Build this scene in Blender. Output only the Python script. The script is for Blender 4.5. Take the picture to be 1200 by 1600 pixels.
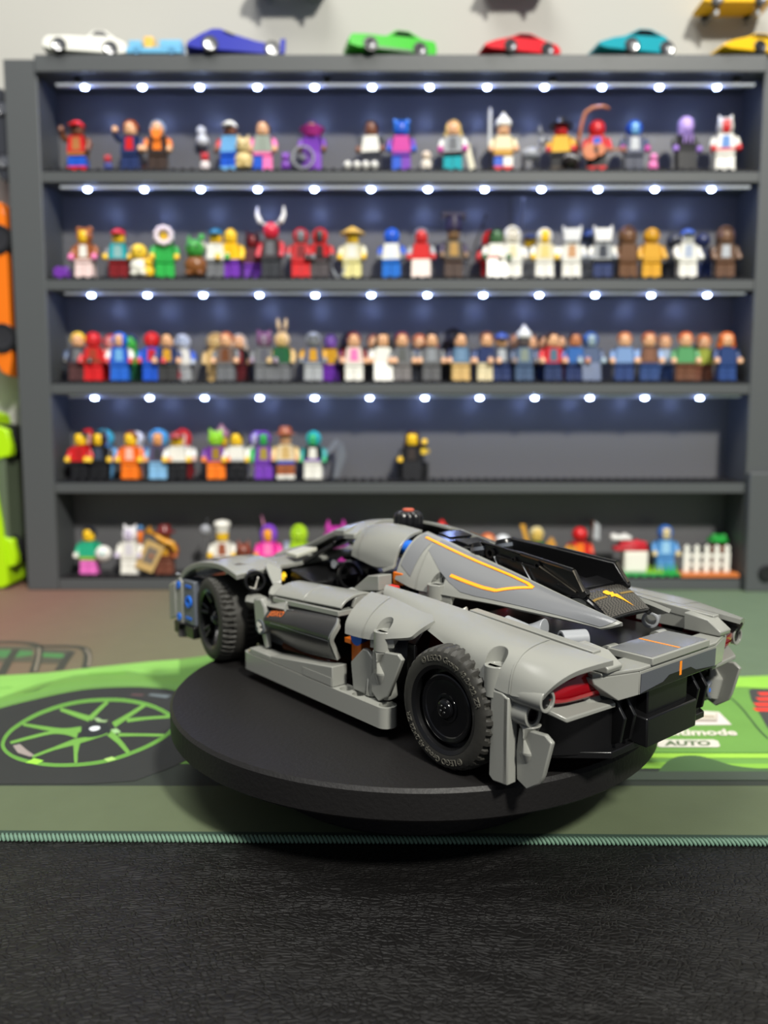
import bpy, bmesh, math, random
from mathutils import Vector, Matrix
random.seed(7)
MM = 0.001
R = math.radians
for o in list(bpy.data.objects):
    bpy.data.objects.remove(o, do_unlink=True)
scene = bpy.context.scene
COL = scene.collection

# ------------------------------------------------------------------ camera
cam_d = bpy.data.cameras.new('camera')
cam = bpy.data.objects.new('camera', cam_d)
COL.objects.link(cam)
cam.location = (-12*MM, -332*MM, 144*MM)
cam.rotation_euler = (R(90-6.0), 0, 0)
cam_d.sensor_fit = 'VERTICAL'
cam_d.sensor_height = 36.0
cam_d.sensor_width = 27.0
cam_d.lens = 1250/1600*36.0
cam_d.clip_start = 0.01
cam_d.clip_end = 20
cam_d.dof.use_dof = True
cam_d.dof.focus_distance = 0.256
cam_d.dof.aperture_fstop = 9.0
scene.camera = cam

# ------------------------------------------------------------------ world
world = bpy.data.worlds.new('room_light')
scene.world = world
world.use_nodes = True
bgn = world.node_tree.nodes['Background']
bgn.inputs[0].default_value = (0.80, 0.86, 1.0, 1)
bgn.inputs[1].default_value = 0.21

# ------------------------------------------------------------------ room lamps
def area(name, loc, target, size, power, col):
    d = bpy.data.lights.new(name, 'AREA')
    d.shape = 'DISK'; d.size = size; d.energy = power; d.color = col
    o = bpy.data.objects.new(name, d); COL.objects.link(o)
    o.location = Vector(loc)*MM
    o.rotation_euler = (Vector(target)-Vector(loc)).to_track_quat('-Z', 'Y').to_euler()
    return o
# two lamps on the room's ceiling, about 1.65 m above the desk, both behind the camera's view
area('ceiling_lamp_right_offscreen', (660, -1430, 1650), (0, 60, 60), 0.22, 65.0, (1.0, 0.97, 0.88))
area('ceiling_lamp_left_offscreen', (-350, -300, 1700), (0, 150, 100), 0.8, 18.0, (1.0, 0.98, 0.93))

scene.view_settings.view_transform = 'Standard'
scene.view_settings.look = 'None'
scene.view_settings.exposure = 0.06
scene.view_settings.gamma = 1.0
scene.view_settings.use_curve_mapping = False

# ------------------------------------------------------------------ materials
def lin(c):
    out = []
    for x in c[:3]:
        x = x/255.0
        out.append(x/12.92 if x <= 0.04045 else ((x+0.055)/1.055)**2.4)
    return (*out, 1.0)
_m = {}
def mat(name, col, rough=0.35, metal=0.0, coat=0.0, emit=0.0, trans=0.0, bump=None, spec=0.5):
    if name in _m: return _m[name]
    m = bpy.data.materials.new(name); m.use_nodes = True
    nt = m.node_tree; b = nt.nodes['Principled BSDF']
    c = lin(col)
    b.inputs['Base Color'].default_value = c
    b.inputs['Roughness'].default_value = rough
    b.inputs['Metallic'].default_value = metal
    b.inputs['Coat Weight'].default_value = coat
    b.inputs['Coat Roughness'].default_value = 0.08
    b.inputs['Specular IOR Level'].default_value = spec
    b.inputs['Transmission Weight'].default_value = trans
    if emit:
        b.inputs['Emission Color'].default_value = c
        b.inputs['Emission Strength'].default_value = emit
    # faint procedural unevenness so nothing is perfectly uniform
    tc = nt.nodes.new('ShaderNodeTexCoord'); nz = nt.nodes.new('ShaderNodeTexNoise')
    nz.inputs['Scale'].default_value = bump[0] if bump else 900.0
    nz.inputs['Detail'].default_value = bump[2] if bump else 2.0
    bp = nt.nodes.new('ShaderNodeBump')
    bp.inputs['Strength'].default_value = bump[1] if bump else 0.02
    bp.inputs['Distance'].default_value = 0.0006
    nt.links.new(tc.outputs['Object'], nz.inputs['Vector'])
    nt.links.new(nz.outputs['Fac'], bp.inputs['Height'])
    nt.links.new(bp.outputs['Normal'], b.inputs['Normal'])
    _m[name] = m
    return m
def plas(col, rough=0.32):
    return mat('plastic_%d_%d_%d' % tuple(col), col, rough)

M_GREY = mat('grey_plastic', (138, 139, 133), 0.23)
M_STICK = mat('grey_sticker', (114, 116, 119), 0.18)
M_DGREY = mat('blue_grey_plastic', (92, 97, 105), 0.35)
M_BLACK = mat('black_plastic', (15, 15, 16), 0.28)
M_GLOSS = mat('gloss_black_plastic', (12, 12, 14), 0.14)
M_RUBBER = mat('tyre_rubber', (44, 43, 39), 0.6, bump=(400, 0.12, 3))
M_LETTER_LIT = mat('tyre_letter_highlight', (88, 86, 78), 0.5)  # rubber colour lightened to paint the highlights on the raised letters
M_BLUE = mat('blue_pin_plastic', (20, 105, 215), 0.3)
M_ORANGE = mat('orange_plastic', (235, 120, 25), 0.35)
M_STRIPE = mat('yellow_orange_print', (250, 175, 20), 0.4)
M_STRIPE2 = mat('orange_print', (245, 140, 30), 0.4)
M_RED = mat('red_clear_plastic', (140, 8, 20), 0.12, coat=0.5)
M_DRED = mat('dark_red_plastic', (95, 10, 18), 0.4)
M_WHITE = mat('white_plastic', (225, 222, 212), 0.35)
M_LGREY = mat('light_grey_plastic', (148, 151, 155), 0.35)
M_YELLOW = mat('yellow_plastic', (245, 200, 20), 0.35)
M_STEEL = mat('steel', (120, 115, 105), 0.35, metal=1.0)

# ------------------------------------------------------------------ mesh helpers (all input in millimetres)
def finish(bm, name, smooth=38):
    bmesh.ops.recalc_face_normals(bm, faces=bm.faces[:])
    for f in bm.faces: f.smooth = True
    lim = R(smooth)
    for e in bm.edges:
        if len(e.link_faces) == 2:
            if e.calc_face_angle(0) > lim: e.smooth = False
    me = bpy.data.meshes.new(name)
    bmesh.ops.scale(bm, vec=(MM, MM, MM), verts=bm.verts[:])
    bm.to_mesh(me); bm.free()
    return me
def obj(name, me, m, parent=None, bevel=0.0, loc=None):
    o = bpy.data.objects.new(name, me)
    COL.objects.link(o)
    if m is not None:
        if len(me.materials) == 0: me.materials.append(m)
        else:
            o.material_slots[0].link = 'OBJECT'; o.material_slots[0].material = m
    if parent is not None: o.parent = parent
    if loc is not None: o.location = Vector(loc)*MM
    if bevel:
        b = o.modifiers.new('bevel', 'BEVEL'); b.width = bevel*MM; b.segments = 2
        b.limit_method = 'ANGLE'; b.angle_limit = R(38); b.harden_normals = False
    return o
def thing(name, label, cat, loc=(0, 0, 0), rz=0.0, group=None):
    o = bpy.data.objects.new(name, None); COL.objects.link(o)
    o.empty_display_size = 0.01
    o.location = Vector(loc)*MM; o.rotation_euler = (0, 0, rz)
    return tag(o, label, cat, group)
def tag(o, label, cat, group=None):
    o['label'] = label; o['category'] = cat
    if group: o['group'] = group
    return o
def b_box(bm, c, s, rot=None):
    m = Matrix.Translation(Vector(c))
    if rot is not None: m = m @ rot
    m = m @ Matrix.Diagonal((s[0], s[1], s[2], 1))
    return bmesh.ops.create_cube(bm, size=1.0, matrix=m)['verts']
def b_box2(bm, lo, hi):
    return b_box(bm, [(a+b)/2 for a, b in zip(lo, hi)], [abs(b-a) for a, b in zip(lo, hi)])
def b_slab(bm, pts, vec):
    vec = Vector(vec)
    a = [bm.verts.new(Vector(p)) for p in pts]
    b = [bm.verts.new(Vector(p)+vec) for p in pts]
    n = len(pts)
    bm.faces.new(a); bm.faces.new(b[::-1])
    for i in range(n):
        bm.faces.new((a[i], b[i], b[(i+1) % n], a[(i+1) % n]))
def frame(d):
    d = Vector(d).normalized()
    up = Vector((0, 0, 1)) if abs(d.z) < 0.95 else Vector((1, 0, 0))
    x = d.cross(up).normalized(); y = x.cross(d).normalized()
    return x, y, d
def b_tube(bm, path, radii, n=12, cap=True):
    path = [Vector(p) for p in path]
    if not isinstance(radii, (list, tuple)): radii = [radii]*len(path)
    rings = []
    px = None
    for i, p in enumerate(path):
        if i == 0: d = path[1]-p
        elif i == len(path)-1: d = p-path[i-1]
        else: d = (path[i+1]-p).normalized()+(p-path[i-1]).normalized()
        x, y, _ = frame(d)
        if px is not None:
            dn = d.normalized(); x = (px-dn*px.dot(dn)).normalized(); y = dn.cross(x)
        px = x
        rings.append([bm.verts.new(p+(x*math.cos(2*math.pi*k/n)+y*math.sin(2*math.pi*k/n))*radii[i]) for k in range(n)])
    for a, b in zip(rings, rings[1:]):
        for k in range(n):
            bm.faces.new((a[k], a[(k+1) % n], b[(k+1) % n], b[k]))
    if cap:
        bm.faces.new(rings[0][::-1]); bm.faces.new(rings[-1])
def b_lathe(bm, prof, n=32, origin=(0, 0, 0), axis=(0, 0, 1), closed=False):
    """prof: list of (r, h) along axis"""
    x, y, d = frame(axis); o = Vector(origin)
    rings = []
    for r, h in prof:
        if r < 1e-6: rings.append([bm.verts.new(o+d*h)])
        else: rings.append([bm.verts.new(o+d*h+(x*math.cos(2*math.pi*k/n)+y*math.sin(2*math.pi*k/n))*r) for k in range(n)])
    prs = list(zip(rings, rings[1:]))
    if closed: prs.append((rings[-1], rings[0]))
    for a, b in prs:
        for k in range(n):
            k2 = (k+1) % n
            if len(a) == 1 and len(b) == 1: continue
            if len(a) == 1: bm.faces.new((a[0], b[k2], b[k]))
            elif len(b) == 1: bm.faces.new((a[k], a[k2], b[0]))
            else: bm.faces.new((a[k], a[k2], b[k2], b[k]))
def b_ball(bm, c, r, n=12, sc=(1, 1, 1)):
    m = Matrix.Translation(Vector(c)) @ Matrix.Diagonal((sc[0], sc[1], sc[2], 1))
    bmesh.ops.create_uvsphere(bm, u_segments=n*2, v_segments=n, radius=r, matrix=m)
def ringtube(bm, p0, p1, ro, ri, n=24):
    d = Vector(p1)-Vector(p0); L = d.length
    b_lathe(bm, [(ri, 0), (ro, 0), (ro, L), (ri, L)], n, p0, d, closed=True)
def catmull(pts, m):
    pts = [Vector(p) for p in pts]; n = len(pts)
    if n == 2: return [pts[0].lerp(pts[1], i/(m-1)) for i in range(m)]
    out = []
    for i in range(m):
        t = i/(m-1)*(n-1); k = min(int(t), n-2); f = t-k
        p1, p2 = pts[k], pts[k+1]
        p0 = pts[k-1] if k > 0 else p1*2-p2
        p3 = pts[k+2] if k < n-2 else p2*2-p1
        out.append(0.5*((2*p1)+(p2-p0)*f+(2*p0-5*p1+4*p2-p3)*f*f+(3*p1-p0-3*p2+p3)*f*f*f))
    return out
class Loft:
    def __init__(s, rows, mu=18, mv=14):
        rr = [catmull(r, mv) for r in rows]
        cols = [catmull([r[j] for r in rr], mu) for j in range(mv)]
        s.g = [[cols[j][i] for j in range(mv)] for i in range(mu)]
        s.mu, s.mv = mu, mv
        c = s.nrm(mu//2, mv//2); p = s.g[mu//2][mv//2]
        s.sg = 1 if c.dot(p-Vector((p.x*0.9, 0, 22))) > 0 else -1
    def nrm(s, i, j):
        a = s.g[min(i+1, s.mu-1)][j]-s.g[max(i-1, 0)][j]
        b = s.g[i][min(j+1, s.mv-1)]-s.g[i][max(j-1, 0)]
        return a.cross(b).normalized()
    def at(s, a, b, off=0.0):
        x = a*(s.mu-1); y = b*(s.mv-1)
        i = min(int(x), s.mu-2); j = min(int(y), s.mv-2); f, g = x-i, y-j
        p = (s.g[i][j]*(1-f)+s.g[i+1][j]*f)*(1-g)+(s.g[i][j+1]*(1-f)+s.g[i+1][j+1]*f)*g
        return p+s.nrm(i, j)*s.sg*off
    def bm(s, th):
        bm = bmesh.new()
        A = [[bm.verts.new(p) for p in r] for r in s.g]
        B = [[bm.verts.new(s.g[i][j]-s.nrm(i, j)*s.sg*th) for j in range(s.mv)] for i in range(s.mu)]
        for i in range(s.mu-1):
            for j in range(s.mv-1):
                bm.faces.new((A[i][j], A[i+1][j], A[i+1][j+1], A[i][j+1]))
                bm.faces.new((B[i][j], B[i][j+1], B[i+1][j+1], B[i+1][j]))
        for i in range(s.mu-1):
            for j in (0, s.mv-1):
                bm.faces.new((A[i][j], B[i][j], B[i+1][j], A[i+1][j]))
        for j in range(s.mv-1):
            for i in (0, s.mu-1):
                bm.faces.new((A[i][j], A[i][j+1], B[i][j+1], B[i][j]))
        return bm
    def local(s, a0, a1, b0, b1, th, off=-0.08, n=14):
        """thick piece of the same skin, for the walls of a recess"""
        bm = bmesh.new(); A, B = [], []
        for i in range(n):
            ra, rb = [], []
            for j in range(n):
                a = a0+(a1-a0)*i/(n-1); b = b0+(b1-b0)*j/(n-1)
                ra.append(bm.verts.new(s.at(a, b, off))); rb.append(bm.verts.new(s.at(a, b, off)-Vector((0, 0, th))))
            A.append(ra); B.append(rb)
        for i in range(n-1):
            for j in range(n-1):
                bm.faces.new((A[i][j], A[i+1][j], A[i+1][j+1], A[i][j+1])); bm.faces.new((B[i][j], B[i][j+1], B[i+1][j+1], B[i+1][j]))
            for j in (0, n-1):
                bm.faces.new((A[i][j], B[i][j], B[i+1][j], A[i+1][j])); bm.faces.new((A[j][i], A[j][i+1], B[j][i+1], B[j][i]))
        return bm
    def strip(s, path, w, off=0.12, th=0.15):
        """thin raised print following (a, b) path points; w in mm"""
        P = []
        for (a0, b0), (a1, b1) in zip(path, path[1:]):
            for k in range(9): P.append((a0+(a1-a0)*k/8, b0+(b1-b0)*k/8))
        pts = [s.at(a, b, off) for a, b in P]
        nn = [(s.at(a, b, off+1)-s.at(a, b, off)) for a, b in P]
        bm = bmesh.new(); L, Rr = [], []
        for i, p in enumerate(pts):
            d = pts[min(i+1, len(pts)-1)]-pts[max(i-1, 0)]
            sd = d.cross(nn[i]).normalized()*(w/2)
            L.append(bm.verts.new(p+sd)); Rr.append(bm.verts.new(p-sd))
        for i in range(len(pts)-1):
            if (pts[i+1]-pts[i]).length < 1e-6: continue
            bm.faces.new((L[i], L[i+1], Rr[i+1], Rr[i]))
        return bm
    def patch(s, a0, a1, lo, hi, off=0.07, n=14, m=8):
        """lo, hi: functions of t in 0..1"""
        bm = bmesh.new(); G = []
        for i in range(n+1):
            t = i/n; a = a0+(a1-a0)*t
            G.append([bm.verts.new(s.at(a, lo(t)+(hi(t)-lo(t))*j/m, off)) for j in range(m+1)])
        for i in range(n):
            for j in range(m):
                bm.faces.new((G[i][j], G[i+1][j], G[i+1][j+1], G[i][j+1]))
        return bm
def cut(o, cutter_bm):
    """subtract a bmesh volume from an object and keep only the result"""
    me = finish(cutter_bm, 'cutter'); c = bpy.data.objects.new('cutter', me); COL.objects.link(c)
    c.matrix_world = o.matrix_world.copy()
    if o.parent: c.parent = o.parent
    md = o.modifiers.new('cut', 'BOOLEAN'); md.object = c; md.operation = 'DIFFERENCE'; md.solver = 'EXACT'
    bev = [(m.width, m.segments) for m in o.modifiers if m.type == 'BEVEL']
    for m in [m for m in o.modifiers if m.type == 'BEVEL']: o.modifiers.remove(m)
    dg = bpy.context.evaluated_depsgraph_get()
    ev = o.evaluated_get(dg)
    nm = bpy.data.meshes.new_from_object(ev)
    o.modifiers.clear(); o.data = nm
    bpy.data.objects.remove(c, do_unlink=True); bpy.data.meshes.remove(me)
    b2 = bmesh.new(); b2.from_mesh(nm)
    for f in b2.faces: f.smooth = True
    for e in b2.edges:
        if len(e.link_faces) == 2: e.smooth = e.calc_face_angle(0) <= R(35)
    b2.to_mesh(nm); b2.free()
def text_bm(txt, size, fn=None, ext=0.0, shear=0.0, bold=0.0):
    cu = bpy.data.curves.new('lettering', 'FONT'); cu.body = txt; cu.size = 1.0; cu.extrude = ext/size
    cu.shear = shear; cu.align_x = 'CENTER'; cu.offset = bold; cu.resolution_u = 3
    t = bpy.data.objects.new('lettering', cu); COL.objects.link(t)
    dg = bpy.context.evaluated_depsgraph_get()
    me = bpy.data.meshes.new_from_object(t.evaluated_get(dg))
    bm = bmesh.new(); bm.from_mesh(me)
    bpy.data.objects.remove(t, do_unlink=True); bpy.data.meshes.remove(me); bpy.data.curves.remove(cu)
    for v in bm.verts:
        v.co *= size
        if fn: v.co = Vector(fn(v.co))
    return bm

# ================================================================== the setting
def struct(o):
    o['kind'] = 'structure'; return o
M_WALL = mat('painted_wall', (178, 177, 171), 0.85, bump=(300, 0.15, 4))
bm = bmesh.new(); b_box2(bm, (-1500, 421, -750), (1500, 440, 1700))
bm2 = bmesh.new(); b_box2(bm2, (-1500, -1500, -770), (1500, 440, -750))
struct(obj('floor', finish(bm2, 'floor'), mat('dark_wood_floor', (96, 78, 62), 0.5, bump=(40, 0.2, 5))))
struct(obj('wall_back', finish(bm, 'wall_back'), M_WALL))

# black leather desk top
def leather():
    m = bpy.data.materials.new('black_leather'); m.use_nodes = True; nt = m.node_tree; b = nt.nodes['Principled BSDF']
    tc = nt.nodes.new('ShaderNodeTexCoord')
    mp = nt.nodes.new('ShaderNodeMapping'); mp.inputs['Rotation'].default_value = (0, 0, 0.45)
    mp.inputs['Scale'].default_value = (0.75, 1.35, 1)
    wz = nt.nodes.new('ShaderNodeTexNoise'); wz.inputs['Scale'].default_value = 60; wz.inputs['Detail'].default_value = 2
    mx = nt.nodes.new('ShaderNodeMixRGB'); mx.inputs[0].default_value = 0.012
    vo = nt.nodes.new('ShaderNodeTexVoronoi'); vo.feature = 'DISTANCE_TO_EDGE'; vo.inputs['Scale'].default_value = 560
    n2 = nt.nodes.new('ShaderNodeTexNoise'); n2.inputs['Scale'].default_value = 480; n2.inputs['Detail'].default_value = 4
    rp = nt.nodes.new('ShaderNodeMapRange'); rp.inputs[1].default_value = 0.0; rp.inputs[2].default_value = 0.16
    ad = nt.nodes.new('ShaderNodeMath'); ad.operation = 'MULTIPLY_ADD'; ad.inputs[1].default_value = 0.9
    bp = nt.nodes.new('ShaderNodeBump'); bp.inputs['Strength'].default_value = 0.62; bp.inputs['Distance'].default_value = 0.0003
    L = nt.links.new
    L(tc.outputs['Object'], mp.inputs[0]); L(mp.outputs[0], wz.inputs[0]); L(mp.outputs[0], mx.inputs[1]); L(wz.outputs['Color'], mx.inputs[2])
    L(mx.outputs[0], vo.inputs['Vector']); L(mp.outputs[0], n2.inputs['Vector'])
    L(vo.outputs['Distance'], rp.inputs[0]); L(n2.outputs['Fac'], ad.inputs[0]); L(rp.outputs[0], ad.inputs[2])
    L(ad.outputs[0], bp.inputs['Height']); L(bp.outputs[0], b.inputs['Normal'])
    b.inputs['Base Color'].default_value = lin((15, 14, 14)); b.inputs['Roughness'].default_value = 0.43
    b.inputs['Specular IOR Level'].default_value = 0.3
    return m
bm = bmesh.new(); b_box2(bm, (-800, -420, -28), (800, 420, -1.3))
tag(obj('desk', finish(bm, 'desk'), leather()), 'black grained leather desk top in front of the printed mat', 'desk')

# ------------------------------------------------------------------ printed desk mat
def mat_cloth(name, col, col2=None, axis=None):
    """woven cloth with print colour; optional print gradient along X"""
    m = bpy.data.materials.new(name); m.use_nodes = True; nt = m.node_tree; b = nt.nodes['Principled BSDF']
    L = nt.links.new
    tc = nt.nodes.new('ShaderNodeTexCoord')
    nz = nt.nodes.new('ShaderNodeTexNoise'); nz.inputs['Scale'].default_value = 60; nz.inputs['Detail'].default_value = 6
    L(tc.outputs['Object'], nz.inputs['Vector'])
    hs = nt.nodes.new('ShaderNodeMixRGB'); hs.blend_type = 'MULTIPLY'; hs.inputs[0].default_value = 0.35
    rr = nt.nodes.new('ShaderNodeMapRange'); rr.inputs[3].default_value = 0.75; rr.inputs[4].default_value = 1.25
    L(nz.outputs['Fac'], rr.inputs[0]); L(rr.outputs[0], hs.inputs[2])
    if col2:
        sp = nt.nodes.new('ShaderNodeSeparateXYZ'); L(tc.outputs['Object'], sp.inputs[0])
        mr = nt.nodes.new('ShaderNodeMapRange'); mr.inputs[1].default_value = -0.29; mr.inputs[2].default_value = 0.22
        L(sp.outputs['X'], mr.inputs[0])
        cr = nt.nodes.new('ShaderNodeValToRGB')
        cr.color_ramp.elements[0].color = lin(col[0]); cr.color_ramp.elements[1].color = lin(col[-1])
        for k, c in enumerate(col[1:-1]):
            e = cr.color_ramp.elements.new((k+1)/(len(col)-1)); e.color = lin(c)
        L(mr.outputs[0], cr.inputs[0]); L(cr.outputs[0], hs.inputs[1])
    else:
        hs.inputs[1].default_value = lin(col)
    L(hs.outputs[0], b.inputs['Base Color'])
    b.inputs['Roughness'].default_value = 0.75; b.inputs['Specular IOR Level'].default_value = 0.3
    wv = nt.nodes.new('ShaderNodeTexNoise'); wv.inputs['Scale'].default_value = 1600
    L(tc.outputs['Object'], wv.inputs['Vector'])
    bp = nt.nodes.new('ShaderNodeBump'); bp.inputs['Strength'].default_value = 0.25; bp.inputs['Distance'].default_value = 0.0003
    L(wv.outputs['Fac'], bp.inputs['Height']); L(bp.outputs[0], b.inputs['Normal'])
    return m
M_MAT = mat_cloth('mat_print_sky', [(120, 90, 78), (107, 102, 80), (105, 108, 82), (104, 112, 84), (98, 114, 88), (96, 114, 90)], True)
MATE = thing('desk_mat', 'large cloth desk mat printed with a lime green sports car', 'desk mat', (0, 0, 0))
MROT = R(-0.75)
MATE.rotation_euler = (0, 0, 0)
bm = bmesh.new()
b_slab(bm, [(-520, -57.0, -1.3), (520, -70.0, -1.3), (520, 420, -1.3), (-520, 420, -1.3)], (0, 0, 1.3))
obj('mat_sheet', finish(bm, 'mat_sheet'), M_MAT, MATE)
def print_poly(name, pts, col, lvl, smooth=False):
    bm = bmesh.new()
    z = 0.05*lvl
    vs = [bm.verts.new((x, y, z)) for x, y in pts]
    f = bm.faces.new(vs)
    bmesh.ops.triangulate(bm, faces=[f])
    for f in bm.faces:
        f.normal_update()
        if f.normal.z < 0: f.normal_flip()
    me = bpy.data.meshes.new(name); bmesh.ops.scale(bm, vec=(MM, MM, MM), verts=bm.verts[:]); bm.to_mesh(me); bm.free()
    key = 'mat_print_%d_%d_%d' % tuple(col)
    if key not in _m: _m[key] = mat_cloth(key, col)
    return obj(name, me, _m[key], MATE)
def print_line(name, pts, w, col, lvl, closed=False):
    P = [Vector((x, y)) for x, y in pts]
    n = len(P); Lf, Rt = [], []
    ws = w if isinstance(w, (list, tuple)) else [w]*n
    bm = bmesh.new(); z = 0.05*lvl
    for i in range(n):
        a = P[(i-1) % n] if (closed or i > 0) else P[i]; b = P[(i+1) % n] if (closed or i < n-1) else P[i]
        d = (b-a).normalized(); s = Vector((-d.y, d.x))*ws[i]/2
        Lf.append(bm.verts.new((P[i].x+s.x, P[i].y+s.y, z))); Rt.append(bm.verts.new((P[i].x-s.x, P[i].y-s.y, z)))
    for i in range(n if closed else n-1):
        j = (i+1) % n
        f = bm.faces.new((Lf[i], Rt[i], Rt[j], Lf[j]))
    for f in bm.faces:
        f.normal_update()
        if f.normal.z < 0: f.normal_flip()
    me = bpy.data.meshes.new(name); bmesh.ops.scale(bm, vec=(MM, MM, MM), verts=bm.verts[:]); bm.to_mesh(me); bm.free()
    key = 'mat_print_%d_%d_%d' % tuple(col)
    if key not in _m: _m[key] = mat_cloth(key, col)
    return obj(name, me, _m[key], MATE)
def print_strip(name, L, Rr, col, lvl, closed=False):
    bm = bmesh.new(); z = 0.05*lvl
    A = [bm.verts.new((x, y, z)) for x, y in L]; B = [bm.verts.new((x, y, z)) for x, y in Rr]; n = len(A)
    for i in range(n if closed else n-1):
        bm.faces.new((A[i], B[i], B[(i+1) % n], A[(i+1) % n]))
    for f in bm.faces:
        f.normal_update()
        if f.normal.z < 0: f.normal_flip()
    me = bpy.data.meshes.new(name); bmesh.ops.scale(bm, vec=(MM, MM, MM), verts=bm.verts[:]); bm.to_mesh(me); bm.free()
    key = 'mat_print_%d_%d_%d' % tuple(col)
    if key not in _m: _m[key] = mat_cloth(key, col)
    return obj(name, me, _m[key], MATE)
print_poly('printed_road', [(-518.0, -21.8), (518.0, -21.8), (518.0, -67.7), (-12.0, -63.2), (-518.0, -56.9)], (86, 96, 72), 1)
print_poly('printed_dark_band', [(-518.0, 1.9), (-95.3, 1.9), (-1.0, -1.4), (518.0, -6.6), (518.0, -21.8), (-518.0, -21.8)], (50, 56, 50), 2)
print_poly('printed_car_body', [(-518.0, 117.9), (-236.2, 122.5), (-212.1, 127.4), (-185.5, 139.2), (-157.2, 150.7), (-140.0, 155.5), (-122.0, 165.0), (-86.2, 170.8), (-4.0, 156.5), (101.9, 130.0), (181.6, 120.8), (192.5, 120.2), (212.1, 122.3), (518.0, 122.7), (518.0, -4.7), (-1.0, -1.4), (-518.0, 1.9)], (104, 150, 70), 3)
print_poly('printed_light_green_panel', [(-518.0, 117.9), (-236.2, 122.5), (-212.1, 127.4), (-185.5, 139.2), (-157.2, 150.7), (-140.0, 155.5), (-132.4, 125.9), (-144.8, 123.1), (-165.0, 131.7), (-192.8, 123.1), (-207.6, 106.6), (-217.8, 84.1), (-518.0, 74.7)], (130, 184, 88), 4)
print_poly('printed_light_green_panel', [(79.7, 113.9), (192.5, 120.2), (212.1, 122.3), (518.0, 122.9), (518.0, 100.7), (200.9, 98.9), (190.1, 101.1), (179.2, 100.7), (93.6, 95.2)], (142, 196, 72), 4)
print_line('printed_crease', [(-225.2, 99.4), (-219.5, 101.4)], 1.2, (80, 140, 50), 5, False)
print_line('printed_crease', [(-185.8, 125.3), (-176.8, 127.4), (-164.5, 127.4)], 2.6, (104, 160, 60), 5, False)
print_line('printed_crease', [(-212.1, 88.9), (-210.2, 92.0), (-208.4, 95.2), (-206.5, 98.4), (-204.5, 101.4), (-202.4, 104.3), (-200.3, 107.1), (-197.8, 109.6), (-194.5, 112.0), (-190.2, 114.2), (-185.0, 116.1), (-179.4, 117.8), (-173.9, 118.8), (-168.5, 119.2), (-163.0, 119.1), (-157.5, 118.6), (-152.0, 118.0), (-146.4, 117.4), (-140.8, 116.5), (-135.2, 115.6), (-129.6, 114.7)], 2.2, (110, 150, 70), 5, False)
print_line('printed_crease', [(-209.1, 91.3), (-203.9, 96.3), (-200.9, 108.8)], [0.3, 1.6, 0.3], (70, 95, 55), 6, False)
print_line('printed_arch_edge', [(-518.0, 55.2), (-217.4, 59.5), (-215.9, 64.0), (-214.3, 68.5), (-212.3, 72.5), (-210.0, 75.8), (-207.4, 78.6), (-204.7, 81.2), (-201.8, 84.1), (-199.1, 87.4), (-196.4, 91.0), (-193.3, 94.5), (-189.6, 97.6), (-185.1, 100.1), (-180.0, 102.2), (-174.5, 104.0), (-169.2, 105.3), (-164.1, 106.3), (-159.0, 106.8), (-153.9, 106.9), (-148.6, 106.6), (-143.1, 105.8), (-137.4, 104.4), (-131.8, 102.9), (-126.2, 101.4)], 3.6, (106, 150, 78), 6, False)
print_poly('printed_tyre', [(-518.0, 49.0), (-518.0, 53.7), (-215.2, 58.6), (-212.6, 63.3), (-210.0, 67.6), (-207.4, 71.0), (-205.0, 73.9), (-202.5, 76.6), (-199.8, 79.4), (-196.8, 82.4), (-193.6, 85.6), (-190.3, 88.7), (-187.1, 91.3), (-184.1, 93.6), (-181.3, 95.4), (-178.3, 97.0), (-175.0, 98.4), (-171.4, 99.5), (-167.6, 100.4), (-163.6, 101.0), (-159.5, 101.4), (-155.4, 101.7), (-151.3, 101.8), (-147.1, 101.6), (-142.7, 100.9), (-138.3, 99.9), (-133.8, 98.6), (-129.1, 96.6), (-124.3, 93.8), (-119.0, 90.5), (-113.6, 86.6), (-108.3, 81.6), (-103.7, 74.7), (-99.7, 65.4), (-96.0, 54.4), (-93.3, 43.4), (-92.0, 33.6), (-92.1, 25.0), (-93.2, 16.9), (-95.2, 9.5), (-97.8, 2.8), (-101.3, -3.0), (-105.5, -8.2), (-110.0, -13.1), (-114.2, -17.9), (-131.5, -20.6), (-518.0, -20.6)], (46, 48, 47), 6)
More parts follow.
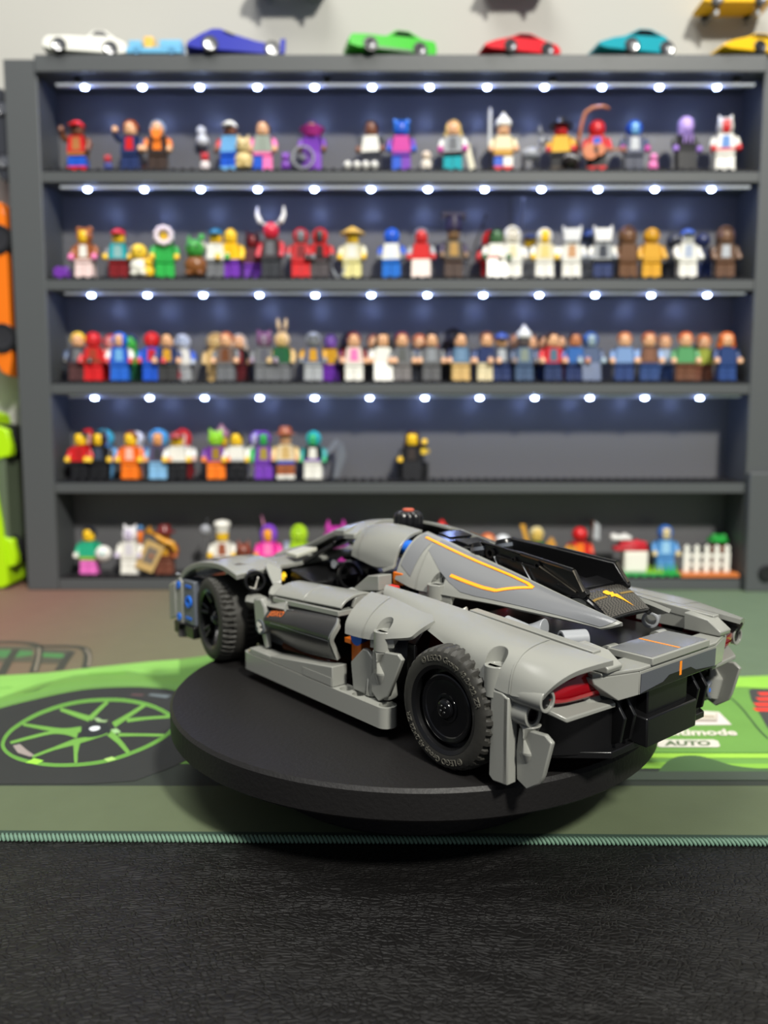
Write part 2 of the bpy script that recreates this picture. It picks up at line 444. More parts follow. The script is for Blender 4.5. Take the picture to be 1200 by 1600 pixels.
print_strip('printed_rim', [(-185.0, 19.4), (-186.0, 21.8), (-187.0, 24.7), (-187.7, 27.8), (-188.3, 30.8), (-188.6, 33.6), (-188.8, 36.4), (-188.7, 39.2), (-188.4, 42.2), (-188.0, 45.6), (-187.3, 49.2), (-186.5, 52.8), (-185.5, 56.2), (-184.2, 59.4), (-182.6, 62.4), (-180.9, 65.3), (-179.0, 67.8), (-177.1, 70.1), (-174.9, 72.0), (-172.7, 73.6), (-170.3, 75.0), (-167.7, 76.0), (-165.0, 76.7), (-162.2, 77.2), (-159.5, 77.5), (-156.9, 77.6), (-154.4, 77.6), (-151.8, 77.3), (-149.1, 76.8), (-146.3, 75.9), (-143.3, 74.7), (-140.3, 73.3), (-137.5, 71.8), (-135.0, 70.2), (-132.5, 68.5), (-130.1, 66.6), (-127.8, 64.5), (-125.5, 62.1), (-123.2, 59.6), (-121.1, 57.0), (-119.3, 54.7), (-118.0, 52.6), (-117.1, 50.7), (-116.3, 48.9), (-115.7, 46.9), (-115.2, 44.8), (-114.8, 42.4), (-114.6, 40.0), (-114.5, 37.7), (-114.7, 35.4), (-115.0, 33.2), (-115.6, 30.9), (-116.4, 28.3), (-117.4, 25.6), (-118.7, 22.6), (-120.1, 19.7), (-121.8, 16.7), (-123.8, 13.7), (-126.1, 10.5), (-128.5, 7.6), (-130.7, 5.3), (-132.9, 3.6), (-135.0, 2.4), (-137.2, 1.4), (-139.4, 0.6), (-141.6, -0.0), (-143.8, -0.5), (-146.0, -0.7), (-148.4, -0.9), (-150.7, -1.0), (-153.2, -0.9), (-155.6, -0.6), (-158.2, -0.1), (-161.1, 0.7), (-164.1, 1.8), (-167.1, 3.1), (-169.9, 4.5), (-172.3, 5.9), (-174.4, 7.3), (-176.5, 8.9), (-178.4, 10.7), (-180.3, 12.7), (-182.1, 14.9), (-183.7, 17.2)], [(-186.4, 19.1), (-187.9, 22.7), (-189.1, 26.4), (-190.1, 29.9), (-190.7, 33.4), (-191.1, 36.6), (-191.3, 39.6), (-191.2, 42.7), (-190.9, 45.9), (-190.5, 49.4), (-189.9, 53.1), (-189.1, 56.9), (-188.0, 60.4), (-186.7, 63.8), (-185.1, 67.0), (-183.4, 70.0), (-181.5, 72.6), (-179.4, 74.9), (-177.2, 77.0), (-174.9, 78.7), (-172.4, 80.1), (-169.8, 81.1), (-167.0, 81.9), (-164.1, 82.4), (-161.3, 82.7), (-158.7, 82.8), (-156.1, 82.8), (-153.4, 82.5), (-150.6, 82.0), (-147.7, 81.0), (-144.6, 79.8), (-141.5, 78.4), (-138.6, 76.8), (-135.9, 75.1), (-133.3, 73.2), (-130.8, 71.1), (-128.4, 68.9), (-125.9, 66.4), (-123.4, 63.7), (-121.1, 60.9), (-119.1, 58.2), (-117.5, 55.5), (-116.2, 52.8), (-115.0, 50.0), (-114.1, 47.1), (-113.4, 44.1), (-112.9, 41.0), (-112.6, 38.0), (-112.6, 35.1), (-112.8, 32.5), (-113.2, 30.0), (-113.8, 27.5), (-114.6, 24.9), (-115.7, 22.1), (-117.0, 19.2), (-118.5, 16.2), (-120.2, 13.3), (-122.2, 10.3), (-124.5, 7.1), (-126.9, 4.3), (-129.2, 1.9), (-131.4, 0.2), (-133.6, -1.0), (-135.7, -2.0), (-137.9, -2.8), (-140.2, -3.4), (-142.4, -3.9), (-144.7, -4.1), (-147.0, -4.3), (-149.4, -4.3), (-151.8, -4.3), (-154.3, -4.0), (-157.0, -3.5), (-159.9, -2.7), (-162.9, -1.5), (-166.0, -0.2), (-168.8, 1.1), (-171.2, 2.5), (-173.5, 4.1), (-175.7, 5.8), (-177.9, 7.8), (-180.1, 10.1), (-182.3, 12.7), (-184.4, 15.7)], (108, 160, 70), 8, True)
print_strip('printed_rim_edge', [(-185.5, 19.3), (-186.7, 22.1), (-187.7, 25.3), (-188.5, 28.5), (-189.1, 31.7), (-189.5, 34.6), (-189.6, 37.5), (-189.5, 40.4), (-189.3, 43.5), (-188.8, 46.9), (-188.2, 50.5), (-187.4, 54.2), (-186.3, 57.6), (-185.0, 60.9), (-183.5, 64.0), (-181.7, 66.9), (-179.9, 69.5), (-177.9, 71.7), (-175.7, 73.7), (-173.4, 75.3), (-171.0, 76.7), (-168.4, 77.8), (-165.7, 78.5), (-162.9, 79.0), (-160.1, 79.3), (-157.5, 79.4), (-154.9, 79.4), (-152.4, 79.1), (-149.6, 78.6), (-146.7, 77.7), (-143.7, 76.5), (-140.7, 75.1), (-137.9, 73.5), (-135.3, 71.9), (-132.8, 70.1), (-130.4, 68.1), (-128.0, 66.0), (-125.6, 63.6), (-123.3, 61.0), (-121.1, 58.4), (-119.3, 55.9), (-117.8, 53.6), (-116.7, 51.4), (-115.9, 49.3), (-115.2, 47.0), (-114.6, 44.5), (-114.1, 41.9), (-113.9, 39.3), (-113.9, 36.8), (-114.0, 34.4), (-114.4, 32.1), (-114.9, 29.7), (-115.8, 27.1), (-116.8, 24.4), (-118.1, 21.4), (-119.6, 18.5), (-121.3, 15.5), (-123.3, 12.5), (-125.5, 9.4), (-127.9, 6.5), (-130.2, 4.1), (-132.3, 2.4), (-134.5, 1.2), (-136.7, 0.2), (-138.9, -0.5), (-141.1, -1.2), (-143.3, -1.6), (-145.6, -1.9), (-147.9, -2.1), (-150.3, -2.1), (-152.7, -2.1), (-155.2, -1.8), (-157.8, -1.3), (-160.6, -0.5), (-163.7, 0.7), (-166.7, 2.0), (-169.5, 3.3), (-171.9, 4.7), (-174.1, 6.2), (-176.2, 7.8), (-178.2, 9.7), (-180.2, 11.8), (-182.2, 14.2), (-184.0, 16.7)], [(-185.9, 19.2), (-187.3, 22.4), (-188.4, 25.8), (-189.2, 29.2), (-189.9, 32.5), (-190.3, 35.5), (-190.4, 38.5), (-190.3, 41.5), (-190.1, 44.6), (-189.6, 48.1), (-189.0, 51.8), (-188.2, 55.5), (-187.1, 59.0), (-185.8, 62.2), (-184.2, 65.4), (-182.5, 68.3), (-180.6, 71.0), (-178.6, 73.2), (-176.4, 75.2), (-174.1, 76.9), (-171.7, 78.3), (-169.1, 79.3), (-166.3, 80.1), (-163.5, 80.6), (-160.7, 80.9), (-158.1, 81.0), (-155.5, 81.0), (-152.8, 80.7), (-150.1, 80.2), (-147.2, 79.2), (-144.1, 78.0), (-141.1, 76.6), (-138.2, 75.0), (-135.6, 73.4), (-133.0, 71.5), (-130.6, 69.5), (-128.2, 67.4), (-125.8, 64.9), (-123.3, 62.3), (-121.1, 59.6), (-119.2, 56.9), (-117.7, 54.5), (-116.5, 52.1), (-115.5, 49.6), (-114.7, 47.1), (-114.0, 44.3), (-113.5, 41.5), (-113.3, 38.7), (-113.3, 36.0), (-113.4, 33.5), (-113.8, 31.1), (-114.4, 28.7), (-115.2, 26.1), (-116.3, 23.3), (-117.5, 20.4), (-119.0, 17.4), (-120.8, 14.5), (-122.8, 11.4), (-125.1, 8.3), (-127.4, 5.4), (-129.7, 3.1), (-131.9, 1.4), (-134.1, 0.1), (-136.2, -0.8), (-138.4, -1.6), (-140.6, -2.2), (-142.9, -2.7), (-145.2, -3.0), (-147.5, -3.1), (-149.9, -3.2), (-152.3, -3.1), (-154.8, -2.9), (-157.4, -2.4), (-160.3, -1.5), (-163.3, -0.4), (-166.4, 0.9), (-169.1, 2.3), (-171.6, 3.7), (-173.8, 5.2), (-176.0, 6.8), (-178.1, 8.8), (-180.2, 11.0), (-182.2, 13.5), (-184.2, 16.2)], (84, 142, 56), 9, True)
print_strip('printed_spoke', [(-159.0, 78.9), (-159.2, 74.3), (-159.4, 69.9), (-159.5, 65.6), (-159.7, 61.8), (-159.8, 58.1), (-159.9, 54.5)], [(-156.6, 75.2), (-156.7, 70.5), (-156.7, 66.0), (-156.8, 61.6), (-156.6, 57.5), (-156.5, 53.5), (-156.3, 49.6)], (108, 160, 70), 7.15, False)
print_strip('printed_spoke', [(-137.8, 74.5), (-138.8, 70.2), (-139.8, 66.1), (-140.9, 61.7), (-142.3, 57.0), (-143.9, 52.1), (-145.4, 47.3)], [(-135.7, 70.5), (-136.6, 66.0), (-137.4, 61.7), (-138.4, 57.1), (-139.5, 51.7), (-140.6, 46.2), (-141.7, 40.9)], (108, 160, 70), 7.3, False)
print_strip('printed_spoke', [(-120.2, 56.9), (-123.8, 56.3), (-127.4, 55.7), (-130.9, 55.0), (-134.0, 54.3), (-137.0, 53.5), (-139.9, 52.6)], [(-119.1, 53.4), (-122.7, 52.7), (-126.3, 52.0), (-129.6, 51.2), (-132.5, 50.0), (-135.3, 48.7), (-138.0, 47.5)], (108, 160, 70), 7.45, False)
print_strip('printed_spoke', [(-177.5, 63.6), (-174.1, 61.0), (-170.7, 58.5), (-167.4, 55.9), (-164.0, 53.4), (-160.5, 50.9), (-157.2, 48.4)], [(-178.7, 68.0), (-175.4, 66.0), (-172.2, 64.0), (-169.0, 62.0), (-165.7, 59.9), (-162.3, 57.9), (-159.0, 55.8)], (108, 160, 70), 7.6, False)
print_strip('printed_spoke', [(-187.1, 43.0), (-181.7, 40.7), (-176.4, 38.3), (-171.7, 36.4), (-168.2, 34.9), (-165.2, 33.8), (-162.5, 33.2), (-159.9, 33.3), (-157.7, 34.0), (-155.5, 34.6)], [(-188.4, 46.3), (-183.1, 44.5), (-177.9, 42.7), (-173.5, 41.3), (-170.1, 40.3), (-167.4, 39.7), (-165.0, 39.6), (-162.8, 40.1), (-160.7, 41.0), (-158.5, 41.9)], (108, 160, 70), 7.75, False)
print_strip('printed_spoke', [(-182.5, 20.4), (-180.5, 22.4), (-178.5, 24.4), (-176.3, 26.4), (-173.8, 28.7), (-171.1, 31.0), (-168.5, 32.5), (-165.9, 32.7), (-163.5, 32.2), (-161.2, 31.3), (-159.1, 30.1), (-157.0, 28.5), (-154.9, 26.8)], [(-184.2, 23.3), (-182.2, 25.4), (-180.2, 27.6), (-178.1, 29.7), (-175.6, 32.2), (-172.9, 34.7), (-170.3, 36.5), (-167.9, 37.5), (-165.6, 37.8), (-163.4, 37.7), (-161.3, 37.3), (-159.3, 36.6), (-157.4, 35.9)], (108, 160, 70), 7.9, False)
print_strip('printed_spoke', [(-165.7, 4.7), (-163.8, 7.7), (-161.9, 10.7), (-159.8, 13.5), (-157.4, 15.7), (-155.0, 17.8), (-152.6, 19.5), (-151.0, 21.5), (-149.5, 23.1), (-147.9, 24.9), (-146.1, 27.2), (-144.1, 29.6), (-142.2, 32.0)], [(-167.2, 7.3), (-165.4, 10.3), (-163.5, 13.5), (-161.5, 16.5), (-159.6, 19.9), (-157.7, 23.1), (-155.9, 26.0), (-153.8, 27.4), (-152.0, 28.3), (-150.0, 29.4), (-148.0, 31.1), (-145.8, 33.1), (-143.5, 35.1)], (108, 160, 70), 8.05, False)
print_strip('printed_spoke', [(-144.2, -0.3), (-145.5, 3.3), (-146.9, 6.9), (-148.2, 10.7), (-149.4, 14.9), (-150.7, 19.4), (-151.9, 24.1)], [(-145.5, -0.3), (-147.0, 3.3), (-148.5, 6.9), (-150.0, 10.9), (-151.9, 15.4), (-153.8, 20.1), (-155.8, 24.9)], (108, 160, 70), 8.2, False)
print_strip('printed_spoke', [(-125.5, 12.2), (-128.1, 16.3), (-130.7, 20.6), (-133.5, 24.8), (-136.2, 28.9), (-139.0, 32.9), (-141.8, 36.8)], [(-126.0, 9.5), (-128.6, 13.2), (-131.2, 17.0), (-133.8, 20.7), (-136.4, 23.9), (-139.0, 27.1), (-141.8, 30.3)], (108, 160, 70), 8.35, False)
print_strip('printed_spoke', [(-115.7, 32.4), (-119.5, 32.6), (-123.3, 32.8), (-127.1, 32.9), (-130.7, 33.1), (-134.3, 33.2), (-137.8, 33.3)], [(-114.8, 29.2), (-118.6, 29.4), (-122.4, 29.6), (-126.2, 29.8), (-129.7, 29.7), (-133.1, 29.5), (-136.5, 29.4)], (108, 160, 70), 8.5, False)
print_poly('printed_hub', [(-156.3, 35.4), (-156.8, 38.6), (-157.1, 42.2), (-157.0, 45.0), (-156.2, 46.5), (-155.0, 47.0), (-153.3, 47.0), (-151.2, 46.6), (-148.6, 45.6), (-146.5, 44.1), (-144.8, 41.7), (-143.4, 38.9), (-142.7, 36.4), (-142.9, 34.2), (-143.6, 32.4), (-144.7, 30.8), (-146.1, 29.5), (-147.7, 28.5), (-149.3, 28.1), (-150.8, 28.2), (-152.3, 28.8), (-153.6, 29.9), (-154.7, 31.3), (-155.6, 33.1)], (38, 42, 44), 9)
print_poly('printed_hub_cap', [(-153.5, 39.2), (-153.5, 40.2), (-153.1, 41.2), (-152.6, 41.9), (-151.7, 42.2), (-150.6, 42.1), (-149.6, 41.7), (-149.0, 40.9), (-148.6, 39.9), (-148.4, 38.8), (-148.5, 37.9), (-149.0, 37.0), (-149.5, 36.4), (-150.2, 36.1), (-151.1, 36.2), (-151.9, 36.6), (-152.6, 37.3), (-153.2, 38.2)], (225, 232, 235), 10)
print_line('printed_mark', [(-179.4, 19.2), (-173.3, 11.7), (-166.8, 6.8)], [3, 4, 2], (150, 140, 135), 10, False)
print_line('printed_mark', [(-139.2, 88.9), (-127.7, 85.3)], [3, 5], (98, 108, 112), 7, False)
print_line('printed_mark', [(-148.9, 88.9), (-142.1, 87.7)], [3, 3], (88, 66, 66), 7, False)
print_line('printed_mark', [(-155.5, 53.1), (-151.8, 49.0), (-148.4, 48.6)], [2, 3, 3], (140, 170, 120), 10, False)
print_line('printed_mark', [(-141.6, 38.3), (-137.9, 33.6)], [3, 3], (150, 190, 130), 10, False)
print_line('printed_mark', [(-165.7, 2.0), (-160.3, 0.0)], [5, 4], (150, 215, 70), 10, False)
print_line('printed_mark', [(-132.7, 2.0), (-130.0, 4.7)], [4, 4], (160, 200, 110), 10, False)
print_line('printed_window_frame', [(-518.0, 195.0), (-285.8, 195.2), (-280.6, 195.4), (-275.6, 195.6), (-271.1, 195.7), (-267.3, 195.7), (-263.9, 195.6), (-260.7, 195.4), (-257.7, 195.0), (-254.8, 194.4), (-252.0, 193.6), (-249.4, 192.6), (-247.0, 191.2), (-244.8, 189.6), (-242.9, 187.9), (-240.9, 185.5), (-238.9, 182.1), (-236.7, 177.6), (-234.6, 172.3), (-232.4, 166.3), (-230.0, 159.7), (-227.4, 152.4), (-224.6, 144.5), (-221.9, 136.4), (-219.3, 128.8)], 5.0, (64, 66, 58), 6, False)
print_line('printed_window_frame', [(-239.7, 185.7), (-236.4, 185.7), (-233.2, 185.8), (-230.0, 185.8), (-226.8, 185.7), (-223.5, 185.5), (-220.2, 185.2), (-217.1, 184.8), (-214.2, 183.9), (-211.9, 182.7), (-209.9, 181.3), (-208.1, 179.4), (-206.2, 176.8), (-204.2, 173.3), (-202.3, 169.2), (-200.5, 164.6), (-198.6, 159.7), (-196.8, 154.5), (-195.1, 148.9), (-193.4, 143.2), (-191.7, 137.7)], 5.0, (64, 66, 58), 6, False)
print_line('printed_window_frame', [(-252.2, 178.5), (-245.3, 153.2), (-236.3, 124.5)], 5, (64, 66, 58), 6, False)
print_line('printed_window_frame', [(-214.0, 173.3), (-209.6, 150.0), (-206.1, 133.2)], 5, (64, 66, 58), 6, False)
print_line('printed_window_edge', [(-238.9, 182.1), (-236.6, 176.6), (-234.4, 171.3), (-232.1, 165.9), (-229.7, 159.7), (-227.1, 152.7), (-224.4, 145.1), (-221.7, 137.5), (-219.1, 130.3)], 1.6, (128, 120, 104), 7, False)
print_line('printed_window_edge', [(-206.8, 178.5), (-204.8, 174.8), (-202.7, 171.2), (-200.7, 167.5), (-198.7, 163.0), (-196.7, 157.7), (-194.7, 151.8), (-192.8, 145.8), (-190.9, 140.1)], 1.6, (128, 120, 104), 7, False)
print_poly('printed_window', [(-518.0, 191.2), (-243.6, 185.7), (-229.5, 150.0), (-518.0, 146.9)], (84, 84, 70), 4)
print_poly('printed_window', [(-237.3, 180.3), (-215.4, 176.8), (-210.2, 146.9), (-224.4, 146.9)], (80, 80, 68), 4)
print_poly('printed_seat', [(-518.0, 179.6), (-256.3, 176.8), (-239.2, 173.3), (-235.4, 164.7), (-244.3, 159.1), (-518.0, 161.4)], (74, 122, 74), 5)
print_poly('printed_seat', [(-232.4, 169.8), (-217.6, 167.8), (-214.3, 163.0), (-214.9, 158.4), (-228.6, 161.1)], (74, 128, 74), 5)
print_poly('printed_tail_panel', [(189.0, 96.1), (192.6, 98.9), (200.5, 98.0), (518.0, 97.0), (518.0, 25.8), (171.1, 32.2), (173.9, 44.5), (179.4, 65.2), (183.5, 81.4)], (66, 68, 66), 6)
print_line('printed_tail_light', [(191.7, 89.9), (200.1, 89.9)], [4.5, 5], (235, 62, 48), 7, False)
print_line('printed_tail_light', [(186.9, 81.4), (196.0, 81.4)], [4.5, 5], (235, 62, 48), 7, False)
print_line('printed_tail_light', [(181.9, 73.1), (192.0, 73.1)], [4.5, 5], (235, 62, 48), 7, False)
print_line('printed_tail_light', [(178.1, 65.5), (188.3, 65.5)], [4.5, 5], (235, 62, 48), 7, False)
print_line('printed_panel_gap', [(173.3, 88.2), (173.4, 86.2), (173.6, 84.2), (173.7, 82.1), (173.6, 79.7), (173.5, 76.8), (173.2, 73.6), (172.8, 70.2), (172.4, 66.7), (171.9, 63.1), (171.2, 59.2), (170.5, 55.4), (169.9, 51.6), (169.3, 48.0), (168.6, 44.3), (168.0, 40.8), (167.6, 37.6), (167.2, 34.7), (167.0, 32.1), (166.8, 29.6), (166.6, 27.0)], 1.1, (64, 92, 56), 6, False)
print_line('printed_panel_gap', [(181.6, 100.7), (183.8, 100.7), (186.0, 100.8), (188.1, 100.8), (189.9, 100.7), (191.1, 100.2), (191.8, 99.6), (192.6, 98.9), (193.6, 98.5), (195.2, 98.4), (197.1, 98.5), (199.0, 98.7), (200.9, 98.9)], 1.0, (84, 130, 60), 6, False)
print_poly('printed_light_panel', [(122.8, 43.8), (139.6, 71.5), (147.3, 64.4), (158.4, 62.1), (157.3, 44.5)], (214, 206, 200), 6)
print_poly('printed_number_plate', [(136.9, 58.3), (133.7, 48.7), (151.7, 48.0), (156.9, 60.6), (139.4, 60.6)], (160, 150, 140), 7)
print_poly('printed_number_plate_face', [(138.3, 59.8), (135.5, 52.4), (152.7, 51.6), (156.4, 60.6)], (206, 200, 186), 8)
print_line('printed_plate_text', [(137.3, 55.7), (141.4, 56.0)], 1.6, (150, 135, 110), 9, False)
print_line('printed_plate_text', [(142.0, 56.0), (145.6, 55.7)], 1.6, (150, 135, 110), 9, False)
print_line('printed_plate_text', [(147.6, 55.3), (153.2, 54.9)], 2.6, (160, 146, 126), 9, False)
print_line('printed_seam', [(105.8, 11.1), (130.4, 10.7), (518.0, 9.9)], 0.8, (60, 110, 44), 6, False)
print_poly('printed_lime_band', [(73.2, 9.9), (105.5, 10.1), (518.0, 9.0), (518.0, 3.9), (103.0, 5.3), (72.1, 5.1)], (150, 200, 72), 6)
print_poly('printed_lime_band', [(70.8, -0.3), (112.6, 0.8), (139.5, -0.9), (518.0, -1.4), (518.0, -5.7), (69.5, -5.7)], (128, 180, 66), 6)
print_poly('printed_dark_sill', [(101.3, -12.0), (102.5, -10.2), (103.6, -8.4), (104.8, -6.5), (106.1, -4.7), (107.6, -2.7), (109.2, -0.6), (110.8, 1.4), (112.4, 3.0), (114.0, 4.4), (115.4, 5.5), (116.9, 6.4), (118.6, 7.0), (120.4, 7.5), (122.4, 7.7), (124.4, 7.7), (126.2, 7.4), (127.8, 6.6), (129.2, 5.6), (130.6, 4.3), (131.9, 3.0), (133.2, 1.7), (134.2, 0.2), (135.4, -1.2), (137.0, -2.5), (138.9, -3.5), (141.0, -4.4), (143.4, -5.1), (146.5, -5.7), (150.2, -6.2), (154.6, -6.6), (159.2, -7.0), (518.0, -7.3), (518.0, -17.1), (99.6, -17.1)], (72, 100, 62), 7)
print_poly('printed_ground_line', [(55.3, -8.9), (518.0, -8.7), (518.0, -17.1), (53.7, -17.1)], (66, 76, 66), 8)

# stitched hem along the front edge: small looped stitches
bm = bmesh.new(); x = -330.0; k = 0
while x < 340:
    yy = -57.0-13.0*(x+520)/1040
    b_tube(bm, [(x-0.9, yy+1.2, 0.1), (x-0.6, yy+0.4, 0.5), (x+0.1, yy-0.8, 0.3), (x+0.7, yy-1.5, -0.5), (x+0.9, yy-1.5, -1.0)], [0.3, 0.5, 0.62, 0.6, 0.5], 6)
    x += 1.5
st = obj('stitching', finish(bm, 'stitching', 80), mat('hem_thread', (98, 128, 110), 0.7, bump=(3000, 0.3, 2)), MATE)
st['kind'] = 'stuff'; st['label'] = 'pale green overlock stitching on hem'
print_line('hem_band', [(-330, -57-13*190/1040+1.9), (340, -57-13*860/1040+1.9)], 2.6, (44, 62, 52), 8)

# ------------------------------------------------------------------ turntable
TT = thing('turntable', 'round matte black display turntable carrying the grey model car', 'turntable')
M_TT = mat('matte_black_turntable', (24, 23, 23), 0.5, bump=(700, 0.25, 3), spec=0.3)
bm = bmesh.new()
b_lathe(bm, [(0, 24), (98.6, 24), (100, 25.2), (100, 33.8), (98.9, 35), (0, 35)], 160)
obj('platter', finish(bm, 'platter', 25), M_TT, TT)
bm = bmesh.new()
b_lathe(bm, [(0, 0.1), (62, 0.1), (63.5, 1.2), (63.5, 24), (0, 24)], 120)
obj('base', finish(bm, 'base', 25), M_TT, TT)

# ------------------------------------------------------------------ display case
SX0, SX1, SY0, SY1 = -302.0, 306.0, 371.0, 413.0
LEV = [359.7, 270.4, 182.0, 95.6, 9.9]
M_CASE = mat('black_painted_case', (78, 81, 83), 0.5, bump=(250, 0.12, 4))
M_CASEB = mat('satin_black_panel', (100, 100, 103), 0.36, bump=(90, 0.05, 3))
M_PLATE = mat('black_studded_plate', (34, 34, 37), 0.22)
CASE = thing('display_case', 'tall black open display case of five shelves behind the turntable', 'display case', (0, 392, 0))
CO = Vector((0, 392, 0))
def cpart(name, lo, hi, m, bev=0.8, parent=None):
    bm = bmesh.new(); b_box2(bm, Vector(lo)-CO, Vector(hi)-CO)
    return obj(name, finish(bm, name), m, parent or CASE, bev)
cpart('side_panel', (-330, SY0, 0), (SX0, SY1+5, 450), M_CASE)
cpart('side_panel', (SX1, SY0, 0), (338, SY1+5, 450), M_CASE)
cpart('lower_box', (SX1+1, SY0-7, 0), (345, SY0, 105), M_CASE)
bm = bmesh.new(); b_lathe(bm, [(0, 0), (7, 0), (7, 2.5), (5.5, 3), (4.6, 1.5), (0, 1.5)], 32, Vector((325, SY0-7, 17))-CO, (0, -1, 0))
obj('round_foot', finish(bm, 'round_foot'), M_PLATE, CASE)
cpart('back_panel', (SX0, SY1, 0), (SX1, SY1+5, 448), M_CASEB, 0)
cpart('top_board', (SX0-0.5, SY0-4, 438), (SX1+0.5, SY1+5, 452), M_CASE)
for i, z in enumerate(LEV):
    cpart('shelf_board', (SX0, SY0+0.5, z-8.8 if i < 4 else 0.0), (SX1, SY1, z), M_CASE, 0.6)
    pl = cpart('studded_plate', (SX0+1, SY0+0.8, z), (SX1-1, SY1-1, z+1.6), M_PLATE, 0)
    bm = bmesh.new()
    nx = int((SX1-SX0-6)/8)
    for a in range(nx):
        for b in range(4):
            if b > 1 and i != 3: continue
            c = Vector((SX0+7+a*8, SY0+3.6+b*8, z+1.6))-CO
            b_lathe(bm, [(2.4, 0), (2.4, 1.5), (2.1, 1.7), (0, 1.7)], 10, c)
    s = obj('studs', finish(bm, 'studs'), M_PLATE, pl); s['kind'] = 'stuff'
# LED strips under the top board and the next three shelves
M_LED = mat('led_lens', (190, 212, 255), 0.3, emit=40.0)
M_LTUBE = mat('led_channel', (200, 205, 215), 0.4)
nm = ['the top board', 'the uppermost inner shelf', 'the second inner shelf', 'the third inner shelf']
for i, (z, xs0, pitch) in enumerate([(432.0, -264.0, 48.4), (349.0, -265.0, 48.4), (260.8, -265.0, 48.4), (172.8, -265.5, 48.2)]):
    t = thing('led_strip', 'glowing white led strip fixed under %s of the case' % nm[i], 'light strip', (0, SY0+5, z), group='led strips of the display case')
    bm = bmesh.new()
    n = 20
    prof = [(1.0, -2.2, 0), (1, 2.2, 0), (1, 1.8, -1.6), (1, -1.8, -1.6)]
    b_slab(bm, [(SX0+14, -2.0, 0), (SX0+14, 2.0, 0), (SX0+14, 1.4, -2.2), (SX0+14, -1.4, -2.2)], (SX1-SX0-20, 0, 0))
    obj('channel', finish(bm, 'channel'), M_LTUBE, t, 0.4)
    if i == 0:
        for hx in (-270, -60, 130, 285):
            bm = bmesh.new(); b_box2(bm, (hx-3, -1.2, 0), (hx+3, 1.2, 6.2)); obj('bracket', finish(bm, 'bracket'), M_PLATE, t)
    else:
        for hx in (-200, 200):
            bm = bmesh.new(); b_box2(bm, (hx-3, -1.2, 0), (hx+3, 1.2, 2.4)); obj('bracket', finish(bm, 'bracket'), M_PLATE, t)
    if i == 0:
        bm = bmesh.new(); b_lathe(bm, [(0, -1.7), (1.7, -1.5), (2.1, -0.4), (2.1, 0.4), (0, 0.5)], 12); bmesh.ops.scale(bm, vec=(1.2, 1, 1), verts=bm.verts[:]); led_me = finish(bm, 'led')
    for k in range(12):
        x = xs0+k*pitch
        l = obj('led', led_me, M_LED, t, loc=(x, -0.4, -2.5))
        ld = bpy.data.lights.new('led_light', 'POINT'); ld.energy = 0.010; ld.color = (0.26, 0.36, 1.0); ld.shadow_soft_size = 0.002
        lo = bpy.data.objects.new('led_light', ld); COL.objects.link(lo); lo.parent = t; lo.location = (x*MM, -0.0004, -0.0062)

# lettering printed on the mat
def mat_text(name, txt, x0, x1, y0, size, col, lvl, shear=0.25, bold=0.02):
    bm = text_bm(txt, size, None, 0, shear, bold)
    xs = [v.co.x for v in bm.verts]; a, b = min(xs), max(xs)
    for v in bm.verts:
        v.co = Vector((x0+(v.co.x-a)/(b-a)*(x1-x0), y0+v.co.y, 0.05*lvl))
    me = bpy.data.meshes.new(name); bmesh.ops.scale(bm, vec=(MM, MM, MM), verts=bm.verts[:]); bm.to_mesh(me); bm.free()
    key = 'mat_print_%d_%d_%d' % tuple(col)
    if key not in _m: _m[key] = mat_cloth(key, col)
    return obj(name, me, _m[key], MATE)
mat_text('printed_lettering', 'Multimode', 113.5, 155.0, 31.0, 10.5, (212, 206, 192), 9, 0.3, 0.035)
print_poly('printed_badge', [(113, 16.6), (139, 16.6), (140.6, 18), (142, 24), (140.5, 25.6), (114.5, 25.6), (113, 24), (112, 18)], (206, 202, 190), 9)
mat_text('printed_lettering', 'AUTO', 115.5, 137.5, 18.6, 7.4, (84, 104, 70), 10, 0.3, 0.04)

# ================================================================== the grey model car
CAR = thing('toy_car', 'grey and black brick-built hypercar model with yellow stripe on the turntable', 'toy car', (6.4, 11.0, 35.0), R(130))
def flipv(bm):
    for v in bm.verts: v.co.y = -v.co.y
    bmesh.ops.reverse_faces(bm, faces=bm.faces[:])
    return bm
def both(name, make, m, bevel=0.25, parent=None, smooth=38):
    """the same part on the left side and mirrored on the right side"""
    out = []
    for sd in (0, 1):
        bm = make()
        if sd: flipv(bm)
        p = parent[sd] if isinstance(parent, (list, tuple)) else (parent or CAR)
        out.append(obj(name, finish(bm, name, smooth), m, p, bevel))
    return out
def one(name, bm, m, bevel=0.25, parent=None, smooth=38):
    return obj(name, finish(bm, name, smooth), m, parent or CAR, bevel)
def mk(fn, *a, **k):
    bm = bmesh.new(); fn(bm, *a, **k); return bm
def multi(*calls):
    def f():
        bm = bmesh.new()
        for c in calls: c[0](bm, *c[1:])
        return bm
    return f
def cutboth(objs, make):
    for sd, o in enumerate(objs):
        bm = make()
        if sd: flipv(bm)
        cut(o, bm)

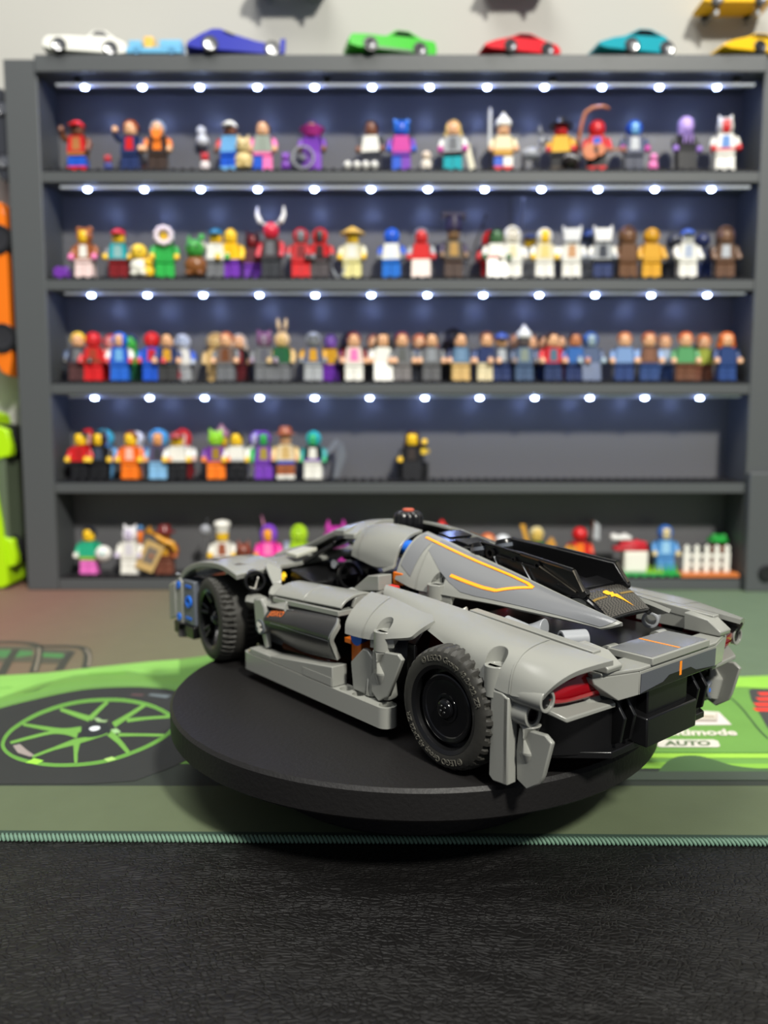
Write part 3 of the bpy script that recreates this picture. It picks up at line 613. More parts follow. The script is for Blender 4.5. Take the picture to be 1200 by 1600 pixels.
# ---- wheels -------------------------------------------------------
def tyre_bm(front):
    N = 192
    # (v offset from outer face inwards, radius, notch depth)
    prof = [(0.8, 13.6, 0), (0.2, 14.2, 0), (0.0, 15.4, 0), (0.1, 17.2, 0), (0.7, 18.6, 0), (1.6, 19.4, 1.0), (3.2, 19.8, 1.3), (5.4, 20.0, 1.3), (6.6, 20.0, 0.7 if not front else 0.2),
            (7.6, 19.95, 0), (11.6, 19.95, 0), (12.6, 20.0, 0.3), (14, 20.0, 1.2), (16, 19.8, 1.2), (17.6, 19.2, 0.8), (18.6, 18.2, 0), (19.2, 16.5, 0), (19, 13.8, 0)]
    bm = bmesh.new(); rings = []
    T = 36 if not front else 44
    for k in range(N):
        a = 2*math.pi*k/N; ring = []
        for j, (h, r, dp) in enumerate(prof):
            ph = (a*T/(2*math.pi)+(h*0.06)) % 1.0
            rr = r-(dp if ph > 0.62 else 0.0)
            ring.append(bm.verts.new((rr*math.sin(a), -h, rr*math.cos(a))))
        rings.append(ring)
    n = len(prof)
    for k in range(N):
        A, B = rings[k], rings[(k+1) % N]
        for j in range(n-1): bm.faces.new((A[j], A[j+1], B[j+1], B[j]))
    for k in range(N):
        A, B = rings[k], rings[(k+1) % N]
        bm.faces.new((A[n-1], A[0], B[0], B[n-1]))
    return bm
tyre_me = {f: finish(tyre_bm(f), 'tyre', 30) for f in (False, True)}
def wheel(u, v, front, side, steer=0.0):
    """side +1 left, -1 right; local y points outward"""
    bm = bmesh.new()
    if front:
        b_lathe(bm, [(12.6, -1.0), (14.2, -0.3), (14.2, -17.5), (12.6, -17.5)], 64, (0, 0, 0), (0, 1, 0), closed=True)
        b_lathe(bm, [(0, -9), (12.8, -9), (12.8, -11), (0, -11)], 48, (0, 0, 0), (0, 1, 0))
    else:
        b_lathe(bm, [(13.0, -0.6), (14.3, -0.1), (14.3, -17.5), (12.6, -17.5), (12.6, -3.0)], 64, (0, 0, 0), (0, 1, 0), closed=True)
        b_lathe(bm, [(0, -4.2), (12.8, -4.2), (12.8, -6), (0, -6)], 48, (0, 0, 0), (0, 1, 0))
    w = obj('wheel', finish(bm, 'wheel'), M_BLACK, CAR)
    w.location = Vector((u, v, 20))*MM
    w.rotation_euler = (0, 0, (0 if side > 0 else math.pi)+steer)
    obj('tyre', tyre_me[front], M_RUBBER, w)
    if front:
        for k in range(6):
            a = 2*math.pi*(k+0.25)/6
            bm = bmesh.new()
            for da in (-0.16, 0.16):
                b_tube(bm, [(3.0*math.sin(a), -4.5, 3.0*math.cos(a)), (8*math.sin(a+da*0.7), -3.2, 8*math.cos(a+da*0.7)), (13.2*math.sin(a+da), -1.6, 13.2*math.cos(a+da))], [1.3, 0.9, 0.9], 6)
            obj('spoke', finish(bm, 'spoke'), M_BLACK, w)
        bm = bmesh.new(); b_lathe(bm, [(0, -2.6), (2.2, -2.8), (3.4, -3.6), (3.6, -9), (0, -9)], 24, (0, 0, 0), (0, 1, 0))
        obj('hub', finish(bm, 'hub'), M_GLOSS, w)
        bm = bmesh.new(); b_box(bm, (0, -2.4, 0), (2.6, 1.0, 0.9)); b_box(bm, (0, -2.4, 0), (0.9, 1.0, 2.6)); obj('axle_end', finish(bm, 'axle_end'), M_DGREY, w)
    else:
        bm = bmesh.new()
        b_lathe(bm, [(0, -2.3), (3.6, -2.3), (3.8, -2.0), (4.6, -2.0), (4.8, -2.4), (9.2, -2.2), (9.5, -1.9), (10.6, -1.7), (11.1, -1.9), (11.3, -2.6), (11.4, -4.4), (0, -4.4)], 64, (0, 0, 0), (0, 1, 0))
        obj('hub_disc', finish(bm, 'hub_disc', 20), M_GLOSS, w)
        bm = bmesh.new(); b_lathe(bm, [(0, -0.7), (2.2, -0.7), (2.9, -1.0), (3.2, -1.6), (3.2, -2.4), (0, -2.4)], 32, (0, 0, 0), (0, 1, 0))
        obj('hub', finish(bm, 'hub'), M_GLOSS, w)
        bm = bmesh.new()
        for k in range(4):
            a = math.pi/2*k+0.6; b_ball(bm, (1.15*math.sin(a), -0.65, 1.15*math.cos(a)), 0.55, 6)
        obj('axle_end', finish(bm, 'axle_end'), M_BLACK, w)
        for base in (0.35, math.pi+0.35):
            tb = text_bm('\u00a9 LEGO Group 43.2\u00d722 ZR', 2.7, None, 0.22, 0, 0.006)
            for vv in tb.verts:
                r = 15.7+vv.co.y; a = base+vv.co.x/16.6*0.98
                # text reads clockwise seen from outside (outside looks along -y)
                vv.co = Vector((-r*math.sin(a), -0.02+vv.co.z-0.05*abs(r-16.6), r*math.cos(a)))
            obj('lettering', finish(tb, 'lettering'), M_LETTER_LIT, w)
    return w
for sd in (1, -1):
    wheel(-74.3, 62.6*sd, False, sd)
    wheel(83.5, 61.6*sd, True, sd, R(-9))

# ---- chassis ------------------------------------------------------
one('chassis', multi((b_box2, (-98, -40, 6), (100, 40, 16)), (b_box2, (-96, -36, 16), (-48, 36, 34)), (b_box2, (52, -36, 16), (108, 36, 34)))(), M_BLACK, 0.5)
for u in (-74.3, 83.5):
    one('axle', multi((b_tube, [(u, -48, 20), (u, 48, 20)], 2.4, 16))(), M_BLACK)
one('cockpit_floor', multi((b_box2, (-46, -46, 16), (52, 46, 18.5)))(), M_BLACK)
one('bulkhead', multi((b_slab, [(-20, -36, 18), (-20, 36, 18), (-12, 22, 50), (-12, -22, 50)], (-3, 0, 0)))(), M_BLACK)
both('seat_back', multi((b_slab, [(-12, 6, 22), (-12, 26, 22), (-4, 24, 46), (-4, 8, 46)], (4, 0, 1))), M_GLOSS, 0.8)
both('seat_cushion', multi((b_slab, [(-8, 6, 24), (22, 6, 28), (22, 26, 28), (-8, 26, 24)], (0, 0, 4))), M_GLOSS, 0.8)
one('dashboard', multi((b_slab, [(40, -32, 34), (58, -32, 38), (58, 32, 38), (40, 32, 34)], (0, 0, 6)))(), M_BLACK, 0.6)
bm = bmesh.new()
b_lathe(bm, [(5.2, -0.6), (6.4, -0.6), (6.4, 0.6), (5.2, 0.6)], 32, (34, 16, 42), (-1, 0, 0.35), closed=True)
b_tube(bm, [(34, 16, 42), (44, 16, 38)], 1.4, 10); b_box(bm, (34, 16, 42), (1, 11, 1.6))
one('steering_wheel', bm, M_BLACK, 0)
one('console', multi((b_slab, [(0, -4, 24), (40, -4, 40), (40, 4, 40), (0, 4, 24)], (0, 0, 3)))(), M_GLOSS, 0.4)
one('gear_lever', multi((b_tube, [(22, 2, 36), (8, 4, 47)], [1.1, 1.4], 10))(), M_WHITE, 0)
one('interior_bracket', multi((b_tube, [(47, 6, 45), (46, 16, 46)], 2.0, 12))(), M_LGREY, 0)
both('yellow_pin', multi((b_tube, [(62, 33, 40), (62, 37, 40)], 2.0, 12), (b_tube, [(60, 35, 39), (60, 38, 39)], 1.6, 12)), M_YELLOW, 0)
both('orange_block', multi((b_box2, (-20, 38, 18), (-14, 52, 36)), (b_box2, (-17.5, 50, 28), (-13.5, 55, 30))), M_ORANGE)
both('orange_cross_block', multi((b_box2, (-14, 18, 46), (-8, 26, 51))), M_ORANGE)
both('blue_connector', multi((b_tube, [(-22, 40, 32), (-22, 56, 32)], 3.4, 16)), M_BLUE, 0)
both('red_connector', multi((b_box2, (-18, 31, 43), (-13.5, 35, 47.4))), plas((200, 40, 35)))
both('engine_side', multi((b_slab, [(-46, 40, 16), (-88, 40, 16), (-88, 40, 40), (-46, 36, 43)], (0, 4, 0))), M_DRED, 0.4)
both('inner_side_wall', multi((b_slab, [(52, 46, 14), (-44, 46, 14), (-44, 40, 36), (52, 40, 30)], (0, 3, 0))), M_BLACK, 0.4)
both('suspension_arm', multi((b_slab, [(-40, 40, 14), (-46, 52, 14), (-46, 52, 34), (-40, 40, 38)], (-4, 0, 0))), M_BLACK, 0.4)

# ---- rear fender ----------------------------------------------------
def P(u, L): return [(u, a, b) for a, b in L]
FEND = Loft([
    [(-19, 38.8, 49), (-19.5, 39.8, 48.6), (-20, 40.7, 47.9), (-20.5, 41.4, 47), (-21, 41.9, 46.1), (-21.4, 42.2, 45.2)],
    P(-40, [(38.8, 48.1), (41, 47.7), (43.2, 46.8), (45, 45.4), (46.2, 44.2), (47, 42.8)]),
    P(-58, [(38.8, 46.9), (42.5, 46.5), (46, 45.5), (49, 43.8), (51, 42), (52.4, 40.2)]),
    P(-76, [(38.8, 45.4), (44, 45.2), (48.8, 44.6), (53, 42.8), (55.8, 40.2), (57, 37)]),
    P(-84, [(38.8, 44.7), (45, 44.6), (50, 44), (54.4, 42.2), (57.4, 39), (58.8, 34.8)]),
    P(-92, [(38.8, 44.1), (45.5, 44), (51, 43.4), (55.4, 41.6), (58.4, 38), (59.8, 32)]),
    P(-100, [(38.8, 43.4), (45.5, 43.2), (51, 42.4), (55.4, 40.4), (58.4, 36.8), (59.8, 31)]),
    [(-111, 38.8, 42.7), (-110, 44.8, 42.2), (-109, 50.2, 41.2), (-108, 54.6, 39), (-107, 57.8, 36), (-106, 59.4, 31.6)],
    [(-120.5, 38.4, 42), (-118.4, 43.8, 41.2), (-116.2, 49.8, 40), (-114.4, 54.4, 38), (-112.6, 57.2, 35.4), (-110.6, 58.8, 32.4)]], 36, 20)
rf = both('rear_fender', lambda: FEND.bm(1.6), M_GREY, 0.25)
cutboth(rf, lambda: mk(b_lathe, [(0, 0), (3.6, 0), (3.6, 14), (0, 14)], 28, (-92.0, 56.8, 37.6)))
ln = both('recess_wall', lambda: FEND.local(0.565, 0.685, 0.48, 0.86, 5.0), M_GREY, 0, rf)
cutboth(ln, lambda: mk(b_lathe, [(0, 0), (3.5, 0), (3.5, 14), (0, 14)], 28, (-92.0, 56.8, 37.6)))
both('pin_tube', multi((ringtube, (-92.0, 56.8, 28.4), (-92.0, 56.8, 37.8), 3.7, 2.5), (b_lathe, [(0, 0), (2.6, 0), (2.6, 2), (0, 2)], 20, (-92.0, 56.8, 33))), M_GREY, 0.15, rf)
both('moulded_ridge', lambda: FEND.strip([(0.72, 0.01), (0.735, 0.5), (0.75, 0.99)], 0.6, 0.2), M_GREY, 0, rf)
both('lower_tube', multi((ringtube, (-95, 56.2, 31.2), (-111.2, 56.2, 31.2), 3.4, 2.5)), M_GREY, 0.15, rf)
both('tube_hole_shade', multi((b_tube, [(-96, 56.2, 31.2), (-110.2, 56.2, 31.2)], 2.5, 16)), M_BLACK, 0, rf)  # black core stands in for the shade inside the open tube
# long thin beam along the fender's inner edge
both('inner_beam', multi((b_slab, [(-62, 33.6, 43.4), (-62, 37.6, 43.4), (-113, 37.6, 39.6), (-113, 33.6, 39.6)], (0, 0, 3.2))), M_GREY, 0.3)
both('inner_wall', multi((b_slab, [(-82, 33.8, 36), (-82, 33.8, 44.4), (-104, 33.8, 42.6), (-104, 33.8, 36)], (0, 2.6, 0))), M_GREY, 0.2)
both('beam_tip', multi((b_slab, [(-104, 29.5, 36.8), (-117.5, 29.5, 36.8), (-118, 29.5, 38.4), (-113, 29.5, 42), (-104, 29.5, 43.2)], (0, 7.5, 0))), M_GREY, 0.4)

# ---- side intake panel ------------------------------------------------
INT = Loft([
    [(-15, 43, 46.2), (-15.6, 48, 44.2), (-16.6, 53.6, 41), (-17.6, 57.4, 37), (-18.6, 58.6, 33)],
    P(-26, [(43, 46), (48.5, 44.2), (54, 41), (57.6, 37), (58.8, 33.2)]),
    P(-35, [(43.5, 45.8), (49, 44), (54.2, 41.2), (57.6, 37.6), (58.8, 34)]),
    P(-45, [(44.5, 45.4), (49.5, 43.7), (53.6, 41.6), (56.6, 39), (58.4, 36.4)]),
    [(-53, 47, 44.8), (-52.5, 50.2, 43.4), (-52.2, 53, 41.8), (-52, 55.6, 39.8), (-52, 57.4, 38)],
    [(-57.6, 50, 43.8), (-57, 51.6, 43), (-56.2, 53.2, 42), (-55, 54.8, 40.6), (-53.6, 56.8, 38.6)]], 24, 16)
ip = both('side_intake_panel', lambda: INT.bm(1.5), M_GREY, 0.25)
cutboth(ip, lambda: mk(b_lathe, [(0, 0), (3.2, 0), (3.2, 14), (0, 14)], 28, (-38.6, 56.2, 37.4)))
both('moulded_ridge', lambda: INT.strip([(0.22, 0.02), (0.25, 0.5), (0.28, 0.99)], 0.55, 0.2), M_GREY, 0, ip)
ln = both('recess_wall', lambda: INT.local(0.36, 0.6, 0.4, 0.86, 5.0), M_GREY, 0, ip)
cutboth(ln, lambda: mk(b_lathe, [(0, 0), (3.3, 0), (3.3, 14), (0, 14)], 28, (-38.6, 56.2, 37.4)))
both('pin_tube', multi((ringtube, (-38.6, 56.2, 30.6), (-38.6, 56.2, 37.7), 3.9, 2.6)), M_GREY, 0.15, ip)
both('blue_pin', multi((ringtube, (-38.6, 56.2, 31), (-38.6, 56.2, 37.2), 2.5, 1.5, 20), (b_box, (-38.6, 56.2, 36.2), (1.2, 5, 1.6))), M_BLUE, 0, ip)
# blades standing on the sill behind the door
both('side_blade', multi((b_slab, [(-20.6, 57.6, 22.6), (-28, 57.6, 29.2), (-30.4, 57.6, 28.8), (-33.4, 57.6, 26.6), (-33, 57.6, 12.2), (-22, 57.6, 12.2)], (0, -2.2, 0)),
                         (b_tube, [(-31, 55.2, 12.2), (-31, 55.2, 19)], [3.2, 2.2], 16)), M_GREY, 0.5)
both('side_blade', multi((b_slab, [(-34.6, 58.6, 30.2), (-48.4, 58.6, 31.6), (-50.6, 58.6, 30), (-43.2, 58.6, 15.2), (-38, 58.6, 12.2), (-34, 58.6, 14.8), (-33.4, 58.6, 19.8), (-34.8, 58.6, 22.4)], (0, -1.8, 0)),
                         (b_tube, [(-38.6, 56.2, 30.5), (-38.6, 56.2, 23), (-38.6, 53.8, 13)], [3.8, 3.8, 3.0], 24)), M_GREY, 0.4)

# ---- sill beam -------------------------------------------------------
def stadium(u0, u1, v, hw, w0, w1):
    pts = []
    for k in range(13):
        a = -math.pi/2+math.pi*k/12; pts.append((u1-hw+hw*math.cos(a), v+hw*math.sin(a), w0))
    for k in range(13):
        a = math.pi/2+math.pi*k/12; pts.append((u0+hw+hw*math.cos(a), v+hw*math.sin(a), w0))
    return pts
def sill():
    bm = bmesh.new(); b_slab(bm, stadium(-45.5, 52, 58.0, 3.8, 4.3, 11.8), (0, 0, 7.5)); return bm
sl = both('sill_beam', sill, M_GREY, 0.25)
def holes(us, v, w0, w1, r):
    bm = bmesh.new()
    for u in us: b_lathe(bm, [(0, 0), (r, 0), (r, w1-w0), (0, w1-w0)], 24, (u, v, w0))
    return bm
cutboth(sl, lambda: holes([-41.7, -26.3, -18.6, 48.2], 58.0, 9.4, 13, 2.6))
both('sill_peg', multi((b_tube, [(48.2, 58, 9), (48.2, 58, 12.2)], 2.3, 16)), mat('tan_plastic', (196, 176, 130), 0.4), 0, sl)
both('sill_block', multi((b_slab, [(46, 55, 11.9), (46, 61.6, 11.9), (29, 61.6, 11.9), (29, 55, 11.9)], (0, 0, 2.4))), M_GREY, 0.3)
both('sill_wedge', multi((b_slab, [(29, 54.6, 11.9), (29, 54.6, 14.4), (-14.5, 54.6, 19.8), (-14.5, 54.6, 11.9)], (0, 7.0, 0))), M_GREY, 0.3)
both('wedge_inset', multi((b_box2, (5, 61.55, 12.3), (-14, 61.75, 15.4))), M_GREY, 0)

# ---- door ------------------------------------------------------------
DOOR = Loft([
    [(40, 53.0, 31.6), (40, 57.2, 30.6), (40, 58.4, 27.0), (39, 57.4, 23.6), (38, 55.0, 20.6)],
    [(22, 53.6, 35.0), (22, 57.6, 33.4), (22, 59.6, 28.6), (22, 58.0, 23.6), (22, 54.6, 18.0)],
    [(8, 54.0, 36.4), (8, 57.8, 34.6), (8, 60.2, 29.2), (8, 58.2, 24.0), (8, 55.2, 18.6)],
    [(-6, 54.2, 37.2), (-8, 57.6, 35.6), (-8.5, 60.4, 29.8), (-8, 58.6, 25.4), (-8, 56.4, 20.4)],
    [(-9, 54.2, 37.2), (-13, 57.6, 35.2), (-12, 60.6, 29.8), (-11, 58.8, 25.4), (-11, 56.6, 20.6)]], 26, 18)
dr = both('door', lambda: DOOR.bm(1.8), M_GREY, 0.2)
M_DOORST = mat('dark_door_sticker', (46, 46, 47), 0.24)
both('door_sticker', lambda: DOOR.patch(0.02, 0.93, lambda t: 0.16 if t < 0.3 else max(0.05, 0.16-(t-0.3)*1.2), lambda t: 0.97, 0.3), M_DOORST, 0, dr)
both('door_frame_line', lambda: DOOR.strip([(0.33, 0.05), (0.9, 0.05), (0.955, 0.2), (0.93, 0.5), (0.93, 0.97)], 0.45, 0.42), M_STICK, 0, dr)
both('door_frame_line', lambda: DOOR.strip([(0.03, 0.17), (0.31, 0.17)], 0.4, 0.42), M_STICK, 0, dr)
both('door_crease_highlight', lambda: DOOR.strip([(0.1, 0.52), (0.9, 0.56)], 0.3, 0.4), M_STICK, 0, dr)  # lighter line paints the highlight along the door's crease
def jesko():
    tb = text_bm('JESKO', 3.0, None, 0.0, 0.3, 0.02)
    xs = [v.co.x for v in tb.verts]; a, b = min(xs), max(xs)
    for v in tb.verts:
        s = (v.co.x-a)/(b-a); t = v.co.y/2.1
        v.co = DOOR.at(0.06+0.17*s, 0.355-0.115*t, 0.45)
    return tb
obj('door_lettering', finish(jesko(), 'door_lettering'), mat('orange_lettering', (225, 110, 30), 0.4), dr[0])
both('door_tube', multi((b_tube, [(56, 53.6, 32.4), (24, 53.8, 34.4)], 3.9, 20)), M_GREY, 0.2)
both('hinge_plate', multi((b_slab, [(47.5, 58.6, 35.4), (41, 58.6, 36.4), (38, 58.6, 33), (37, 58.6, 27), (38.4, 58.6, 22), (42.4, 58.6, 20.4), (46, 58.6, 23)], (0, -3.4, 0))), M_GREY, 0.9)
both('hinge_pin', multi((b_tube, [(41.8, 57.8, 24.8), (41.8, 59.4, 24.8)], 1.5, 12), (b_tube, [(41.0, 57.8, 22.8), (41.0, 59.4, 22.8)], 1.3, 12)), M_WHITE, 0)
both('hinge_collar', multi((ringtube, (41.6, 57.6, 23.9), (41.6, 59.0, 23.9), 3.2, 2.3)), M_DGREY, 0)
both('hinge_prong', multi((b_slab, [(42.4, 57.6, 21.0), (38.6, 57.6, 21.6), (37.6, 57.6, 15.4), (39.6, 57.6, 14.4)], (0, -2.2, 0))), M_GREY, 0.4)
both('lower_door_trim', multi((b_tube, [(30, 53, 17.4), (-6, 54, 17.6)], 2.0, 12)), mat('dark_orange_plastic', (110, 55, 20), 0.4), 0)
# door top: flat bar and two curved caps
both('door_rail', multi((b_slab, [(35.5, 47.5, 35.4), (35.5, 56, 35.4), (-11, 56, 37.5), (-11, 47.5, 37.5)], (0, 0, 2.1))), M_GREY, 0.25)
CAPS = []
for (ua, wa), (ub, wb) in [((36, 0.0), (14.4, 1.1)), ((13.8, 1.1), (-11, 2.4))]:
    C = Loft([[(u, 55.2, 38.4+d), (u, 53.4, 40.3+d), (u, 50.6, 41.8+d), (u, 47, 42.7+d), (u, 43, 42.9+d), (u, 40.4, 42.5+d)] for u, d in ((ua, wa), ((ua+ub)/2, (wa+wb)/2), (ub, wb))], 10, 14)
    CAPS.append(C)
    both('door_cap', lambda C=C: C.bm(1.1), M_GREY, 0.25)
both('cap_bracket', multi((b_slab, [(-11, 49, 40), (-11, 43.5, 40), (-11, 42, 44), (-11, 45, 44.4), (-11, 47.5, 43.6)], (1.5, 0, 0))), M_GREY, 0.3)
both('cap_bracket', multi((b_box2, (-10, 41, 36), (30, 46, 41.2))), M_DGREY, 0.3)
both('door_tube', multi((b_tube, [(43, 49, 37.2), (36, 49, 37.4)], 4.4, 20)), M_GREY, 0.3)
# door mirror: hollow black tube with grey cap
mr_ = both('door_mirror', multi((ringtube, (66, 49, 40.6), (52, 54.5, 41.8), 4.7, 3.6, 28), (b_lathe, [(0, 0), (3.8, 0), (3.8, 2), (0, 2)], 24, (62, 50.5, 41))), M_BLACK, 0.15)
both('mirror_cap', multi((b_slab, [(53, 48.5, 46.4), (58, 45, 47), (50, 42, 44.6), (44, 46, 40.4), (46, 49, 39.8), (49, 49.5, 44)], (0.6, -0.4, 1.6))), M_GREY, 0.4)
both('mirror_rod', multi((b_tube, [(51.6, 55.0, 38.6), (49.8, 54.4, 43.8)], 0.45, 8), (b_tube, [(54.4, 56.2, 38.8), (51.6, 55.0, 38.6)], 0.45, 8)), M_WHITE, 0, mr_)
both('sill_pillar', multi((b_slab, [(3.5, 37, 42.8), (-12, 37, 45.2), (-12, 37, 51.2), (-5.5, 37, 50.4), (3.5, 37, 44.2)], (0, -7, 0))), M_GREY, 0.3)
both('pillar_base', multi((b_tube, [(-16, 38, 43), (4, 38, 41)], 3.2, 16)), M_GREY, 0)

# ---- roof ------------------------------------------------------------
ROOF = Loft([
    P(27, [(8, 66.0), (13, 64.6), (17, 61.2), (19.6, 57), (20.4, 52.6)]),
    P(17, [(8, 67.4), (14, 66), (18.8, 62), (21.6, 57), (22.2, 51.6)]),
    P(6, [(8, 67.4), (14.6, 66), (20, 61.8), (22.8, 56.4), (23.4, 50.6)]),
    P(-6, [(8, 66.4), (15, 64.8), (20.6, 60.6), (23.2, 55.2), (24, 52.4)])], 18, 16)
rp = both('roof_panel', lambda: ROOF.bm(1.4), M_GREY, 0.25)
both('moulded_ridge', lambda: ROOF.strip([(0.17, 0.02), (0.19, 0.5), (0.22, 0.98)], 0.5, 0.2), M_GREY, 0, rp)
both('roof_flap', multi((b_slab, [(2, 23.6, 50.8), (-6, 24.2, 53), (-6, 24.6, 51.6), (0, 24.4, 49.4)], (0, -1.2, 0))), M_GREY, 0.2, rp)
both('blue_connector', multi((b_lathe, [(0, 0), (3.2, 0), (3.2, 6), (0, 6)], 24, (-4, 16.0, 59.6), (-1, 0, 0))), M_BLUE, 0)
both('roof_inner', multi((b_slab, [(24, 2, 56), (24, 15, 56), (-9, 15, 56), (-9, 2, 56)], (0, 0, 6))), M_BLACK, 0.3)
# windscreen spine and header plates
SPINE = Loft([
    [(103, -14, 44), (103, -4, 45.4), (103, 6, 45.2), (103, 13, 43)],
    [(80, -14, 50), (80, -4, 51.6), (80, 6, 51.2), (80, 12, 49)],
    [(56, -14, 59.6), (56, -4, 61.2), (56, 5, 61), (56, 11, 59)],
    [(38, -14, 64.6), (38, -4, 66), (38, 4, 66), (38, 10, 64)],
    [(26, -14, 66.4), (26, -4, 67.4), (26, 4, 67.4), (26, 10, 66)]], 20, 10)
one('windscreen_spine', SPINE.bm(2.4), M_GREY, 0.3)
both('header_plate', multi((b_slab, [(44, 9.5, 61.4), (44, 17.5, 59.6), (34, 19, 60.6), (34, 9.5, 63)], (0, 0, 2.6))), M_GREY, 0.3)
both('header_plate', multi((b_slab, [(35, 9.5, 63.2), (35, 18.5, 59.2), (26.5, 19, 59.8), (26.5, 9, 64)], (0, 0, 2.4))), M_GREY, 0.3)
both('windscreen_pillar', multi((b_slab, [(76, 12, 44), (76, 22, 40), (42, 19, 57), (42, 11, 59)], (0.8, 0, -2.4))), M_BLACK, 0.3)
# ---- gear knob on top --------------------------------------------------
bm = bmesh.new(); n = 96; rings = []
for r, h in [(0, 0), (4.6, 0), (5.6, 1.0), (6.2, 2.6), (6.2, 7.4), (5.6, 9.0), (4.4, 10.0), (2.2, 10.2), (0, 10.2)]:
    ring = []
    for k in range(n):
        a = 2*math.pi*k/n
        f = 1.0+0.09*(abs(math.cos(a*5))**0.6*2-1) if r > 4 else 1.0
        ring.append(bm.verts.new((11.9+r*f*math.cos(a), r*f*math.sin(a), 62.4+h)))
    rings.append(ring)
for a, b in zip(rings, rings[1:]):
    for k in range(n): bm.faces.new((a[k], a[(k+1) % n], b[(k+1) % n], b[k]))
bmesh.ops.remove_doubles(bm, verts=bm.verts[:], dist=1e-4)
kn = one('gear_knob', bm, M_BLACK, 0)
one('knob_cap', mk(b_lathe, [(0, 0), (2.6, 0), (2.6, 0.9), (2.2, 1.2), (0, 1.2)], 24, (11.9, 0, 72.4)), mat('copper_red_plastic', (190, 90, 62), 0.4), 0, kn)
one('knob_shaft', mk(b_tube, [(11.9, 0, 50), (11.9, 0, 63)], 2.0, 12), M_BLACK, 0, kn)

# ---- engine cover panels with the yellow stripe --------------------------
ENG = Loft([
    P(-9.6, [(8.2, 66.2), (14, 64.8), (18.8, 61.4), (22.4, 57), (25, 52.4), (26.4, 48.2)]),
    [(-24, 9.2, 63.4), (-24, 14.6, 62), (-24, 19.6, 58.8), (-24, 23.4, 54.6), (-24, 26.2, 50.4), (-24, 28, 46.4)],
    [(-42, 10.4, 59.8), (-42, 15.2, 58.4), (-42, 19.4, 56), (-42, 22.8, 53), (-42, 25.4, 49.8), (-42, 27, 46.6)],
    [(-62, 11.8, 56), (-62, 15.4, 54.8), (-62, 18.4, 53.2), (-62, 21, 51.2), (-62, 23, 49), (-62, 24.6, 46.6)],
    [(-84, 13.4, 51.6), (-84, 15.4, 51), (-84, 17.2, 50), (-84, 18.8, 48.8), (-84, 20.2, 47.4), (-84, 21.4, 45.8)],
    [(-100, 14.6, 48.6), (-99.5, 15.6, 48.2), (-99, 16.6, 47.6), (-98.4, 17.4, 46.8), (-97.8, 18, 45.8), (-97, 18.6, 44.8)],
    [(-107.6, 14.6, 47), (-107.2, 15.2, 46.7), (-106.4, 15.9, 46.2), (-105.2, 16.6, 45.6), (-103.6, 17.3, 45), (-101.6, 18, 44.4)]], 34, 20)
en = both('engine_cover', lambda: ENG.bm(1.5), M_GREY, 0.25)
cutboth(en, lambda: mk(b_lathe, [(0, 0), (3.2, 0), (3.2, 14), (0, 14)], 28, (-33.8, 26.0, 49.6)))
ln = both('recess_wall', lambda: ENG.local(0.18, 0.335, 0.58, 0.96, 5.0), M_GREY, 0, en)
cutboth(ln, lambda: mk(b_lathe, [(0, 0), (3.2, 0), (3.2, 14), (0, 14)], 28, (-33.8, 26.0, 49.6)))
both('pin_tube', multi((ringtube, (-33.8, 26.0, 44), (-33.8, 26.0, 49.9), 3.8, 2.5), (b_lathe, [(0, 0), (2.6, 0), (2.6, 2), (0, 2)], 20, (-33.8, 26.0, 45))), M_GREY, 0.15, en)
both('moulded_ridge', lambda: ENG.strip([(0.11, 0.1), (0.14, 0.5), (0.165, 0.99)], 0.5, 0.26), M_GREY, 0, en)
both('cover_sticker', lambda: ENG.patch(0.015, 0.11, lambda t: 0.1, lambda t: 0.72+0.1*t, 0.22), M_STICK, 0, en)
both('cover_sticker', lambda: ENG.patch(0.13, 0.96, lambda t: 0.06, lambda t: min(0.9, 0.34+max(0, t-0.02)*2.0) if t < 0.3 else 0.9, 0.2), M_STICK, 0, en)
STR = [(0.05, 0.16), (0.2, 0.17), (0.36, 0.165), (0.485, 0.15), (0.55, 0.17), (0.575, 0.24), (0.53, 0.46), (0.485, 0.66), (0.44, 0.67), (0.3, 0.60)]
both('orange_stripe', lambda: ENG.strip(STR, 1.45, 0.32), M_STRIPE2, 0, en)
both('yellow_stripe', lambda: ENG.strip(STR, 0.95, 0.4), M_STRIPE, 0, en)
# glossy black deck between the covers
one('engine_deck', multi((b_slab, [(-9, -8.4, 62), (-9, 8.4, 62), (-44, 10, 55.4), (-44, -10, 55.4)], (0, 0, 2.2)))(), M_GLOSS, 0.4)
for u in (-14, -24, -34):
    one('deck_plate', multi((b_slab, [(u, -6.4, 65.0+(u+14)*0.19), (u, 6.4, 65.0+(u+14)*0.19), (u-7, 6.4, 63.7+(u+14)*0.19), (u-7, -6.4, 63.7+(u+14)*0.19)], (0, 0, 1.1)))(), M_GLOSS, 0.25)
one('rear_deck', multi((b_slab, [(-44, -10, 53), (-44, 10, 53), (-84, 11, 46.6), (-84, -11, 46.6)], (0, 0, 2)))(), M_GLOSS, 0.4)
one('engine_bay', multi((b_slab, [(-40, -30, 34), (-40, 30, 34), (-112, 32, 32), (-112, -32, 32)], (0, 0, 3)))(), M_BLACK, 0.4)
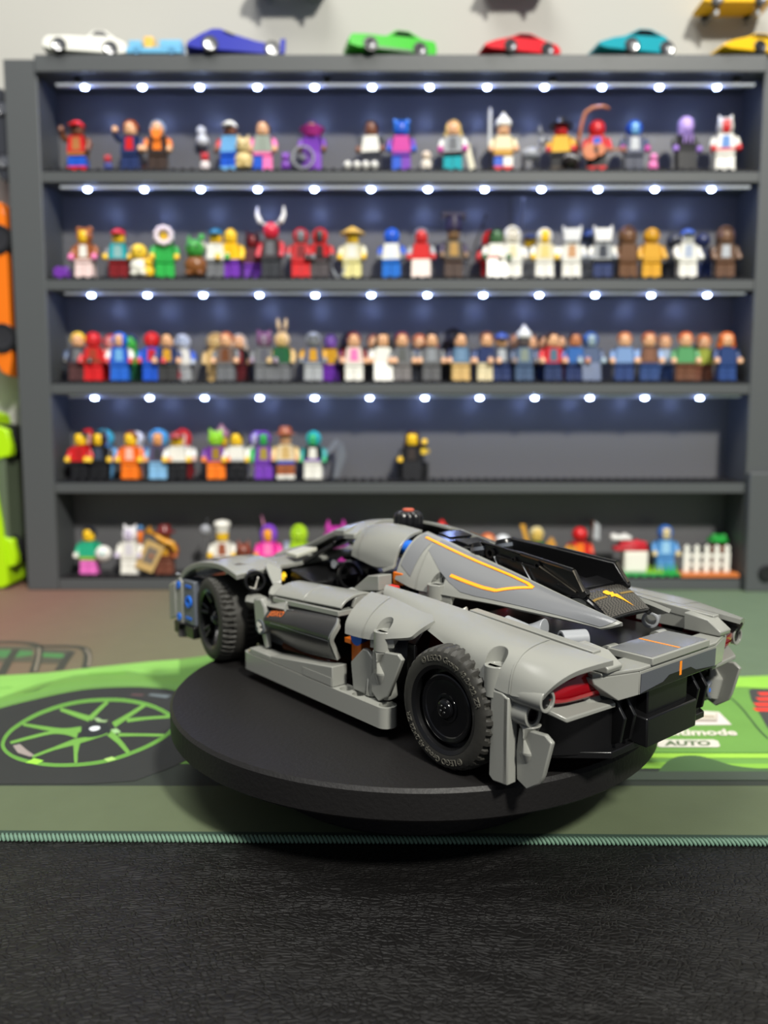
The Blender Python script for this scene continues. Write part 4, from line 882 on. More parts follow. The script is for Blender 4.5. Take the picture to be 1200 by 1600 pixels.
# ---- tail fins --------------------------------------------------------
FINP = [(-41, 8.6, 65.2), (-62, 10.4, 63.4), (-86.6, 12.4, 60.8), (-91.6, 12.8, 54.2), (-90, 12.7, 52.0), (-80, 11.9, 50.4), (-58, 10.2, 53.2), (-43, 8.8, 57.6)]
fn = both('tail_fin', multi((b_slab, FINP, (0, -1.5, 0))), M_BLACK, 0.3)
both('fin_rim', multi((b_tube, [(-41, 8.7, 65.2), (-62, 10.5, 63.4), (-86.6, 12.5, 60.8)], 0.75, 8)), M_BLACK, 0, fn)
both('fin_edge_rod', multi((b_tube, [(-86.8, 12.6, 60.8), (-91.4, 13.0, 54.2)], 0.7, 8)), M_STEEL, 0, fn)
both('fin_end', multi((b_tube, [(-90.9, 10.9, 53.4), (-90.9, 13.2, 53.4)], 1.7, 14)), M_BLACK, 0.2, fn)
both('fin_brace', multi((b_tube, [(-72, 12.3, 60.2), (-88.6, 13.3, 53.6)], 0.45, 8)), M_STEEL, 0, fn)
both('fin_brace', multi((b_tube, [(-63, 11.4, 60.0), (-68.4, 11.9, 53.4)], 0.35, 8), (b_tube, [(-48.4, 10.2, 60.6), (-50.0, 10.2, 57.6)], 0.35, 8)), M_LGREY, 0, fn)
both('fin_boss', multi((ringtube, (-46.4, 9.0, 61.6), (-46.4, 10.6, 61.6), 2.0, 1.2, 16), (ringtube, (-70.5, 11.2, 60.2), (-70.5, 12.3, 60.2), 1.3, 0.7, 12), (ringtube, (-58.6, 10.2, 60.8), (-58.6, 11.3, 60.8), 1.0, 0.5, 12)), M_BLACK, 0, fn)
both('fin_rail', multi((b_tube, [(-50, 10.3, 61.2), (-70, 12.0, 59.4)], 0.5, 8)), M_BLACK, 0, fn)
both('fin_clip', multi((b_lathe, [(0, 0), (3.4, 0.3), (3.8, 1.5), (3.8, 4.5), (3.2, 6), (0, 6.2)], 20, (-39.4, 7.0, 58.8), (0.25, 0, 1))), M_BLACK, 0, fn)
both('clip_band', multi((ringtube, (-38.6, 7.0, 61.6), (-38.3, 7.0, 63.0), 4.05, 3.5, 20)), M_DGREY, 0, fn)
one('fin_bridge', multi((b_slab, [(-70, -11, 53.4), (-70, 11, 53.4), (-88, 12, 50.6), (-88, -12, 50.6)], (0, 0, 1.4)), (b_slab, [(-80, -12.4, 54.4), (-80, 12.4, 54.4), (-87, 12.4, 53), (-87, -12.4, 53)], (0, 0, 1.0)))(), M_BLACK, 0.3)
# ---- carbon panel with bolt emblem ---------------------------------------
def carbon():
    m = bpy.data.materials.new('carbon_weave_print'); m.use_nodes = True; nt = m.node_tree; b = nt.nodes['Principled BSDF']; L = nt.links.new
    tc = nt.nodes.new('ShaderNodeTexCoord'); ck = nt.nodes.new('ShaderNodeTexChecker'); ck.inputs['Scale'].default_value = 1250
    ck.inputs['Color1'].default_value = lin((36, 35, 34)); ck.inputs['Color2'].default_value = lin((72, 69, 64))
    L(tc.outputs['Object'], ck.inputs['Vector']); L(ck.outputs['Color'], b.inputs['Base Color']); b.inputs['Roughness'].default_value = 0.25
    return m
CARB = Loft([[(u, v, w+d) for v, d in ((13, -1.2), (11, 0), (5, 0.3), (0, 0.4), (-5, 0.3), (-11, 0), (-13, -1.2))] for u, w in ((-80, 50.6), (-86, 52.8), (-90, 53.2), (-94, 51.6), (-97.6, 49.2), (-101.4, 46.2))], 20, 18)
CARB.sg = 1 if CARB.nrm(10, 9).z > 0 else -1
cb = one('rear_badge_panel', CARB.bm(1.6), M_GLOSS, 0.25)
one('carbon_sticker', CARB.patch(0.36, 0.97, lambda t: 0.12, lambda t: 0.88, 0.2), carbon(), 0, cb)
one('gold_line', CARB.strip([(0.62, 0.12), (0.62, 0.36)], 0.9, 0.3), mat('dull_gold_print', (120, 96, 40), 0.4), 0, cb)
one('gold_line', CARB.strip([(0.62, 0.62), (0.62, 0.88)], 0.9, 0.3), mat('dull_gold_print', (120, 96, 40), 0.4), 0, cb)
def emblem():
    bm = bmesh.new()
    pts = [(0.46, 0.40), (0.50, 0.34), (0.53, 0.44), (0.58, 0.38), (0.60, 0.46), (0.66, 0.42), (0.66, 0.52), (0.80, 0.66), (0.98, 0.80), (0.72, 0.66), (0.68, 0.61), (0.62, 0.66), (0.60, 0.58), (0.54, 0.60), (0.53, 0.53), (0.46, 0.50)]
    vs = [bm.verts.new(CARB.at(0.50+(a-0.46)*0.78, 0.46+(b-0.5)*0.62, 0.4)) for a, b in pts]
    f = bm.faces.new(vs); bmesh.ops.triangulate(bm, faces=[f]); return bm
one('bolt_emblem', emblem(), M_STRIPE, 0, cb)
both('fin_foot', multi((b_box2, (-92, 8.5, 47), (-86, 12.5, 52))), M_GREY, 0.3)
# ---- rear deck pieces ---------------------------------------------------
tl = one('rear_tile', multi((b_box2, (-120.5, -17.4, 36.2), (-104, 17.4, 38.6)))(), M_GREY, 0.3)
one('tile_sticker', multi((b_box2, (-119.6, -16.6, 38.5), (-104.6, 16.6, 38.68)))(), M_STICK, 0, tl)
one('tile_stripe', multi((b_box2, (-119.4, -0.5, 38.6), (-104.8, 0.5, 38.76)))(), M_STRIPE2, 0, tl)
both('tile_hinge', multi((ringtube, (-103.6, 12, 36.4), (-103.6, 17, 36.4), 2.6, 1.8, 20)), M_GREY, 0)
one('tail_support', multi((b_box2, (-118, -24, 30), (-104, 24, 36)))(), M_BLACK, 0.3)
both('shock_absorber', multi((b_tube, [(-70, 27, 41), (-84, 24, 42)], 3.4, 20), (b_tube, [(-66, 28, 41), (-70, 27, 41)], 1.6, 12)), M_LGREY, 0.3)
both('rear_ring', multi((ringtube, (-97, 19, 40.5), (-93, 27, 40.5), 3.0, 2.0)), M_LGREY, 0.2)
both('light_link', multi((b_tube, [(-50, 27, 41.4), (-43, 30, 42)], 2.6, 14)), M_WHITE, 0.3)
rb = one('rear_beam', multi((b_slab, [(-119.6, 23, 28), (-119.6, -23, 28), (-119.8, -23, 35.4), (-119.8, 23, 35.4)], (7, 0, 0)))(), M_GREY, 0.25)
both('beam_end', multi((b_slab, [(-119.6, 23.05, 28), (-118, 31.4, 27.6), (-115, 39.6, 33.6), (-114.8, 40.2, 35.4), (-119.8, 23.05, 35.4)], (7, 0, 0))), M_GREY, 0.3, (rb, rb))
one('beam_top', multi((b_slab, [(-119.8, -23, 35.4), (-119.8, 23, 35.4), (-114.8, 40.2, 35.5), (-110, 38, 35.5), (-110, -38, 35.5), (-114.8, -40.2, 35.5)], (0, 0, 1.1)))(), M_GREY, 0.3, rb)
M_BST = mat('slate_sticker', (82, 84, 92), 0.3)
one('beam_sticker', multi((b_slab, [(-119.7, 22.6, 28.5), (-119.7, -22.6, 28.5), (-119.9, -22.6, 34.6), (-119.9, 22.6, 34.6)], (-0.15, 0, 0)))(), M_BST, 0, rb)
one('beam_black_print', multi((b_slab, [(-119.8, 22.4, 28.5), (-119.8, -22.4, 28.5), (-119.8, -10, 29.6), (-119.85, -6.5, 31.2), (-119.85, 6.5, 31.2), (-119.8, 10, 29.6)], (-0.2, 0, 0)))(), M_GLOSS, 0, rb)
one('beam_stripe', multi((b_slab, [(-119.85, 0.65, 29.8), (-119.85, -0.65, 29.8), (-119.95, -0.65, 34.4), (-119.95, 0.65, 34.4)], (-0.2, 0, 0)))(), M_STRIPE2, 0, rb)
both('end_cap', multi((b_tube, [(-110, 34, 25), (-110, 34, 35)], 4.0, 20)), M_GREY, 0.3)
# tail lights and lower lips
TLG = Loft([
    [(-103, 57, 35), (-107, 56.6, 33.8), (-109, 56.2, 31.6), (-107.5, 55.6, 29.2)],
    [(-104, 48, 38.6), (-110.6, 48, 36.6), (-112.4, 48, 31.6), (-110.6, 48, 28.6)],
    [(-104, 32, 40.4), (-111.5, 32, 38.4), (-113.6, 32, 32), (-112, 32, 28)]], 12, 10)
TLG.sg = 1 if TLG.nrm(6, 5).x < 0 else -1
both('tail_light', lambda: TLG.bm(3.0), M_RED, 0.2)
both('light_rib', lambda: TLG.strip([(0.05, 0.8), (0.95, 0.8)], 1.6, 0.3), mat('bright_red_clear', (205, 25, 40), 0.12, coat=0.5), 0)
both('light_box', multi((b_box2, (-108, 36, 27), (-100, 50, 36))), M_DRED, 0.3)
both('lower_lip', multi((b_slab, [(-100, 56, 29.2), (-107, 55, 28.8), (-113.6, 50.4, 25.4), (-115.6, 29, 25.8), (-112, 28, 27.2), (-100, 30, 28.4)], (0, 0, -1.4))), M_GREY, 0.35)
# black diffuser
one('diffuser', multi((b_slab, [(-96, -45, 8), (-96, 45, 8), (-102, 42, 8), (-112, 28, 8), (-112, -28, 8), (-102, -42, 8)], (0, 0, 18.4)))(), M_BLACK, 0.4)
one('diffuser_block', multi((b_slab, [(-110, -17, 19.5), (-110, 17, 19.5), (-118, 15, 18), (-118, -15, 18)], (0, 0, -9.5)), (b_box2, (-116, -12, 18), (-108, 12, 27)))(), M_BLACK, 0.5)
one('diffuser_shelf', multi((b_slab, [(-108, -34, 25.6), (-108, 34, 25.6), (-117.6, 27, 27.4), (-117.6, -27, 27.4)], (0, 0, 1.0)))(), M_BLACK, 0.3)
for v in (-25.4, -20, 18.6, 24):
    one('diffuser_fin', multi((b_slab, [(-108, v, 9), (-115, v, 12), (-116.5, v, 20), (-113, v, 25), (-106, v, 25)], (0, 1.4, 0)))(), M_BLACK, 0.3)
one('diffuser_lip', multi((b_slab, [(-100, -42, 9), (-100, 42, 9), (-114, 28, 9.5), (-114, -28, 9.5)], (0, 0, -2.2)))(), M_BLACK, 0.3)
# rear corner blades
cb1 = both('corner_blade', multi((b_slab, [(-92.6, 60, 31), (-92.2, 60, 4), (-94, 60, 2.6), (-99.6, 60, 3), (-99.8, 60, 29.6), (-97, 60, 31)], (0, -2.4, 0)), (b_slab, [(-97.6, 60, 30), (-97.6, 60, 3), (-99.8, 60, 3), (-99.8, 60, 30)], (0, -4.4, 0))), M_GREY, 0.5)
both('corner_tube', multi((ringtube, (-97, 55.2, 25.2), (-105.4, 55.2, 25.2), 3.8, 2.6, 24)), M_GREY, 0.2, cb1)
both('corner_pin', multi((ringtube, (-99, 55.2, 25.2), (-105.0, 55.2, 25.2), 2.6, 1.9, 20), (b_tube, [(-99, 55.2, 25.2), (-103.4, 55.2, 25.2)], 1.9, 16)), M_BLACK, 0, cb1)
both('corner_flap', multi((b_slab, [(-101, 56.6, 20.6), (-110.6, 56.6, 21.2), (-113.2, 56.6, 19.4), (-110.4, 56.6, 8.6), (-109.2, 56.6, 6.0), (-104.4, 56.6, 2.6), (-100.4, 56.6, 4.4), (-100, 56.6, 13)], (0, -1.8, 0)),
                          (b_tube, [(-103.6, 54.4, 22), (-103.6, 54.4, 14), (-103.6, 52.6, 6)], [3.4, 3.4, 2.4], 20)), M_GREY, 0.4)
ct = both('inner_tube', multi((ringtube, (-96.5, 51.6, 9.8), (-104.6, 51.6, 9.8), 3.6, 2.4, 24), (b_tube, [(-97, 51.6, 9.8), (-103.4, 51.6, 9.8)], 2.4, 16)), M_DGREY, 0.2, None)
both('blue_axle_pin', multi((b_box, (-103.6, 51.6, 9.8), (1.4, 3.8, 1.3)), (b_box, (-103.6, 51.6, 9.8), (1.4, 1.3, 3.8))), M_BLUE, 0, ct)

# ---- front end ------------------------------------------------------
FF = [(113.5, 36.4), (107, 40.8), (97.5, 44.5), (87, 46.6), (75, 47.4), (66, 46.6), (57, 44.6)]
def ffend():
    rows = [[(u, v, w+h) for u, w in FF] for v, h in ((61, 0), (50, 0.9), (37, 1.0))]
    L = Loft(rows, 8, 28); L.sg = 1 if L.nrm(4, 14).z > 0 else -1
    return L.bm(2.6)
ff = both('front_fender', ffend, M_GREY, 0.35)
M_FST = mat('dark_gloss_sticker', (88, 90, 96), 0.16)
both('fender_sticker', multi((b_slab, [(96, 56, 46.0), (84, 57, 47.6), (66, 56, 47.2), (62, 40, 46.6), (80, 40, 48.4), (98, 42, 45.9)], (0, 0, 0.25))), M_FST, 0, ff)
HOOD = Loft([
    [(124, 34, 24), (125, 16, 27), (125, 0, 28), (125, -16, 27), (124, -34, 24)],
    [(112, 36, 36), (114, 18, 37.6), (114, 0, 38.4), (114, -18, 37.6), (112, -36, 36)],
    [(98, 37, 43), (99, 20, 43), (99, 0, 43.6), (99, -20, 43), (98, -37, 43)],
    [(80, 37, 46), (80, 22, 46), (80, 0, 47), (80, -22, 46), (80, -37, 46)],
    [(64, 37, 45), (64, 24, 45.4), (64, 0, 47), (64, -24, 45.4), (64, -37, 45)]], 18, 18)
HOOD.sg = 1 if HOOD.nrm(9, 9).z > 0 else -1
one('bonnet', HOOD.bm(2.0), M_GREY, 0.3)
both('bonnet_tile', multi((b_slab, [(74, 14, 49.2), (74, 24, 47.2), (62, 26, 47.6), (62, 14, 50)], (0, 0, 1.8))), mat('cream_grey_plastic', (178, 178, 165), 0.35), 0.3)
both('bumper_side', multi((b_slab, [(126, 58, 31.5), (124, 62, 30), (117, 62, 33), (117, 54, 34), (124, 50, 33)], (0, 0, -18))), M_GREY, 0.6)
bb = both('bumper_block', multi((b_box2, (99, 52, 13), (115.5, 60.6, 35))), M_DGREY, 0.6)
both('block_plate', multi((b_slab, [(116.8, 61.4, 13), (112.4, 61.4, 10.8), (110.6, 61.4, 13.4), (110.6, 61.4, 33.4), (113, 61.4, 35.6), (116.8, 61.4, 34)], (0, -6, 0))), M_GREY, 0.4, bb)
both('blue_pin', multi((ringtube, (104.6, 59, 24.5), (104.6, 61.4, 24.5), 3.0, 1.6, 20)), M_BLUE, 0, bb)
both('blue_pin', multi((b_lathe, [(0, 0), (1.9, 0), (1.9, 1.0), (0, 1.0)], 16, (113.8, 61, 31.6), (0, 1, 0)), (b_lathe, [(0, 0), (1.9, 0), (1.9, 1.0), (0, 1.0)], 16, (113.8, 61, 15.6), (0, 1, 0))), M_BLUE, 0, bb)
both('blue_pin', multi((b_box2, (102.4, 60.2, 31.4), (107.6, 61.0, 32.6)), (b_box2, (102.4, 60.2, 15.6), (107.6, 61.0, 16.8))), M_BLUE, 0, bb)
both('front_splitter', multi((b_box2, (100, 40, 6.5), (121, 61, 12.5)), (b_tube, [(112, 59, 6), (112, 59, 13)], 4, 16)), M_BLACK, 0.4)
one('nose', multi((b_slab, [(110, -50, 12), (124, -46, 14), (124, 46, 14), (110, 50, 12)], (0, 0, 10)), (b_box2, (100, -44, 8), (120, 44, 14)))(), M_DGREY, 0.6)
both('headlight_rod', multi((b_tube, [(122, 58, 35.4), (112, 60, 36.8)], 0.9, 8)), M_LGREY, 0)

# ================================================================== toy figures
FS = 1.04           # figure scale
def fmesh(name, fn, smooth=40):
    bm = bmesh.new(); fn(bm)
    bmesh.ops.scale(bm, vec=(FS, FS, FS), verts=bm.verts[:])
    me = finish(bm, name, smooth); me.materials.append(M_WHITE); return me
def leg_fn(s):
    def f(bm):
        prof = [(-4.6, 0), (3.6, 0), (3.6, 10), (2.2, 12.4), (-1.6, 12.4), (-3.5, 10.4), (-3.6, 3.4), (-4.6, 3.0)]
        b_slab(bm, [(s*0.25, y, z) for y, z in prof], (s*7.4, 0, 0))
    return f
def arm_fn(s):
    return lambda bm: b_tube(bm, [(s*6.6, 0, 26.4), (s*8.6, -0.2, 24.6), (s*9.9, -0.8, 20.6), (s*9.9, -3.2, 17.6)], [2.3, 2.6, 2.5, 2.3], 10)
def armup_fn(s):
    return lambda bm: b_tube(bm, [(s*6.6, 0, 25.4), (s*8.8, -0.6, 25.2), (s*10.6, -3.2, 26.2), (s*10.8, -5.4, 29.4)], [2.3, 2.6, 2.5, 2.2], 10)
def hand_fn(s, up=False):
    c = (s*10.0, -5.0, 16.4) if not up else (s*10.8, -6.0, 31.6)
    def f(bm):
        b_lathe(bm, [(1.2, -2), (2.3, -2), (2.3, 2), (1.2, 2)], 12, c, (0, 0.3, 1), closed=True)
        b_tube(bm, [(c[0], c[1]+2.6, c[2]+(0.8 if not up else -1.6)), (c[0], c[1]+1.2, c[2])], 1.3, 8)
    return f
FM = {}
for s, n in ((1, 'r'), (-1, 'l')):
    FM['leg'+n] = fmesh('leg', leg_fn(s)); FM['arm'+n] = fmesh('arm', arm_fn(s)); FM['armu'+n] = fmesh('arm', armup_fn(s))
    FM['hand'+n] = fmesh('hand', hand_fn(s)); FM['handu'+n] = fmesh('hand', hand_fn(s, True))
FM['hips'] = fmesh('hips', lambda bm: (b_box2(bm, (-7.8, -3.6, 12.5), (7.8, 3.6, 15)), b_tube(bm, [(-7.7, 0, 11.6), (7.7, 0, 11.6)], 2.6, 12)))
def torso_fn(bm):
    b_slab(bm, [(-7.8, -3.9, 15), (7.8, -3.9, 15), (5.9, -3.7, 27.6), (-5.9, -3.7, 27.6)], (0, 7.6, 0))
    b_lathe(bm, [(0, 27.4), (3.0, 27.4), (3.0, 29), (0, 29)], 16)
FM['torso'] = fmesh('torso', torso_fn)
FM['head'] = fmesh('head', lambda bm: b_lathe(bm, [(0, 28.4), (3.6, 28.4), (4.7, 29.2), (5.1, 30.4), (5.1, 36.2), (4.7, 37.4), (3.4, 38.2), (2.5, 38.2), (2.5, 39.8), (0, 39.8)], 20))
def face_fn(bm):
    for x in (-1.7, 1.7): b_ball(bm, (x, -4.85, 34.2), 0.62, 5, (1, 0.5, 1.1))
    b_tube(bm, [(-1.8, -4.75, 31.5), (-0.7, -5.1, 31.0), (0.7, -5.1, 31.0), (1.8, -4.75, 31.5)], 0.25, 5)
FM['face'] = fmesh('face_print', face_fn)
def shell(bm, r0, keep, c=(0, 0, 33.8), sc=(1, 1, 1), th=0.8, nu=20, nv=12, bump=0.0):
    """part of a sphere kept where keep(theta from top, phi from front) is true"""
    vo, vi = {}, {}
    def vert(d, i, j, rr):
        k = (i % nu, j)
        if k not in d:
            th_ = math.pi*j/nv; ph = 2*math.pi*i/nu
            r2 = rr*(1+bump*math.sin(5*ph+j)*math.sin(th_))
            d[k] = bm.verts.new((c[0]+r2*sc[0]*math.sin(th_)*math.sin(ph), c[1]-r2*sc[1]*math.sin(th_)*math.cos(ph), c[2]+r2*sc[2]*math.cos(th_)))
        return d[k]
    F = set()
    for i in range(nu):
        for j in range(nv):
            th_ = math.pi*(j+0.5)/nv; ph = 2*math.pi*(i+0.5)/nu
            if ph > math.pi: ph -= 2*math.pi
            if keep(th_, abs(ph)): F.add((i, j))
    E = {}
    for i, j in F:
        q = [(i, j), (i+1, j), (i+1, j+1), (i, j+1)]
        for d, rr, fl in ((vo, r0, False), (vi, r0-th, True)):
            v = [vert(d, a % nu, b, rr) for a, b in q]
            vv = []
            for x in v:
                if x not in vv: vv.append(x)
            if len(vv) >= 3:
                try: bm.faces.new(vv[::-1] if fl else vv)
                except ValueError: pass
        for a, b in zip(q, q[1:]+q[:1]):
            a = (a[0] % nu, a[1]); b = (b[0] % nu, b[1])
            k = tuple(sorted((a, b))); E[k] = E.get(k, 0)+1
    for (a, b), n in E.items():
        if n == 1:
            try: bm.faces.new((vo[a], vo[b], vi[b], vi[a]))
            except (ValueError, KeyError): pass
def h_short(bm): shell(bm, 6.3, lambda t, p: t < 0.9 or (t < 1.9 and p > 1.15) or (t < 1.25 and p > 0.5), (0, 0.3, 34.6), (1, 1, 1.0), 1.6, bump=0.05)
def h_long(bm):
    shell(bm, 6.5, lambda t, p: t < 0.85 or (t < 2.2 and p > 0.95), (0, 0.3, 34.4), (1, 1, 1), 1.6, bump=0.04)
    b_slab(bm, [(-6.2, 2.4, 33), (6.2, 2.4, 33), (5.6, 4.6, 22.5), (-5.6, 4.6, 22.5)], (0, 2.2, 0))
    for s in (-1, 1): b_tube(bm, [(s*5.4, -0.6, 35), (s*6.0, -0.8, 30), (s*5.6, 0.4, 24.5)], [1.6, 2.0, 1.2], 8)
def h_helmet(bm): shell(bm, 6.6, lambda t, p: t < 2.35, (0, 0, 34.0), (1, 1, 1), 0.9)
def h_hood(bm): shell(bm, 6.7, lambda t, p: (t < 0.8 or p > 0.72) and t < 2.6, (0, 0.3, 33.8), (1, 1, 1.06), 1.4)
def h_afro(bm): shell(bm, 8.6, lambda t, p: (t < 0.7 or p > 0.62) and t < 2.7, (0, 1.6, 34.4), (1, 0.85, 0.95), 3.4, bump=0.04)
def h_cap(bm):
    shell(bm, 6.2, lambda t, p: t < 1.45, (0, 0, 34.8), (1, 1, 0.9), 1.2)
    b_slab(bm, [(-4.6, -4, 35.2), (4.6, -4, 35.2), (3.4, -9.4, 34.6), (-3.4, -9.4, 34.6)], (0, 0, 0.9))
def h_hat(bm):
    b_lathe(bm, [(5.0, 36.2), (9.6, 35.8), (9.8, 36.4), (6.2, 37.2), (5.6, 38), (5.2, 41.4), (3.8, 42.6), (0, 42.4)], 24)
def h_cone(bm): b_lathe(bm, [(4.8, 36.4), (10.4, 35.6), (10.2, 36.4), (5, 39.6), (1, 42), (0, 42.2)], 24)
def h_chef(bm):
    b_lathe(bm, [(4.8, 36), (5.7, 36), (5.7, 39.4), (6.8, 40.8), (7.3, 43), (6.4, 45.2), (3, 46.4), (0, 46.4)], 24)
def h_ears(bm):
    h_hood(bm)
    for s in (-1, 1): b_ball(bm, (s*4.9, 0.4, 39.6), 2.3, 7, (1, 0.6, 1.1))
def h_pointears(bm):
    h_hood(bm)
    for s in (-1, 1): b_lathe(bm, [(2.0, 0), (1.2, 3), (0, 5)], 8, (s*4.0, 0.4, 38.6), (s*0.25, 0, 1))
def h_rabbit(bm):
    h_hood(bm)
    for s in (-1, 1): b_tube(bm, [(s*2.0, 0.4, 38.6), (s*2.9, 0.4, 45), (s*3.6, 0.4, 52)], [1.5, 1.9, 0.9], 8)
def h_tall(bm):
    b_lathe(bm, [(4.8, 35.4), (6.6, 35.4), (7, 39), (6, 44), (6, 47), (0, 47)], 20)
    b_box2(bm, (-10, -4, 46.6), (10, 4, 48.6)); b_box2(bm, (-10, -3, 43.6), (-8, 3, 47)); b_box2(bm, (8, -3, 43.6), (10, 3, 47))
def h_bighood(bm): shell(bm, 7.8, lambda t, p: (t < 0.7 or p > 0.6) and t < 2.7, (0, 0.8, 33.6), (1, 1, 1.2), 1.6)
def h_dome(bm):
    b_lathe(bm, [(5.6, 28.6), (6.0, 31), (6.4, 36), (5.6, 40.4), (3.2, 42.8), (0, 43.4)], 20)
def h_turban(bm): b_lathe(bm, [(5.2, 35.2), (6.6, 36), (6.8, 38), (6, 40.6), (3.2, 43), (1.0, 46.6), (0, 47)], 20)
def h_helm2(bm):
    shell(bm, 6.8, lambda t, p: (t < 1.05 or p > 0.8 or t > 1.75) and t < 2.5, (0, 0, 34.0), (1, 1, 1), 1.1)
def h_boxhelm(bm):
    b_slab(bm, [(-6.2, -6, 29.4), (6.2, -6, 29.4), (7.2, -5, 39.6), (-7.2, -5, 39.6)], (0, 11.4, 0)); b_box2(bm, (-7.8, -2, 36), (-6.4, 3, 42.6)); b_box2(bm, (6.4, -2, 36), (7.8, 3, 42.6))
HAIR = dict(short=h_short, long=h_long, helmet=h_helmet, hood=h_hood, afro=h_afro, cap=h_cap, hat=h_hat, cone=h_cone, chef=h_chef, ears=h_ears, pointears=h_pointears,
            rabbit=h_rabbit, tall=h_tall, bighood=h_bighood, dome=h_dome, turban=h_turban, helm2=h_helm2, boxhelm=h_boxhelm)
HNAME = dict(short='hair', long='hair', afro='hair', cap='cap', hat='hat', cone='hat', chef='hat', tall='hat', turban='hat', helmet='helmet', helm2='helmet', boxhelm='helmet')
for k, fn in HAIR.items(): FM['h_'+k] = fmesh(HNAME.get(k, 'hood'), fn, 50)
def horns_fn(bm):
    for s in (-1, 1): b_tube(bm, [(s*4.4, 0, 38), (s*9.0, -0.5, 41), (s*11.6, -0.6, 46), (s*11.2, -0.4, 52)], [2.4, 2.3, 1.7, 0.4], 10)
FM['horns'] = fmesh('horn', horns_fn)
def cape_fn(bm):
    b_slab(bm, [(-5.6, 4.1, 27.8), (5.6, 4.1, 27.8), (9.6, 6.4, 3), (-9.6, 6.4, 3)], (0, 0.7, 0))
FM['cape'] = fmesh('cape', cape_fn)
FM['skirt'] = fmesh('skirt', lambda bm: b_slab(bm, [(-7.8, -3.8, 15), (7.8, -3.8, 15), (7.9, -6.6, 0), (-7.9, -6.6, 0)], (0, 7.6, 0)))
FM['beard'] = fmesh('beard', lambda bm: b_slab(bm, [(-4.6, -5.4, 32), (4.6, -5.4, 32), (3.4, -6, 26), (0, -6.2, 23.6), (-3.4, -6, 26)], (0, 1.6, 0)))
FM['tent'] = fmesh('tentacles', lambda bm: [b_tube(bm, [(x, -5.0, 32), (x*1.2, -5.9, 27), (x*1.3, -5.4, 21)], [1.5, 1.3, 0.6], 8) for x in (-2.6, 0, 2.6)])
FM['bib'] = fmesh('chest_print', lambda bm: b_slab(bm, [(-3.6, -4.0, 16.4), (3.6, -4.0, 16.4), (3.0, -3.85, 26.4), (-3.0, -3.85, 26.4)], (0, 0.3, 0)))
FM['belt'] = fmesh('belt', lambda bm: b_slab(bm, [(-7.9, -4.05, 15.2), (7.9, -4.05, 15.2), (7.6, -4.02, 17.2), (-7.6, -4.02, 17.2)], (0, 7.9, 0)))
FM['collar'] = fmesh('collar', lambda bm: b_lathe(bm, [(3.4, 27.6), (6.4, 27.4), (10.6, 33.6), (10.0, 34), (5.6, 28.8), (3.4, 28.6)], 14))
FM['shoes'] = fmesh('shoe', lambda bm: [b_box2(bm, (s*0.2, -4.75, 0.05), (s*7.75, 3.75, 3.3)) for s in (-1, 1)])
FM['wreath'] = fmesh('wreath', lambda bm: [b_ball(bm, (6.2*math.sin(a), -6.2, 33.4+6.2*math.cos(a)), 2.5, 6) for a in [k*math.pi/5 for k in range(10)]])
DARK = (30, 28, 28)
FLESH = (226, 172, 128); YEL = (244, 196, 30); BRN = (112, 70, 44)
def figure(x, y, z, label, group, torso, arms, legs, head, hair=None, hcol=None, hand=None, x2=(), rz=None, face=True, h=1.0):
    t = thing('toy_figure', label, 'toy figure', (x, y, z), R(random.uniform(-9, 9)) if rz is None else R(rz), group)
    if h != 1.0: t.scale = (1, 1, h)
    def p(name, key, col, par=None):
        return obj(name, FM[key], plas(col), par or t)
    x2 = dict(x2)
    if 'skirt' in x2: p('skirt', 'skirt', x2['skirt'])
    else:
        p('leg', 'legr', legs); p('leg', 'legl', x2.get('leg2', legs)); p('hips', 'hips', x2.get('hips', legs))
        if 'shoes' in x2: p('shoe', 'shoes', x2['shoes'])
    to = p('torso', 'torso', torso)
    if 'bib' in x2: p('chest_print', 'bib', x2['bib'], to)
    if 'belt' in x2: p('belt', 'belt', x2['belt'], to)
    for s in 'rl':
        up = 'u' if x2.get('up') == s else ''
        p('arm', 'arm'+up+s, arms); p('hand', 'hand'+up+s, hand or head)
    hd = p('head', 'head', head)
    if face and hair not in ('helmet', 'boxhelm', 'dome'): p('face_print', 'face', DARK if head != DARK else (230, 230, 230), hd)
    if hair:
        hh = p(HNAME.get(hair, 'hood'), 'h_'+hair, hcol)
        if hair in ('helmet', 'boxhelm', 'dome') and 'visor' in x2:
            pass
    for k in ('cape', 'beard', 'tent', 'collar', 'wreath', 'horns'):
        if k in x2: p({'tent': 'tentacles', 'horns': 'horn'}.get(k, k), k, x2[k])
    return t
figure(-274.4, 383.0, 363.0, 'brown toy figure in a red cap and blue shorts', 'figures on the top shelf', (205, 32, 36), (120, 72, 48), (30, 84, 196), (120, 72, 48), 'cap', (205, 32, 36), None, {'bib': (176, 116, 66), 'shoes': (205, 32, 36), 'hips': (176, 116, 66), 'up': 'l'})
figure(-228.8, 383.0, 363.0, 'orange haired toy figure in navy suit with red chest', 'figures on the top shelf', (38, 52, 96), (38, 52, 96), (38, 52, 96), (226, 172, 128), 'short', (170, 80, 30), None, {'bib': (205, 32, 36), 'cape': (112, 68, 42), 'up': 'l'})
figure(-205.8, 383.0, 363.0, 'orange bearded toy figure with pale blue hair in orange and black coat', 'figures on the top shelf', (28, 28, 31), (236, 122, 28), (60, 46, 40), (226, 172, 128), 'short', (170, 190, 215), None, {'beard': (236, 122, 28), 'bib': (236, 122, 28)})
figure(-143.7, 383.0, 363.0, 'brown faced toy figure in red sleeves with white cap and blue legs', 'figures on the top shelf', (110, 170, 220), (205, 32, 36), (30, 84, 196), (120, 72, 48), 'cap', (232, 230, 222), None, {'shoes': (110, 170, 220)})
